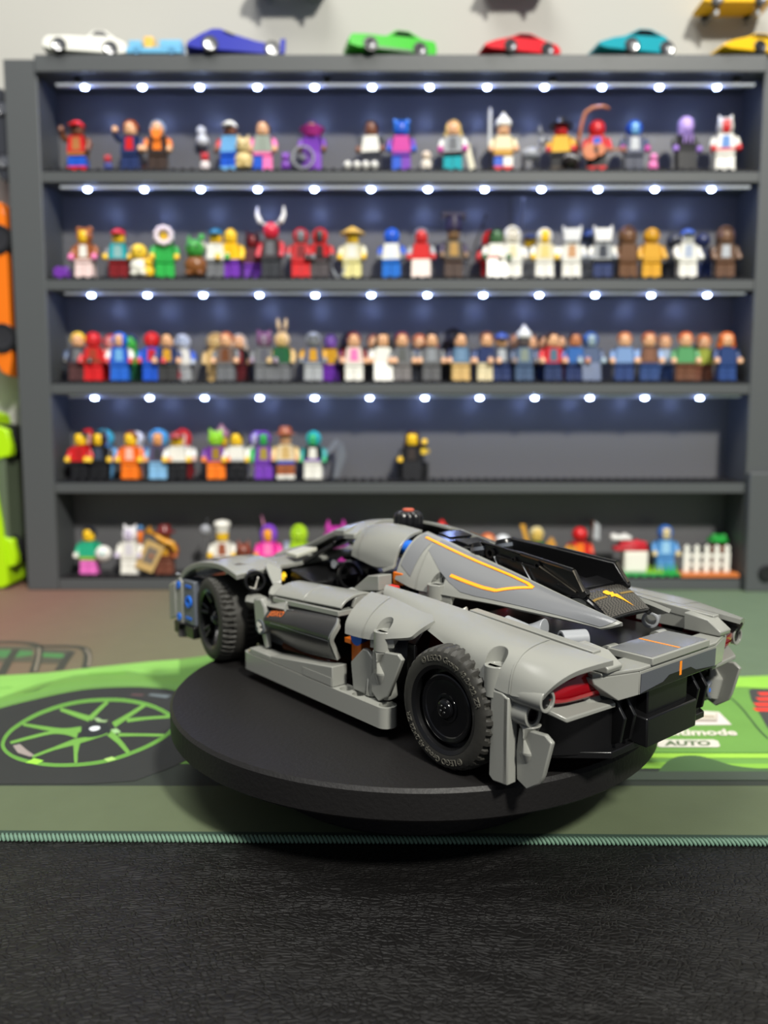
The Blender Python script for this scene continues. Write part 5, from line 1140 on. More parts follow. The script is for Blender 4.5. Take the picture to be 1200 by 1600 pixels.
figure(-115.7, 383.0, 363.0, 'dark haired toy figure in long pink coat with grey shirt', 'figures on the top shelf', (150, 160, 150), (240, 120, 180), (240, 120, 180), (226, 172, 128), 'short', (60, 40, 36), None, {'bib': (140, 150, 140), 'leg2': (30, 84, 196)})
figure(-73.5, 383.0, 363.0, 'brown faced toy figure in purple robe with high purple collar', 'figures on the top shelf', (112, 52, 170), (112, 52, 170), (112, 52, 170), (120, 72, 48), 'short', (70, 50, 120), None, {'collar': (196, 50, 150), 'skirt': (112, 52, 170)})
figure(-23.0, 383.0, 363.0, 'black haired brown faced toy figure in black jacket and white shirt', 'figures on the top shelf', (232, 230, 222), (28, 28, 31), (60, 62, 70), (120, 72, 48), 'short', (28, 28, 31), None, {'bib': (232, 230, 222)})
figure(2.8, 383.0, 363.0, 'toy figure with blue bear ears and magenta body', 'figures on the top shelf', (196, 50, 150), (112, 52, 170), (112, 52, 170), (30, 84, 196), 'ears', (36, 110, 200), None, {'leg2': (30, 84, 196)})
figure(47.3, 383.0, 363.0, 'blonde long haired toy figure in grey top with teal legs', 'figures on the top shelf', (165, 168, 172), (232, 230, 222), (30, 160, 170), (226, 172, 128), 'long', (226, 196, 120), (196, 50, 150), {'bib': (110, 112, 116), 'hips': (28, 28, 31)})
figure(90.1, 383.0, 363.0, 'toy figure in tall white hat with gold belt and striped legs', 'figures on the top shelf', (222, 208, 170), (222, 208, 170), (232, 230, 222), (226, 172, 128), 'turban', (232, 230, 222), None, {'belt': (206, 152, 40), 'hips': (206, 152, 40), 'shoes': (205, 32, 36), 'leg2': (30, 84, 196)})
figure(139.5, 383.0, 363.0, 'red faced toy figure in wide black hat and yellow jacket', 'figures on the top shelf', (226, 176, 50), (226, 176, 50), (28, 28, 31), (205, 32, 36), 'hat', (28, 28, 31), None, {'shoes': (70, 60, 50)})
figure(170.2, 383.0, 363.0, 'red hooded toy figure with blue chest in red boots', 'figures on the top shelf', (205, 32, 36), (205, 32, 36), (28, 28, 31), (205, 32, 36), 'hood', (205, 32, 36), None, {'bib': (30, 84, 196), 'shoes': (205, 32, 36)})
figure(202.1, 383.0, 363.0, 'toy figure in blue hood and dark armour with silver bands', 'figures on the top shelf', (38, 52, 96), (38, 52, 96), (32, 40, 66), (110, 170, 220), 'hood', (30, 84, 196), (196, 50, 150), {'bib': (176, 180, 186)})
figure(246.0, 383.0, 363.0, 'toy figure with smooth lavender head in black robe', 'figures on the top shelf', (28, 28, 31), (28, 28, 31), (28, 28, 31), (190, 160, 220), 'dome', (188, 158, 222), (150, 110, 200), {'tent': (176, 146, 214), 'skirt': (28, 28, 31)})
figure(280.0, 383.0, 363.0, 'white hooded toy figure with red and blue chest print', 'figures on the top shelf', (232, 230, 222), (232, 230, 222), (232, 230, 222), (205, 32, 36), 'pointears', (232, 230, 222), None, {'bib': (60, 120, 190), 'belt': (205, 32, 36)}, h=1.05)
figure(-271.8, 383.0, 273.7, 'toy figure in brown bear suit with white belly', 'figures on the second shelf', (160, 92, 50), (160, 92, 50), (236, 210, 206), (244, 196, 30), 'ears', (160, 92, 50), (240, 120, 180), {'bib': (232, 230, 222)})
figure(-242.3, 383.0, 273.7, 'toy figure with red and black hair in teal vest and dark red trousers', 'figures on the second shelf', (30, 160, 170), (110, 112, 116), (120, 26, 30), (244, 196, 30), 'cap', (190, 30, 50), None, {'bib': (140, 180, 180), 'hips': (120, 26, 30), 'cape': (28, 28, 31)})
figure(-202.3, 383.0, 273.7, 'toy figure in green plant suit with white flower wreath round its face', 'figures on the second shelf', (40, 170, 70), (40, 170, 70), (40, 170, 70), (244, 196, 30), 'bighood', (40, 170, 70), None, {'wreath': (235, 220, 230)})
figure(-157.8, 383.0, 273.7, 'green haired toy figure in white top and grey trousers under a blue cap', 'figures on the second shelf', (232, 230, 222), (232, 230, 222), (110, 112, 116), (244, 196, 30), 'cap', (30, 110, 150), (52, 166, 60), {'up': 'l'})
figure(-145.0, 383.0, 273.7, 'bald yellow toy figure in yellow shirt and purple trousers', 'figures on the second shelf', (244, 196, 30), (244, 196, 30), (112, 52, 170), (244, 196, 30), None, None, None, {'bib': (235, 180, 20)})
figure(-128.7, 399.5, 273.7, 'dark red armoured toy figure behind the horned figure', 'figures on the second shelf', (80, 26, 36), (130, 30, 40), (112, 52, 170), (120, 26, 30), 'pointears', (60, 22, 30), None, {})
figure(-109.9, 383.0, 273.7, 'toy figure with large red horned mask and long white horns', 'figures on the second shelf', (70, 60, 62), (200, 36, 50), (60, 62, 66), (200, 40, 60), 'helmet', (205, 36, 60), None, {'bib': (110, 112, 116), 'horns': (236, 232, 220)}, h=1.12)
figure(-84.3, 383.0, 273.7, 'red suited toy figure with grey mask next to the horned one', 'figures on the second shelf', (190, 34, 40), (190, 34, 40), (205, 32, 36), (110, 112, 116), 'hood', (190, 34, 40), None, {'bib': (120, 26, 30)})
figure(-67.6, 383.0, 273.7, 'toy figure in red tunic with red hood and black mask', 'figures on the second shelf', (200, 34, 40), (200, 34, 40), (84, 78, 80), (50, 40, 40), 'hood', (210, 44, 40), None, {'bib': (60, 40, 40), 'belt': (28, 28, 31)})
figure(-39.3, 383.0, 273.7, 'yellow faced toy figure in straw cone hat and white robe', 'figures on the second shelf', (226, 220, 190), (226, 220, 190), (224, 216, 150), (244, 196, 30), 'cone', (214, 172, 80), None, {'bib': (232, 230, 222)})
figure(-5.3, 383.0, 273.7, 'toy figure in blue hood and white chest with blue legs', 'figures on the second shelf', (232, 230, 222), (30, 84, 196), (40, 110, 200), (30, 84, 196), 'hood', (36, 100, 210), (110, 112, 116), {'bib': (220, 226, 236)})
figure(20.3, 383.0, 273.7, 'toy figure in red mask and grey hood with white printed skirt', 'figures on the second shelf', (206, 40, 40), (165, 168, 172), (232, 230, 222), (206, 40, 40), 'short', (150, 150, 160), None, {'skirt': (232, 214, 204), 'belt': (205, 32, 36)})
figure(48.1, 383.0, 273.7, 'dark purple toy figure in broad flat topped hat', 'figures on the second shelf', (84, 74, 60), (58, 46, 78), (70, 52, 44), (120, 90, 60), 'tall', (40, 32, 58), None, {'bib': (170, 130, 60)}, h=1.08)
figure(82.5, 399.5, 273.7, 'toy figure in bright red pointed hood at the back', 'figures on the second shelf', (200, 30, 36), (205, 32, 36), (205, 32, 36), (120, 26, 30), 'bighood', (214, 40, 40), None, {})
figure(85.4, 383.0, 273.7, 'green faced toy figure in white robe with red print', 'figures on the second shelf', (232, 230, 222), (232, 230, 222), (232, 230, 222), (70, 110, 70), 'short', (40, 50, 44), None, {'skirt': (232, 230, 222), 'belt': (200, 60, 50)})
figure(99.3, 383.0, 273.7, 'white hooded toy figure beside the thin grey staff', 'figures on the second shelf', (232, 230, 222), (232, 230, 222), (232, 230, 222), (214, 206, 190), 'bighood', (226, 222, 212), None, {'bib': (222, 208, 170)})
figure(117.8, 399.5, 273.7, 'yellow faced toy figure in dark blue hat behind white figures', 'figures on the second shelf', (165, 168, 172), (165, 168, 172), (165, 168, 172), (244, 196, 30), 'cap', (38, 52, 96), None, {})
figure(127.1, 383.0, 273.7, 'yellow faced toy figure in white hood and cream tunic', 'figures on the second shelf', (222, 208, 170), (232, 230, 222), (232, 230, 222), (244, 196, 30), 'hood', (232, 230, 222), None, {'bib': (214, 196, 120)})
figure(151.0, 383.0, 273.7, 'white armoured toy figure with square grey helmet and brown chest bar', 'figures on the second shelf', (232, 230, 222), (232, 230, 222), (232, 230, 222), (165, 168, 172), 'boxhelm', (206, 206, 206), None, {'bib': (196, 150, 110)})
figure(169.7, 399.5, 273.7, 'toy figure in dark blue hat behind the square helmets', 'figures on the second shelf', (165, 168, 172), (232, 230, 222), (165, 168, 172), (90, 100, 120), 'hat', (40, 60, 110), None, {})
figure(177.7, 383.0, 273.7, 'white armoured toy figure with square grey helmet and dark hips', 'figures on the second shelf', (165, 168, 172), (232, 230, 222), (38, 52, 96), (165, 168, 172), 'boxhelm', (214, 212, 208), None, {'bib': (50, 54, 66), 'hips': (28, 28, 31), 'leg2': (38, 52, 96)})
figure(199.4, 383.0, 273.7, 'brown furry toy figure without a sash', 'figures on the second shelf', (104, 70, 44), (104, 70, 44), (104, 70, 44), (120, 84, 56), 'bighood', (104, 72, 46), None, {})
figure(220.0, 383.0, 273.7, 'shiny gold toy figure', 'figures on the second shelf', (212, 156, 32), (212, 156, 32), (212, 156, 32), (214, 160, 36), 'helm2', (212, 156, 32), None, {})
figure(245.4, 399.5, 273.7, 'dark grey toy figure behind the white figures', 'figures on the second shelf', (70, 72, 80), (70, 72, 80), (60, 62, 70), (90, 92, 100), 'helmet', (60, 62, 72), None, {})
figure(251.2, 383.0, 273.7, 'plain white toy figure with blue cap standing before darker figures', 'figures on the second shelf', (232, 230, 222), (232, 230, 222), (232, 230, 222), (232, 230, 222), 'cap', (60, 90, 170), None, {'bib': (170, 180, 200)}, face=False)
figure(270.5, 399.5, 273.7, 'toy figure in dark navy helmet', 'figures on the second shelf', (50, 56, 80), (50, 56, 80), (38, 52, 96), (70, 80, 110), 'helmet', (40, 48, 86), None, {})
figure(284.0, 383.0, 273.7, 'brown furry toy figure with silver sash', 'figures on the second shelf', (100, 74, 56), (100, 74, 56), (96, 66, 46), (124, 92, 70), 'bighood', (100, 74, 58), None, {'bib': (176, 180, 186)})
figure(-280.9, 383.0, 185.3, 'blonde toy figure in black vest with blue sleeves', 'figures on the third shelf', (60, 60, 70), (84, 98, 128), (80, 50, 50), (226, 172, 128), 'short', (240, 206, 60), (28, 28, 31), {'bib': (110, 112, 116)})
figure(-267.4, 383.0, 185.3, 'all red toy figure with brown belt', 'figures on the third shelf', (205, 32, 36), (205, 32, 36), (205, 32, 36), (205, 32, 36), 'hood', (205, 32, 36), None, {'belt': (112, 68, 42), 'bib': (160, 60, 40)})
figure(-257.2, 399.5, 185.3, 'red and white hooded toy figure behind the all red one', 'figures on the third shelf', (232, 230, 222), (205, 32, 36), (205, 32, 36), (220, 150, 140), 'hood', (205, 32, 36), None, {})
figure(-244.3, 383.0, 185.3, 'toy figure in blue hood with white sleeves and red gloves', 'figures on the third shelf', (30, 84, 196), (232, 230, 222), (40, 100, 200), (226, 172, 128), 'hood', (40, 100, 200), (205, 32, 36), {'bib': (110, 170, 220)})
figure(-239.9, 399.5, 185.3, 'green faced toy figure with dark blue hair', 'figures on the third shelf', (52, 166, 60), (52, 166, 60), (36, 96, 58), (70, 180, 70), 'short', (36, 44, 100), None, {})
figure(-216.1, 383.0, 185.3, 'toy figure in red hood with blue body', 'figures on the third shelf', (30, 84, 196), (30, 84, 196), (30, 84, 196), (205, 32, 36), 'hood', (205, 32, 36), (205, 32, 36), {'bib': (190, 36, 50)})
figure(-202.5, 383.0, 185.3, 'black haired toy figure in navy coat with red cape', 'figures on the third shelf', (38, 52, 96), (38, 52, 96), (60, 60, 60), (226, 172, 128), 'short', (28, 28, 31), (226, 172, 128), {'cape': (180, 24, 50), 'bib': (206, 152, 40)})
figure(-193.1, 399.5, 185.3, 'white and blue toy figure behind the red cape', 'figures on the third shelf', (232, 230, 222), (30, 84, 196), (165, 168, 172), (170, 180, 200), 'helm2', (200, 206, 220), None, {})
figure(-163.1, 399.5, 185.3, 'tan toy figure with rough tan hair', 'figures on the third shelf', (206, 172, 112), (206, 172, 112), (206, 172, 112), (206, 172, 112), 'afro', (190, 160, 110), None, {})
figure(-150.7, 383.0, 185.3, 'reddish haired toy figure in grey brown tunic', 'figures on the third shelf', (120, 100, 90), (110, 112, 116), (110, 112, 116), (226, 172, 128), 'short', (176, 96, 60), None, {'bib': (112, 68, 42)})
figure(-142.4, 399.5, 185.3, 'pale haired toy figure in black jacket', 'figures on the third shelf', (28, 28, 31), (28, 28, 31), (90, 30, 36), (226, 172, 128), 'long', (222, 206, 190), None, {'bib': (150, 40, 44)})
figure(-117.4, 383.0, 185.3, 'grey toy figure with purple head and red ears', 'figures on the third shelf', (110, 112, 116), (110, 112, 116), (110, 112, 116), (130, 110, 130), 'pointears', (120, 70, 110), None, {'bib': (90, 90, 100)})
figure(-101.6, 383.0, 185.3, 'tan toy figure with tall rabbit ears and green vest', 'figures on the third shelf', (36, 96, 58), (206, 172, 112), (110, 112, 116), (206, 172, 112), 'rabbit', (214, 184, 140), None, {'bib': (40, 90, 60)})
figure(-74.0, 383.0, 185.3, 'toy figure in grey helmet and gold sleeves', 'figures on the third shelf', (84, 98, 128), (206, 152, 40), (165, 168, 172), (110, 112, 116), 'helm2', (140, 144, 150), None, {'bib': (206, 152, 40)})
figure(-59.9, 399.5, 185.3, 'purple and gold toy figure', 'figures on the third shelf', (206, 152, 40), (112, 52, 170), (112, 52, 170), (120, 80, 160), 'short', (84, 60, 120), None, {})
figure(-43.7, 399.5, 185.3, 'toy figure in black hood at the back of the third shelf', 'figures on the third shelf', (28, 28, 31), (28, 28, 31), (28, 28, 31), (50, 50, 60), 'bighood', (34, 34, 46), None, {})
figure(-38.5, 383.0, 185.3, 'brown haired toy figure in open dark red robe with white legs', 'figures on the third shelf', (232, 210, 200), (120, 26, 30), (232, 230, 222), (226, 172, 128), 'short', (120, 50, 50), None, {'cape': (110, 24, 32), 'bib': (240, 120, 180)})
figure(-21.2, 399.5, 185.3, 'auburn haired toy figure behind the white dress', 'figures on the third shelf', (110, 112, 116), (120, 26, 30), (28, 28, 31), (226, 172, 128), 'short', (130, 60, 50), None, {})
figure(-13.1, 383.0, 185.3, 'black haired toy figure in long white dress', 'figures on the third shelf', (232, 230, 222), (232, 230, 222), (232, 230, 222), (226, 172, 128), 'long', (28, 28, 31), None, {'skirt': (232, 230, 222)})
figure(2.4, 399.5, 185.3, 'toy figure in dark blue hat behind grey jumper', 'figures on the third shelf', (110, 112, 116), (38, 52, 96), (38, 52, 96), (226, 172, 128), 'hat', (44, 50, 80), None, {})
figure(3.8, 383.0, 185.3, 'auburn haired toy figure in grey jumper', 'figures on the third shelf', (110, 112, 116), (110, 112, 116), (120, 116, 116), (226, 172, 128), 'short', (126, 52, 56), None, {'bib': (90, 92, 90)})
figure(19.7, 399.5, 185.3, 'orange haired toy figure in blue grey top', 'figures on the third shelf', (84, 98, 128), (84, 98, 128), (110, 112, 116), (226, 172, 128), 'short', (206, 106, 50), None, {})
figure(29.7, 383.0, 185.3, 'black haired toy figure in grey jumper with tie', 'figures on the third shelf', (110, 112, 116), (110, 112, 116), (96, 96, 98), (226, 172, 128), 'short', (28, 28, 31), None, {'bib': (140, 144, 150)})
figure(29.5, 399.5, 185.3, 'red haired toy figure behind grey jumper', 'figures on the third shelf', (110, 112, 116), (110, 112, 116), (110, 112, 116), (226, 172, 128), 'long', (160, 60, 60), None, {})
figure(50.3, 399.5, 185.3, 'toy figure in tall shiny black helmet', 'figures on the third shelf', (28, 28, 31), (28, 28, 31), (28, 28, 31), (40, 40, 50), 'bighood', (30, 30, 38), None, {}, h=1.08)
figure(55.1, 383.0, 185.3, 'black haired toy figure in navy jacket and tan trousers', 'figures on the third shelf', (90, 120, 150), (36, 48, 86), (206, 172, 112), (226, 172, 128), 'short', (28, 28, 31), None, {'bib': (110, 140, 170)})
figure(78.2, 383.0, 185.3, 'brown haired toy figure in navy top with cream trousers', 'figures on the third shelf', (38, 52, 96), (50, 70, 120), (222, 208, 170), (226, 172, 128), 'short', (120, 70, 44), None, {})
figure(91.2, 383.0, 185.3, 'toy figure in blue cap with silver buttoned navy armour', 'figures on the third shelf', (60, 66, 84), (60, 66, 84), (38, 52, 96), (226, 172, 128), 'cap', (40, 70, 150), None, {'bib': (176, 180, 186)})
figure(106.8, 399.5, 185.3, 'pale toy figure with reddish hair between blue figures', 'figures on the third shelf', (165, 168, 172), (84, 98, 128), (38, 52, 96), (226, 172, 128), 'short', (170, 110, 90), None, {})
figure(110.9, 383.0, 185.3, 'toy figure in white head wrap and blue grey robe', 'figures on the third shelf', (90, 110, 136), (84, 98, 128), (70, 90, 120), (90, 80, 80), 'turban', (206, 206, 204), None, {'bib': (130, 140, 130)})
figure(120.1, 399.5, 185.3, 'brown haired toy figure behind the head wrap', 'figures on the third shelf', (84, 98, 128), (84, 98, 128), (38, 52, 96), (226, 172, 128), 'short', (110, 72, 50), None, {})
figure(132.2, 399.5, 185.3, 'dark haired toy figure behind the red jacket', 'figures on the third shelf', (165, 168, 172), (96, 110, 70), (38, 52, 96), (226, 172, 128), 'short', (44, 40, 60), None, {})
figure(136.3, 383.0, 185.3, 'dark haired toy figure in red jacket and navy trousers', 'figures on the third shelf', (200, 40, 50), (214, 40, 50), (44, 58, 96), (226, 172, 128), 'short', (60, 40, 36), None, {'bib': (80, 110, 130)})
figure(146.1, 399.5, 185.3, 'dark haired toy figure in yellow green jacket', 'figures on the third shelf', (150, 150, 60), (150, 150, 60), (190, 60, 80), (226, 172, 128), 'short', (50, 44, 60), None, {})
figure(156.0, 383.0, 185.3, 'brown faced toy figure in bright blue jacket', 'figures on the third shelf', (50, 100, 170), (50, 100, 170), (38, 52, 96), (190, 120, 80), 'short', (60, 44, 50), None, {})
figure(169.5, 383.0, 185.3, 'toy figure in pale faced blue hood and blue grey dress', 'figures on the third shelf', (84, 98, 128), (84, 98, 128), (84, 98, 128), (150, 170, 180), 'hood', (50, 90, 160), None, {'skirt': (76, 92, 126)})
figure(199.4, 383.0, 185.3, 'ginger haired toy figure in pale blue shirt', 'figures on the third shelf', (120, 150, 196), (120, 150, 196), (46, 66, 116), (226, 172, 128), 'short', (196, 116, 66), None, {})
figure(220.8, 383.0, 185.3, 'brown haired toy figure in brown waistcoat over pale blue shirt', 'figures on the third shelf', (110, 76, 60), (140, 166, 204), (46, 70, 120), (226, 172, 128), 'short', (176, 96, 56), None, {'bib': (130, 90, 70)})
figure(240.1, 399.5, 185.3, 'light brown haired toy figure in pale grey blue shirt', 'figures on the third shelf', (160, 176, 196), (160, 176, 196), (50, 74, 124), (226, 172, 128), 'short', (190, 130, 90), None, {})
figure(253.0, 383.0, 185.3, 'orange haired toy figure in green jumper and brown trousers', 'figures on the third shelf', (84, 150, 96), (84, 150, 96), (104, 66, 46), (226, 172, 128), 'short', (214, 104, 40), None, {})
figure(275.3, 399.5, 185.3, 'orange haired toy figure in yellow green jumper', 'figures on the third shelf', (150, 160, 60), (150, 160, 60), (110, 66, 46), (226, 172, 128), 'short', (220, 116, 40), None, {})
figure(289.0, 383.0, 185.3, 'toy figure with long orange hair in navy dress', 'figures on the third shelf', (44, 66, 116), (44, 66, 116), (44, 70, 126), (226, 172, 128), 'long', (222, 110, 40), None, {})
figure(-282.1, 383.0, 98.9, 'yellow faced toy figure in red jacket with black hair', 'figures on the fourth shelf', (205, 32, 36), (205, 32, 36), (28, 28, 31), (244, 196, 30), 'short', (28, 28, 31), None, {'bib': (180, 30, 30)})
figure(-281.3, 399.5, 98.9, 'toy figure in red hood at the end of the fourth shelf', 'figures on the fourth shelf', (205, 32, 36), (205, 32, 36), (205, 32, 36), (230, 180, 160), 'bighood', (200, 36, 40), None, {})
figure(-265.5, 383.0, 98.9, 'toy figure in black mask and black outfit', 'figures on the fourth shelf', (28, 28, 31), (28, 28, 31), (28, 28, 31), (244, 196, 30), 'pointears', (28, 28, 31), None, {'bib': (60, 70, 90)})
figure(-267.2, 399.5, 98.9, 'toy figure with round cyan hair behind black outfit', 'figures on the fourth shelf', (110, 170, 220), (110, 170, 220), (110, 170, 220), (190, 140, 200), 'afro', (60, 170, 200), None, {})
figure(-237.5, 383.0, 98.9, 'brown haired toy figure in orange vest and orange trousers', 'figures on the fourth shelf', (240, 110, 30), (240, 110, 30), (240, 120, 30), (244, 196, 30), 'short', (120, 60, 36), None, {'bib': (244, 190, 170)})
figure(-237.5, 399.5, 98.9, 'toy figure in white helmet with blue sleeves', 'figures on the fourth shelf', (232, 230, 222), (30, 84, 196), (232, 230, 222), (220, 224, 230), 'helmet', (226, 228, 234), None, {})
figure(-213.0, 383.0, 98.9, 'toy figure with big cyan and purple hair in pale blue trousers', 'figures on the fourth shelf', (90, 80, 110), (120, 170, 210), (130, 180, 220), (220, 150, 90), 'afro', (70, 150, 210), None, {'bib': (60, 60, 70)})
figure(-196.4, 383.0, 98.9, 'yellow faced toy figure in white jacket with dark red hair', 'figures on the fourth shelf', (232, 230, 222), (232, 230, 222), (28, 28, 31), (244, 196, 30), 'cap', (150, 40, 36), None, {'bib': (236, 232, 222)})
figure(-195.4, 399.5, 98.9, 'toy figure in red and white hood with dark red cape', 'figures on the fourth shelf', (232, 230, 222), (232, 230, 222), (120, 26, 30), (230, 190, 180), 'bighood', (206, 40, 44), None, {'cape': (120, 20, 34)})
figure(-161.6, 383.0, 98.9, 'toy figure with lime green ears in purple shirt and orange legs', 'figures on the fourth shelf', (110, 50, 150), (110, 50, 150), (240, 122, 30), (140, 200, 40), 'pointears', (140, 200, 44), (236, 122, 28), {'bib': (150, 120, 40)})
figure(-159.8, 399.5, 98.9, 'toy figure in yellow and purple headdress', 'figures on the fourth shelf', (206, 152, 40), (112, 52, 170), (112, 52, 170), (244, 196, 30), 'turban', (170, 120, 140), None, {})
figure(-143.3, 383.0, 98.9, 'black haired toy figure in white belted jacket', 'figures on the fourth shelf', (232, 230, 222), (232, 230, 222), (28, 28, 31), (244, 196, 30), 'short', (28, 28, 31), None, {'belt': (190, 190, 190)})
figure(-127.7, 399.5, 98.9, 'white hooded toy figure with purple crown and green wings', 'figures on the fourth shelf', (232, 230, 222), (120, 180, 60), (232, 230, 222), (220, 220, 230), 'hood', (130, 90, 200), None, {})
figure(-119.3, 383.0, 98.9, 'green faced toy figure in purple hood with green sleeves', 'figures on the fourth shelf', (110, 56, 170), (40, 170, 80), (116, 60, 176), (40, 160, 70), 'hood', (110, 54, 170), None, {'bib': (160, 140, 60)})
figure(-99.9, 383.0, 98.9, 'toy figure in brown hat with striped brown and blue legs', 'figures on the fourth shelf', (226, 206, 170), (226, 196, 140), (150, 84, 50), (226, 172, 128), 'hat', (150, 80, 46), None, {'bib': (206, 172, 112), 'hips': (30, 84, 196), 'shoes': (232, 230, 222)}, h=1.05)
figure(-74.8, 383.0, 98.9, 'green faced toy figure in teal hood with white legs', 'figures on the fourth shelf', (28, 28, 31), (40, 150, 150), (232, 230, 222), (50, 170, 110), 'hood', (30, 160, 170), None, {'bib': (232, 230, 222), 'belt': (112, 52, 170)})
figure(13.1, 383.0, 98.9, 'long dark haired yellow faced toy figure in black with lifted yellow hand', 'figures on the fourth shelf', (28, 28, 31), (28, 28, 31), (28, 28, 31), (244, 196, 30), 'long', (66, 40, 38), None, {'bib': (60, 52, 50), 'up': 'r', 'skirt': (28, 28, 31)})
figure(-277.9, 383.0, 13.2, 'black haired toy figure in green top and pink shorts', 'figures on the bottom shelf', (40, 170, 130), (40, 170, 130), (224, 110, 190), (244, 196, 30), 'short', (26, 30, 44), (232, 230, 222), {'hips': (156, 208, 40)})
figure(-240.9, 383.0, 13.2, 'white eared toy figure with lilac face print', 'figures on the bottom shelf', (232, 230, 222), (232, 230, 222), (232, 230, 222), (200, 190, 214), 'pointears', (226, 224, 228), None, {'bib': (210, 206, 214)})
figure(-209.7, 383.0, 13.2, 'toy figure in brown coat with dark red hat', 'figures on the bottom shelf', (130, 66, 36), (150, 80, 30), (110, 64, 50), (170, 90, 40), 'hat', (110, 40, 40), None, {'bib': (206, 152, 40)})
figure(-157.7, 383.0, 13.2, 'toy figure in white chef hat with brown apron', 'figures on the bottom shelf', (232, 228, 220), (232, 230, 222), (120, 64, 44), (244, 196, 30), 'chef', (232, 230, 222), None, {'bib': (150, 84, 60)})
figure(-116.1, 383.0, 13.2, 'toy figure in purple hood and hot pink suit', 'figures on the bottom shelf', (240, 60, 170), (240, 60, 170), (236, 70, 170), (244, 160, 40), 'bighood', (130, 70, 200), None, {'bib': (246, 130, 190)})
figure(-88.9, 383.0, 13.2, 'lime green hooded toy figure', 'figures on the bottom shelf', (166, 206, 40), (166, 206, 40), (150, 190, 40), (166, 206, 40), 'bighood', (170, 212, 44), None, {})
figure(-41.5, 383.0, 13.2, 'toy figure in purple hat with pale blue face', 'figures on the bottom shelf', (140, 90, 190), (150, 190, 220), (112, 52, 170), (170, 210, 230), 'cap', (96, 60, 190), None, {})
figure(40.0, 383.0, 13.2, 'red and white hatted toy figure partly behind the model car', 'figures on the bottom shelf', (205, 32, 36), (206, 152, 40), (205, 32, 36), (220, 160, 150), 'turban', (214, 50, 50), None, {})
figure(81.7, 383.0, 13.2, 'orange haired toy figure mostly behind the model car', 'figures on the bottom shelf', (110, 112, 116), (110, 112, 116), (110, 112, 116), (226, 172, 128), 'short', (216, 104, 50), None, {}, h=0.86)
figure(95.0, 383.0, 13.2, 'white capped toy figure mostly behind the model car', 'figures on the bottom shelf', (110, 170, 220), (110, 170, 220), (232, 230, 222), (226, 172, 128), 'cap', (220, 224, 230), None, {}, h=0.84)
figure(125.6, 383.0, 13.2, 'pale haired toy figure with black mask and green chest', 'figures on the bottom shelf', (36, 96, 58), (40, 60, 70), (36, 96, 58), (214, 180, 90), 'short', (222, 208, 160), None, {'bib': (52, 166, 60)})
figure(164.3, 383.0, 13.2, 'toy figure in red hood and orange red armour', 'figures on the bottom shelf', (205, 32, 36), (220, 70, 30), (205, 32, 36), (120, 26, 30), 'helmet', (200, 24, 30), None, {'bib': (236, 122, 28)})


# the blue figure of the garden set
figure(242.0, 385.0, 14.6, 'light blue hooded toy figure beside the white picket fence', 'figures on the bottom shelf', (90, 150, 210), (90, 150, 210), (80, 140, 200), (214, 196, 150), 'hood', (60, 110, 190), None, {'bib': (150, 196, 230)}, rz=0)

# ================================================================== small props on the shelves
Z = [v+3.3 for v in LEV]
def prop(name, label, cat, loc, parts, group=None, rz=0.0):
    t = thing(name, label, cat, loc, R(rz), group)
    for pn, m, calls, bev in parts:
        obj(pn, finish(multi(*calls)(), pn), m if not isinstance(m, tuple) else plas(m), t, bev)
    return t
def critter(x, row, label, body, head, h=18.0, y=380, cat='toy animal', ears=True):
    k = h/18.0
    ps = [('body', body, [(b_ball, (0, 0, 5.2*k), 5.2*k, 8, (1, 0.9, 1))], 0), ('head', head, [(b_ball, (0, -1.2*k, 12.4*k), 4.4*k, 8)], 0),
          ('foot', body, [(b_ball, (-2.6*k, -3*k, 1.4*k), 1.9*k, 6, (1, 1.4, 0.72))], 0), ('foot', body, [(b_ball, (2.6*k, -3*k, 1.4*k), 1.9*k, 6, (1, 1.4, 0.72))], 0),
          ('eyes', (25, 25, 25), [(b_ball, (-1.6*k, -5.2*k, 13*k), 0.7*k, 5), (b_ball, (1.6*k, -5.2*k, 13*k), 0.7*k, 5)], 0)]
    if ears: ps.append(('ears', head, [(b_lathe, [(1.3*k, 0), (0, 3.4*k)], 8, (-2.6*k, -1*k, 15.8*k)), (b_lathe, [(1.3*k, 0), (0, 3.4*k)], 8, (2.6*k, -1*k, 15.8*k))], 0))
    return prop('toy_animal', label, cat, (x, y, Z[row]), ps)
critter(-248, 0, 'tiny red and blue toy creature on the top shelf', (60, 70, 140), (190, 50, 60), 13)
critter(-165, 0, 'tiny red and white spotted toy creature', (230, 220, 220), (200, 44, 54), 15)
critter(-131.7, 0, 'small cream toy dog standing beside the pink coat', (214, 190, 130), (216, 192, 136), 28)
critter(-96, 0, 'tiny purple toy creature by the grey spoked wheel', (120, 60, 170), (140, 80, 190), 15)
critter(24.2, 0, 'small white egg shaped toy creature', (230, 222, 210), (232, 212, 190), 17, ears=False)
critter(218, 0, 'small round pink toy blob', (236, 130, 190), (238, 136, 196), 15, ears=False)
critter(-223.5, 1, 'small white and yellow toy penguin', (232, 230, 220), (240, 200, 60), 30, ears=False)
critter(-215.5, 1, 'small yellow toy duck', (244, 200, 40), (244, 200, 40), 17, y=378, ears=False)
critter(-175, 1, 'small brown and green toy creature with leafy head', (130, 80, 40), (60, 150, 60), 34)
critter(-138, 4, 'small brown toy creature beside the pink suit', (130, 62, 40), (120, 56, 38), 30)
critter(-55, 4, 'small magenta toy creature with pointed ears', (170, 40, 140), (176, 44, 150), 47)
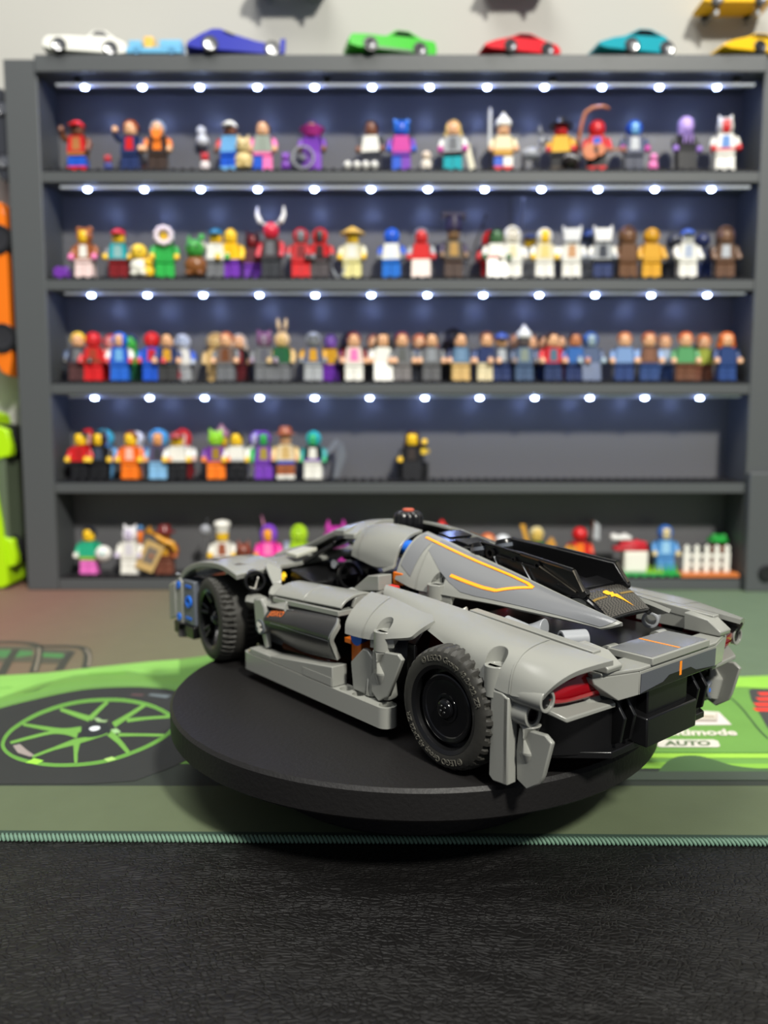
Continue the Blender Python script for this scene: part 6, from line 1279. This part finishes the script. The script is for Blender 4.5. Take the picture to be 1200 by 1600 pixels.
prop('snow_ornament', 'white two-ball ornament pegged to the back panel', 'ornament', (-173, 408, 397), [
    ('lower_ball', (222, 222, 220), [(b_ball, (0, 0, 0), 5.6, 10)], 0), ('upper_ball', (226, 226, 224), [(b_ball, (-1, 0, 8.4), 4.2, 10)], 0), ('peg', (60, 60, 64), [(b_tube, [(0, 0, 0), (0, 5, 0)], 1.4, 8)], 0)])
sp = [(b_tube, [(0, 0, 9.5), (8.6*math.sin(a), 0, 9.5+8.6*math.cos(a))], 0.5, 6) for a in [k*math.pi/4 for k in range(8)]]
prop('spoked_wheel', 'grey spoked wheel leaning before the purple robe', 'wheel', (-80.6, 375.5, Z[0]), [
    ('rim', (150, 152, 158), [(b_lathe, [(8.2, -1), (9.6, -1), (9.6, 1), (8.2, 1)], 32, (0, 0, 9.6), (0, 1, 0), True)], 0), ('spokes', (170, 172, 178), sp, 0), ('hub', (120, 122, 128), [(b_tube, [(0, -1.5, 9.5), (0, 1.5, 9.5)], 2, 12)], 0)])
for i, x in enumerate((-43, -35, -27.5, -20)):
    prop('white_ball', ['small white ball nearest the grey spoked wheel', 'second small white ball from the grey spoked wheel', 'third small white ball from the grey spoked wheel', 'small white ball at the feet of the black jacket, last of its row'][i], 'ball', (x, 376, Z[0]), [('ball', (226, 224, 218), [(b_ball, (0, 0, 3.4), 3.4, 8)], 0), ('base', (200, 198, 192), [(b_lathe, [(0, 0), (2.2, 0), (2.2, 1), (0, 1)], 10)], 0)], 'white balls on the top shelf')
prop('sword', 'short broad white sword leaning beside the teal legs', 'sword', (64, 380, Z[0]), [('blade', (226, 220, 196), [(b_slab, [(-2.2, 0, 0.4), (2.8, 0, 0), (-3, 0, 22), (-8, 0, 20)], (0, 1.4, 0))], 0.2), ('hilt', (180, 170, 140), [(b_box2, (-9.5, -0.6, 20), (-2, 2, 22))], 0)])
prop('sword', 'grey upright sword by the tall white hat', 'sword', (78.5, 381, Z[0]), [('blade', (180, 182, 186), [(b_slab, [(-1.4, 0, 18), (1.4, 0, 18), (1.2, 0, 50), (0, 0, 53), (-1.2, 0, 50)], (0, 0.8, 0))], 0), ('hilt', (90, 80, 60), [(b_box2, (-3.4, -0.6, 16.6), (3.4, 1.4, 18.4)), (b_tube, [(0, 0.4, 0), (0, 0.4, 17)], 0.9, 8)], 0)])
prop('toy_donkey', 'small grey toy donkey between two figures on the top shelf', 'toy animal', (116, 383, Z[0]), [
    ('body', (150, 152, 160), [(b_ball, (-2, 0, 15), 6.0, 8, (1.5, 0.8, 0.9)), (b_tube, [(3, 0, 17), (7, 0, 24), (8, 0, 28)], [4, 3.2, 2.8], 10)], 0), ('head', (160, 162, 170), [(b_tube, [(7, 0, 29.5), (12, 0, 26.5), (15, 0, 24.5)], [3.4, 3.0, 2.2], 10)], 0),
    ('ears', (140, 142, 150), [(b_lathe, [(1.2, 0), (1.6, 3), (0, 8)], 8, (6, -1.8, 31), (-0.2, -0.2, 1)), (b_lathe, [(1.2, 0), (1.6, 3), (0, 8)], 8, (6, 1.8, 31), (-0.2, 0.2, 1))], 0)]
    + [('leg', (140, 142, 150), [(b_tube, [(lx, ly, 0), (lx, ly, 12)], [1.7, 2.2], 8)], 0) for lx in (-8, 4) for ly in (-3, 3)])
prop('dark_ball', 'dark brown ball with silver band before the yellow jacket', 'ball', (147, 376, Z[0]), [('ball', (40, 34, 32), [(b_ball, (0, 0, 7), 7, 10)], 0), ('band', (150, 150, 150), [(b_lathe, [(6.9, -0.8), (7.3, -0.8), (7.3, 0.8), (6.9, 0.8)], 24, (0, 0, 7), (0.3, 0.3, 1), True)], 0)])
prop('bow_staff', 'tall curved brown staff arching over the red hooded figure', 'staff', (152, 378.5, Z[0]), [('shaft', (164, 92, 48), [(b_tube, [(0, 0, 0), (1, 0, 20), (4, 0, 38), (7, 0, 47), (13, 0, 51), (22, 0, 52), (27, 0, 50)], [1.4, 1.6, 1.7, 1.8, 1.8, 1.6, 1.0], 10)], 0), ('binding', (110, 60, 30), [(b_tube, [(1, 0, 18), (1.4, 0, 23)], 2.1, 10)], 0)])
prop('toy_guitar', 'orange brown toy guitar held across the red hooded figure', 'guitar', (172, 374.5, Z[0]+14), [
    ('body', (196, 110, 60), [(b_lathe, [(0, -1.4), (6.6, -1.4), (6.8, 0), (6.6, 1.4), (0, 1.4)], 24, (-9, 0, 0), (0, 1, 0)), (b_lathe, [(0, -1.4), (4.9, -1.4), (5.1, 0), (4.9, 1.4), (0, 1.4)], 24, (-1.5, 0, 1.5), (0, 1, 0))], 0),
    ('neck', (150, 84, 44), [(b_box2, (0, -1, 0.6), (19, 0.6, 2.8))], 0.2), ('headstock', (120, 66, 36), [(b_box2, (18, -1.2, -0.2), (22, 0.8, 3.6))], 0.3), ('sound_hole', (60, 30, 20), [(b_lathe, [(0, 0), (1.8, 0), (1.8, 0.3), (0, 0.3)], 16, (-4.5, -1.4, 0.6), (0, -1, 0))], 0)])
prop('toy_block', 'small purple toy block at the end of the second shelf', 'toy block', (-290.5, 379, Z[1]-1.7), [('body', (110, 50, 160), [(b_box2, (-6, -5, 0), (6, 5, 9))], 0.5), ('studs', (116, 54, 166), [(b_lathe, [(2.3, 0), (2.3, 1.6), (0, 1.6)], 12, (-3, 0, 9)), (b_lathe, [(2.3, 0), (2.3, 1.6), (0, 1.6)], 12, (3, 0, 9))], 0)])
prop('toy_dagger', 'pair of small grey blades beside the straw cone hat', 'blade', (-51, 380, Z[1]-1.7), [('blade', (150, 154, 160), [(b_slab, [(0, 0, 0), (3, 0, 0), (9, 0, 17), (5, 0, 12)], (0, 1, 0))], 0), ('blade', (150, 154, 160), [(b_slab, [(-2, 1, 0), (1, 1, 0), (-7, 1, 13), (-6, 1, 8)], (0, 1, 0))], 0)])
prop('katana', 'long black sword leaning by the flat topped hat', 'sword', (58, 379.5, Z[1]-1.7), [('blade', (40, 40, 46), [(b_tube, [(0, 0, 0.5), (9, 0, 30), (15, 0, 46)], [0.9, 0.9, 0.8], 8)], 0), ('grip', (20, 20, 24), [(b_tube, [(14.6, 0, 45), (18, 0, 54)], 1.2, 8), (b_lathe, [(0, 0), (2.4, 0), (2.4, 0.8), (0, 0.8)], 12, (14.5, 0, 44.6), (0.35, 0, 1))], 0)])
prop('thin_staff', 'thin upright pale grey staff behind the white hooded figure', 'staff', (110.5, 397, Z[1]-1.7), [('rod', (150, 152, 158), [(b_tube, [(0, 0, 0), (0, 0, 72)], 1.1, 10)], 0), ('tip', (190, 192, 198), [(b_ball, (0, 0, 72.5), 1.6, 6)], 0)])
prop('red_flag', 'red cape-like flag beside the red pointed hood', 'flag', (79, 401, Z[1]-1.7), [('pole', (60, 50, 50), [(b_tube, [(0, 0, 0), (0, 0, 30)], 0.9, 8)], 0), ('cloth', (190, 32, 36), [(b_slab, [(0, -0.4, 8), (9, -0.4, 16), (8, -0.4, 40), (1, -0.4, 30)], (0, 0.9, 0))], 0)])
prop('grey_weapons', 'bundle of dark grey blades behind the teal hood', 'blade', (-56, 396, Z[3]-1.7), [('blade', (110, 114, 120), [(b_slab, [(-3, 0, 0), (2, 0, 0), (10, 0, 22), (6, 0, 34), (2, 0, 30)], (0, 1.4, 0))], 0.2), ('blade', (120, 124, 130), [(b_slab, [(-12, 1, 22), (-8, 1, 20), (4, 1, 34), (0, 1, 37)], (0, 1.4, 0))], 0.2)])
prop('black_throne', 'small black toy seat behind the long dark haired figure', 'toy chair', (14, 398, Z[3]-1.7), [('seat', (26, 26, 28), [(b_box2, (-11, -8, 0), (11, 6, 11))], 0.5), ('backrest', (30, 30, 33), [(b_box2, (-11, 4, 11), (11, 7, 24))], 0.6), ('arm', (26, 26, 28), [(b_box2, (-14, -9, 0), (-11, 7, 16))], 0.4), ('arm', (26, 26, 28), [(b_box2, (11, -9, 0), (14, 7, 16))], 0.4)])
prop('toy_mug', 'small yellow mug beside the long dark haired figure', 'mug', (23, 378, Z[3]+22), [('cup', (240, 200, 60), [(b_lathe, [(0, 0), (2.6, 0), (2.8, 5), (2.2, 5), (2.0, 1), (0, 1)], 14)], 0), ('handle', (240, 200, 60), [(b_lathe, [(1.2, -0.4), (1.9, -0.4), (1.9, 0.4), (1.2, 0.4)], 12, (3.4, 0, 2.6), (0, 1, 0), True)], 0)])
# bottom shelf
prop('toy_ball', 'white ball held beside the pink shorts', 'ball', (-263, 376, Z[4]+12), [('ball', (228, 226, 222), [(b_ball, (0, 0, 7), 7.2, 10)], 0), ('patch', (120, 190, 190), [(b_ball, (1, -5.4, 8), 2.2, 6)], 0)])
prop('picture_board', 'tilted tan board with a grey picture on the bottom shelf', 'picture', (-222, 376, Z[4]+3), [('board', (200, 168, 110), [(b_slab, [(-14, 0, 4), (2, 0, -2), (14, 0, 22), (-2, 0, 29)], (0, 1.4, 0))], 0.3), ('picture', (120, 110, 100), [(b_slab, [(-7, -0.2, 9), (2, -0.2, 5.6), (8.6, -0.2, 19), (-0.5, -0.2, 23)], (0, 0.4, 0))], 0)])
prop('toy_carrot', 'small orange carrot beside the white eared figure', 'toy carrot', (-231, 381, Z[4]+26), [('root', (236, 120, 36), [(b_lathe, [(0, 0), (1.8, 2), (2.6, 11), (1.6, 13), (0, 13)], 12)], 0), ('leaves', (70, 120, 170), [(b_ball, (0, 0, 15), 3.0, 6)], 0)])
prop('gold_horn', 'golden bent horn held before the brown coat', 'horn', (-212, 375, Z[4]+24), [('tube', (212, 150, 40), [(b_tube, [(-9, 0, 15), (-3, 0, 11), (4, 0, 6), (11, 0, 4), (14, 0, -3)], [3.2, 2.4, 2.6, 2.8, 1.2], 10)], 0), ('bell', (190, 130, 36), [(b_lathe, [(2.4, 0), (3.2, 2), (5, 4), (4.4, 4), (2, 1)], 14, (-8, 0, 14), (-0.7, 0, 0.6))], 0)])
prop('ladle', 'grey ladle beside the chef hat', 'ladle', (-171, 379, Z[4]+12), [('bowl', (150, 152, 160), [(b_ball, (-1, 0, 28), 5, 8, (1, 0.7, 1))], 0), ('handle', (150, 152, 160), [(b_tube, [(0, 0, 0), (-0.4, 0, 24)], 0.9, 8), (b_tube, [(-1, 0, 31), (1, 0, 38)], 0.9, 8)], 0)])
prop('pink_wand', 'thin pale pink wand behind the purple hood', 'wand', (-122, 402, Z[4]), [('rod', (226, 150, 190), [(b_tube, [(0, 0, 0), (-1, 0, 40), (-2.6, 0, 49)], [0.9, 0.9, 0.8], 8)], 0), ('tip', (236, 160, 200), [(b_ball, (-2.8, 0, 50), 1.7, 6)], 0)])
prop('grey_bottle', 'small pale grey bottle beside the lime green hood', 'bottle', (-99, 375, Z[4]), [('body', (186, 190, 206), [(b_lathe, [(0, 0), (5, 0), (5.4, 14), (3, 22), (2.4, 27), (0, 27)], 16)], 0), ('cap', (150, 156, 186), [(b_lathe, [(0, 27), (2.8, 27), (2.8, 30), (0, 30)], 14)], 0)])
prop('gold_sword', 'gold sword slanting beside the pale haired figure', 'sword', (120, 378, Z[4]+8), [('blade', (206, 150, 50), [(b_slab, [(0, 0, 4), (3.2, 0, 2), (-6, 0, 37), (-10.4, 0, 37)], (0, 1.2, 0))], 0.2), ('hilt', (140, 96, 40), [(b_box2, (-3, -0.8, 1), (6, 2, 4))], 0.2)])
prop('gold_shield', 'curved gold shield on the other side of the pale haired figure', 'shield', (138, 377, Z[4]+2), [('plate', (196, 140, 60), [(b_slab, [(-4, 0, 0), (3, 0, 4), (4, 0, 26), (0, 0, 32), (-5, 0, 26)], (0, 1.6, 0))], 0.4), ('boss', (160, 110, 40), [(b_ball, (0, -0.4, 16), 2.2, 6)], 0)])
prop('sword', 'brown handled sword behind the orange red armour', 'sword', (178, 396, Z[4]), [('blade', (186, 190, 196), [(b_slab, [(2, 0, 30), (8, 0, 28), (8, 0, 42), (3, 0, 46)], (0, 1, 0))], 0), ('grip', (176, 92, 40), [(b_tube, [(0, 0, 0), (1, 0, 46)], 1.5, 8)], 0)])
prop('gold_axe', 'gold and brown axe beside the red armour', 'axe', (155, 377, Z[4]), [('blade', (206, 150, 60), [(b_lathe, [(0, -1), (6.4, -1), (6.4, 1), (0, 1)], 20, (0, 0, 20), (0, 1, 0))], 0.2), ('handle', (120, 70, 40), [(b_tube, [(0, 0, 0), (0, 0, 28)], 1.2, 8)], 0)])
# garden set
def picket(bm, x, z0):
    b_slab(bm, [(x-2.9, 0, z0), (x+2.9, 0, z0), (x+2.9, 0, z0+17), (x+1.6, 0, z0+20), (x+3.0, 0, z0+22), (x, 0, z0+25), (x-3.0, 0, z0+22), (x-1.6, 0, z0+20), (x-2.9, 0, z0+17)], (0, 1.8, 0))
prop('green_base', 'flat green toy base plate with tufts under the blue figure', 'toy base', (229, 383, Z[4]-1.7), [('plate', (30, 150, 70), [(b_box2, (-28, -10, 0), (26, 12, 3.2))], 0.4), ('grass', (150, 200, 40), [(b_lathe, [(0, 0), (1.8, 0), (0.6, 5), (0, 9)], 8, (x, -6, 3)) for x in (-4, 0, 4, 8)], 0), ('grass', (50, 170, 60), [(b_lathe, [(0, 0), (2, 0), (0.6, 6), (0, 10)], 8, (x, -7.4, 3)) for x in (12, 16, 20)], 0)])
prop('white_cabinet', 'white toy cabinet on the green base plate', 'toy cabinet', (214, 384, Z[4]+1.6), [('body', (230, 226, 214), [(b_box2, (-10, -6, 0), (11, 7, 19))], 0.4), ('door', (236, 232, 222), [(b_box2, (-8.6, -6.6, 1.4), (9.6, -6, 17.6))], 0.2)])
for i, (dx, z, c, a) in enumerate([(0, 20.8, (190, 30, 44), 3), (2, 25.0, (204, 36, 54), -4), (-9, 30.6, (226, 224, 222), 6)]):
    nm_ = ['lower dark red toy cushion on the white cabinet', 'upper red toy cushion on the white cabinet', 'white toy cushion on top of the red ones'][i]
    prop('toy_cushion', nm_, 'cushion', (210+dx, 384, Z[4]+z), [('pad', c, [(b_box2, (-15+i*3, -6, 0), (15-i*3, 6, 4.0))], 1.2), ('studs', c, [(b_lathe, [(2.3, 0), (2.3, 1.5), (0, 1.5)], 12, (-6, 0, 4)), (b_lathe, [(2.3, 0), (2.3, 1.5), (0, 1.5)], 12, (4, 0, 4))], 0)], 'cushions on the white cabinet')
prop('orange_base', 'flat orange brown toy base plate under the picket fence', 'toy base', (281, 380, Z[4]-1.7), [('plate', (206, 120, 62), [(b_box2, (-28, -9, 0), (23.5, 12, 3.6))], 0.5), ('edge', (190, 106, 52), [(b_box2, (-28, -9.6, 0), (23.5, -9, 2.0))], 0)])
prop('picket_fence', 'white toy picket fence on the orange brown base', 'fence', (278, 378, Z[4]+1.9), [('picket', (230, 228, 220), [(picket, -18+9*k, 0)], 0.3) for k in range(5)] + [('rail', (224, 222, 214), [(b_box2, (-21, 1.8, 5), (21, 3.2, 8))], 0), ('rail', (224, 222, 214), [(b_box2, (-21, 1.8, 13), (21, 3.2, 16))], 0)])
prop('potted_plant', 'small green toy bush in a brown pot behind the picket fence', 'potted plant', (294, 396, Z[4]-1.7), [('pot', (120, 64, 36), [(b_lathe, [(0, 0), (7, 0), (8.4, 26), (7.4, 26), (0, 24)], 20)], 0), ('leaves', (40, 150, 60), [(b_lathe, [(0, 32), (9.5, 29), (9.8, 30), (6, 34), (0, 36)], 16), (b_ball, (-4, -2, 33), 3.4, 6), (b_ball, (5, -1, 33), 3.2, 6)], 0)])

# ================================================================== toy cars
def toycar(label, x, y, z, length, prof, glass, col, rim, rz=0.0, wr=5.2, wx=(0.2, 0.8), width=27.0, stripe=None, dark=(26, 26, 28), height=1.18):
    """prof / glass: side outlines in units of the car length (x from the nose) and mm height"""
    t = thing('die_cast_car', label, 'toy car', (x, y, z), R(rz), 'toy cars around the display case')
    hw = width/2; bm = bmesh.new()
    pts = [((a-0.5)*length, b*height) for a, b in prof]
    n = len(pts); zm = max(b for a, b in pts)
    secs = []
    for f, sc in ((-1.0, 0.0), (-0.86, 0.35), (0.86, 0.35), (1.0, 0.0)):
        ring = []
        for a, b in pts:
            # tumblehome: the higher, the narrower
            k = 1.0-0.24*max(0, b-6.0)/max(1, zm-6.0)
            ring.append(bm.verts.new((a*(0.985 if abs(f) == 1 else 1.0), f*hw*k, b-(0.5 if (abs(f) == 1 and b > 4) else 0))))
        secs.append(ring)
    for A, B in zip(secs, secs[1:]):
        for i in range(n): bm.faces.new((A[i], A[(i+1) % n], B[(i+1) % n], B[i]))
    bm.faces.new(secs[0][::-1]); bm.faces.new(secs[-1])
    bo = obj('body', finish(bm, 'body', 50), plas(col, 0.2), t, 0.5)
    g = [((a-0.5)*length, b*height) for a, b in glass]
    for s in (-1, 1):
        P1 = []
        for a, b in g:
            k = 1.0-0.24*max(0, b-6.0)/max(1, zm-6.0); P1.append((a, s*(hw*k+0.05), b))
        bm = bmesh.new(); b_slab(bm, P1, (0, -s*0.6, 0))
        obj('window', finish(bm, 'window'), M_GLOSS, bo)
    for f in wx:
        for s in (-1, 1):
            bm = bmesh.new(); b_lathe(bm, [(0, -2.4), (wr-0.6, -2.4), (wr, -1.8), (wr, 1.8), (wr-0.6, 2.4), (0, 2.4)], 24, ((f-0.5)*length, s*(hw-1.6), wr), (0, 1, 0))
            w = obj('wheel', finish(bm, 'wheel'), plas(dark), t)
            bm = bmesh.new(); b_lathe(bm, [(0, 0), (1.0, 0.3), (1.2, 0), (wr*0.62, 0.1), (wr*0.72, 0.35), (wr*0.72, -0.3), (0, -0.3)], 20, ((f-0.5)*length, s*(hw+0.85), wr), (0, s, 0))
            obj('rim', finish(bm, 'rim'), rim, w)
    if stripe:
        for s in (-1, 1):
            bm = bmesh.new(); b_box(bm, (0, s*(hw+0.1), 4.2), (length*0.42, 0.5, 2.0))
            obj('side_skirt', finish(bm, 'side_skirt'), plas(stripe), t)
    return t
M_CHROME = mat('chrome_rim', (190, 190, 190), 0.25, metal=1.0)
M_DRIM = mat('dark_rim', (70, 70, 74), 0.3, metal=0.6)
TZ = 452.0
CLASSIC = [(0.0, 4), (0.01, 9), (0.06, 12), (0.3, 13.2), (0.52, 13.4), (0.6, 18), (0.74, 18.4), (0.86, 13.6), (0.97, 11), (1.0, 7), (0.99, 3), (0.9, 2), (0.1, 2)]
CLGLASS = [(0.57, 13.8), (0.62, 17.2), (0.72, 17.4), (0.79, 14)]
toycar('white long nosed classic toy coupe on top of the display case', -262, 380.5, TZ, 68, CLASSIC, CLGLASS, (222, 222, 214), M_CHROME, 9, 6.0)
RACER = [(0.0, 3), (0.02, 7), (0.14, 13), (0.26, 17.5), (0.34, 18), (0.46, 15), (0.7, 11), (0.94, 9), (0.95, 14), (1.0, 14.5), (0.995, 6), (0.98, 3), (0.8, 2), (0.1, 2)]
RAGLASS = [(0.36, 15), (0.4, 16), (0.5, 13.4), (0.46, 12.6)]
toycar('dark blue low racing toy car with rear wing on the case', -136.6, 380.5, TZ, 82, RACER, RAGLASS, (40, 48, 160), M_CHROME, 10, 6.6, (0.24, 0.86))
MUSCLE = [(0.0, 4), (0.0, 8), (0.04, 12), (0.22, 13), (0.42, 13), (0.54, 18.2), (0.68, 18.4), (0.84, 13.5), (0.98, 13), (1.0, 8), (0.99, 3.5), (0.9, 2.5), (0.1, 2.5)]
MUGLASS = [(0.48, 13.4), (0.555, 17.2), (0.67, 17.2), (0.76, 13.6)]
toycar('bright green muscle toy car with black grille on the case', -7, 380.5, TZ, 76, MUSCLE, MUGLASS, (60, 180, 44), M_DRIM, 14, 6.2, (0.24, 0.8), stripe=(30, 90, 30))
SUPER = [(0.0, 3), (0.02, 5.5), (0.16, 9), (0.34, 12), (0.48, 15.6), (0.62, 16), (0.8, 12), (0.96, 9.5), (1.0, 6), (0.99, 3), (0.9, 2), (0.1, 2)]
SUGLASS = [(0.38, 11.8), (0.48, 14.6), (0.6, 14.8), (0.72, 12)]
toycar('red low supercar toy on top of the display case', 100.6, 380.5, TZ, 68, SUPER, SUGLASS, (206, 32, 44), M_DRIM, 12, 5.8, (0.34, 0.82), dark=(34, 22, 24))
HATCH = [(0.0, 4), (0.01, 7), (0.2, 11), (0.36, 13), (0.56, 19), (0.72, 19.4), (0.92, 15), (0.99, 11), (1.0, 5), (0.98, 2.5), (0.1, 2.5)]
HAGLASS = [(0.42, 13.4), (0.57, 18), (0.7, 18.2), (0.86, 14.4)]
toycar('teal hatchback toy car on top of the display case', 194.7, 380.5, TZ, 66, HATCH, HAGLASS, (30, 150, 166), M_CHROME, 11, 6.6, (0.44, 0.92))
toycar('yellow low supercar toy at the end of the case top', 297, 380.5, TZ, 68, SUPER, SUGLASS, (236, 186, 30), M_DRIM, 12, 5.8, (0.5, 0.86))
prop('toy_block_truck', 'small pale blue and yellow brick vehicle on the case top', 'toy vehicle', (-202, 375, TZ), [
    ('chassis', (110, 180, 220), [(b_box2, (-24, -7, 1.5), (22, 7, 6))], 0.4), ('cab', (120, 186, 224), [(b_box2, (-22, -6, 6), (-12, 6, 12))], 0.5), ('load', (120, 188, 226), [(b_box2, (4, -7, 6), (22, 7, 12))], 0.4), ('driver', (238, 190, 90), [(b_box2, (-10, -4, 6), (-2, 4, 16))], 0.8)]
    + [('wheel', (90, 150, 190), [(b_lathe, [(0, -1.5), (3, -1.5), (3, 1.5), (0, 1.5)], 16, (wx_, wy, 3), (0, 1, 0))], 0) for wx_ in (-15, 14) for wy in (-7, 7)])
# toy cars hung on the wall above the case
def wallcar(label, x, z, col, length, prof, glass, wrim):
    t = toycar(label, x, 405, z, length, prof, glass, col, wrim, 0, 5.6, (0.2, 0.8), 26)
    for s in (-0.28, 0.3):
        bm = bmesh.new(); b_tube(bm, [(s*length, 16, -1.6), (s*length, -8, -1.6)], 1.3, 10); b_box2(bm, (s*length-1.6, -9, -6), (s*length+1.6, -7.4, 1.4))
        obj('peg', finish(bm, 'peg'), M_LGREY, t)
    return t
wallcar('yellow supercar toy resting on two wall pegs above the case', 291, 503, (236, 186, 30), 62, SUPER, SUGLASS, M_DRIM)
wallcar('dark toy car with red ends resting on wall pegs', -95, 521, (52, 46, 62), 66, MUSCLE, MUGLASS, M_DRIM)
wallcar('black toy car resting on wall pegs above the red one', 102, 526, (40, 40, 44), 58, SUPER, SUGLASS, M_DRIM)
# toys left of the case
def standing(label, x, y, z, length, prof, glass, col, rim, rot, wr, width, hgt, cat='toy car'):
    t = toycar(label, x, y, z, length, prof, glass, col, rim, 0, wr, (0.22, 0.78), width, height=hgt)
    t.rotation_euler = rot
    return t
standing('orange toy supercar hung nose up on the wall beside the case', -333, 400, 264, 150, SUPER, SUGLASS, (240, 120, 20), M_DRIM, (0, R(-90), 0), 13, 40, 2.9)
standing('dark grey toy car hung upright above the orange one', -333, 402, 395, 78, SUPER, SUGLASS, (56, 58, 64), M_CHROME, (0, R(-90), 0), 7, 30, 1.9)
t = thing('lime_toy_car', 'large lime green brick-built toy car standing on end beside the case', 'toy car', (-362, 388, 0.3))
LP = [(-42, 2), (-40, 156), (-8, 160), (4, 156), (8, 130), (6, 90), (10, 60), (14, 4), (8, 0.5)]
bm = bmesh.new(); b_slab(bm, [(a, -14, b) for a, b in LP], (0, 40, 0)); obj('body', finish(bm, 'body'), plas((176, 226, 10)), t, 1.6)
for zz in (18, 116):
    bm = bmesh.new(); b_slab(bm, [(8, -12, zz), (20, -12, zz+3), (21, -12, zz+12), (18, -12, zz+26), (8, -12, zz+30)], (0, 10, 0)); obj('wheel_arch', finish(bm, 'wheel_arch'), plas((176, 226, 10)), t, 1.2)
    for yy in (-1, 20):
        bm = bmesh.new(); b_lathe(bm, [(0, 0), (15, 0), (16.5, 2), (16.5, 9), (15, 11), (0, 11)], 32, (6, yy-4, zz+15), (0, 1, 0)); obj('wheel', finish(bm, 'wheel'), plas((30, 30, 32)), t)
bm = bmesh.new(); b_slab(bm, [(6, -10, 40), (15, -10, 38), (14, -10, 116), (5, -10, 120)], (0, 32, 0)); obj('underbody', finish(bm, 'underbody'), plas((92, 104, 84)), t, 0.6)
for zz in (44, 92, 140):
    bm = bmesh.new(); b_box2(bm, (-40, -14.4, zz), (5, -13.9, zz+0.8)); obj('panel_seam', finish(bm, 'panel_seam'), plas((120, 160, 10)), t)
bm = bmesh.new(); b_slab(bm, [(-30, -14.5, 70), (-14, -14.5, 78), (-10, -14.5, 130), (-24, -14.5, 134)], (0, 0.8, 0)); obj('window', finish(bm, 'window'), M_GLOSS, t)
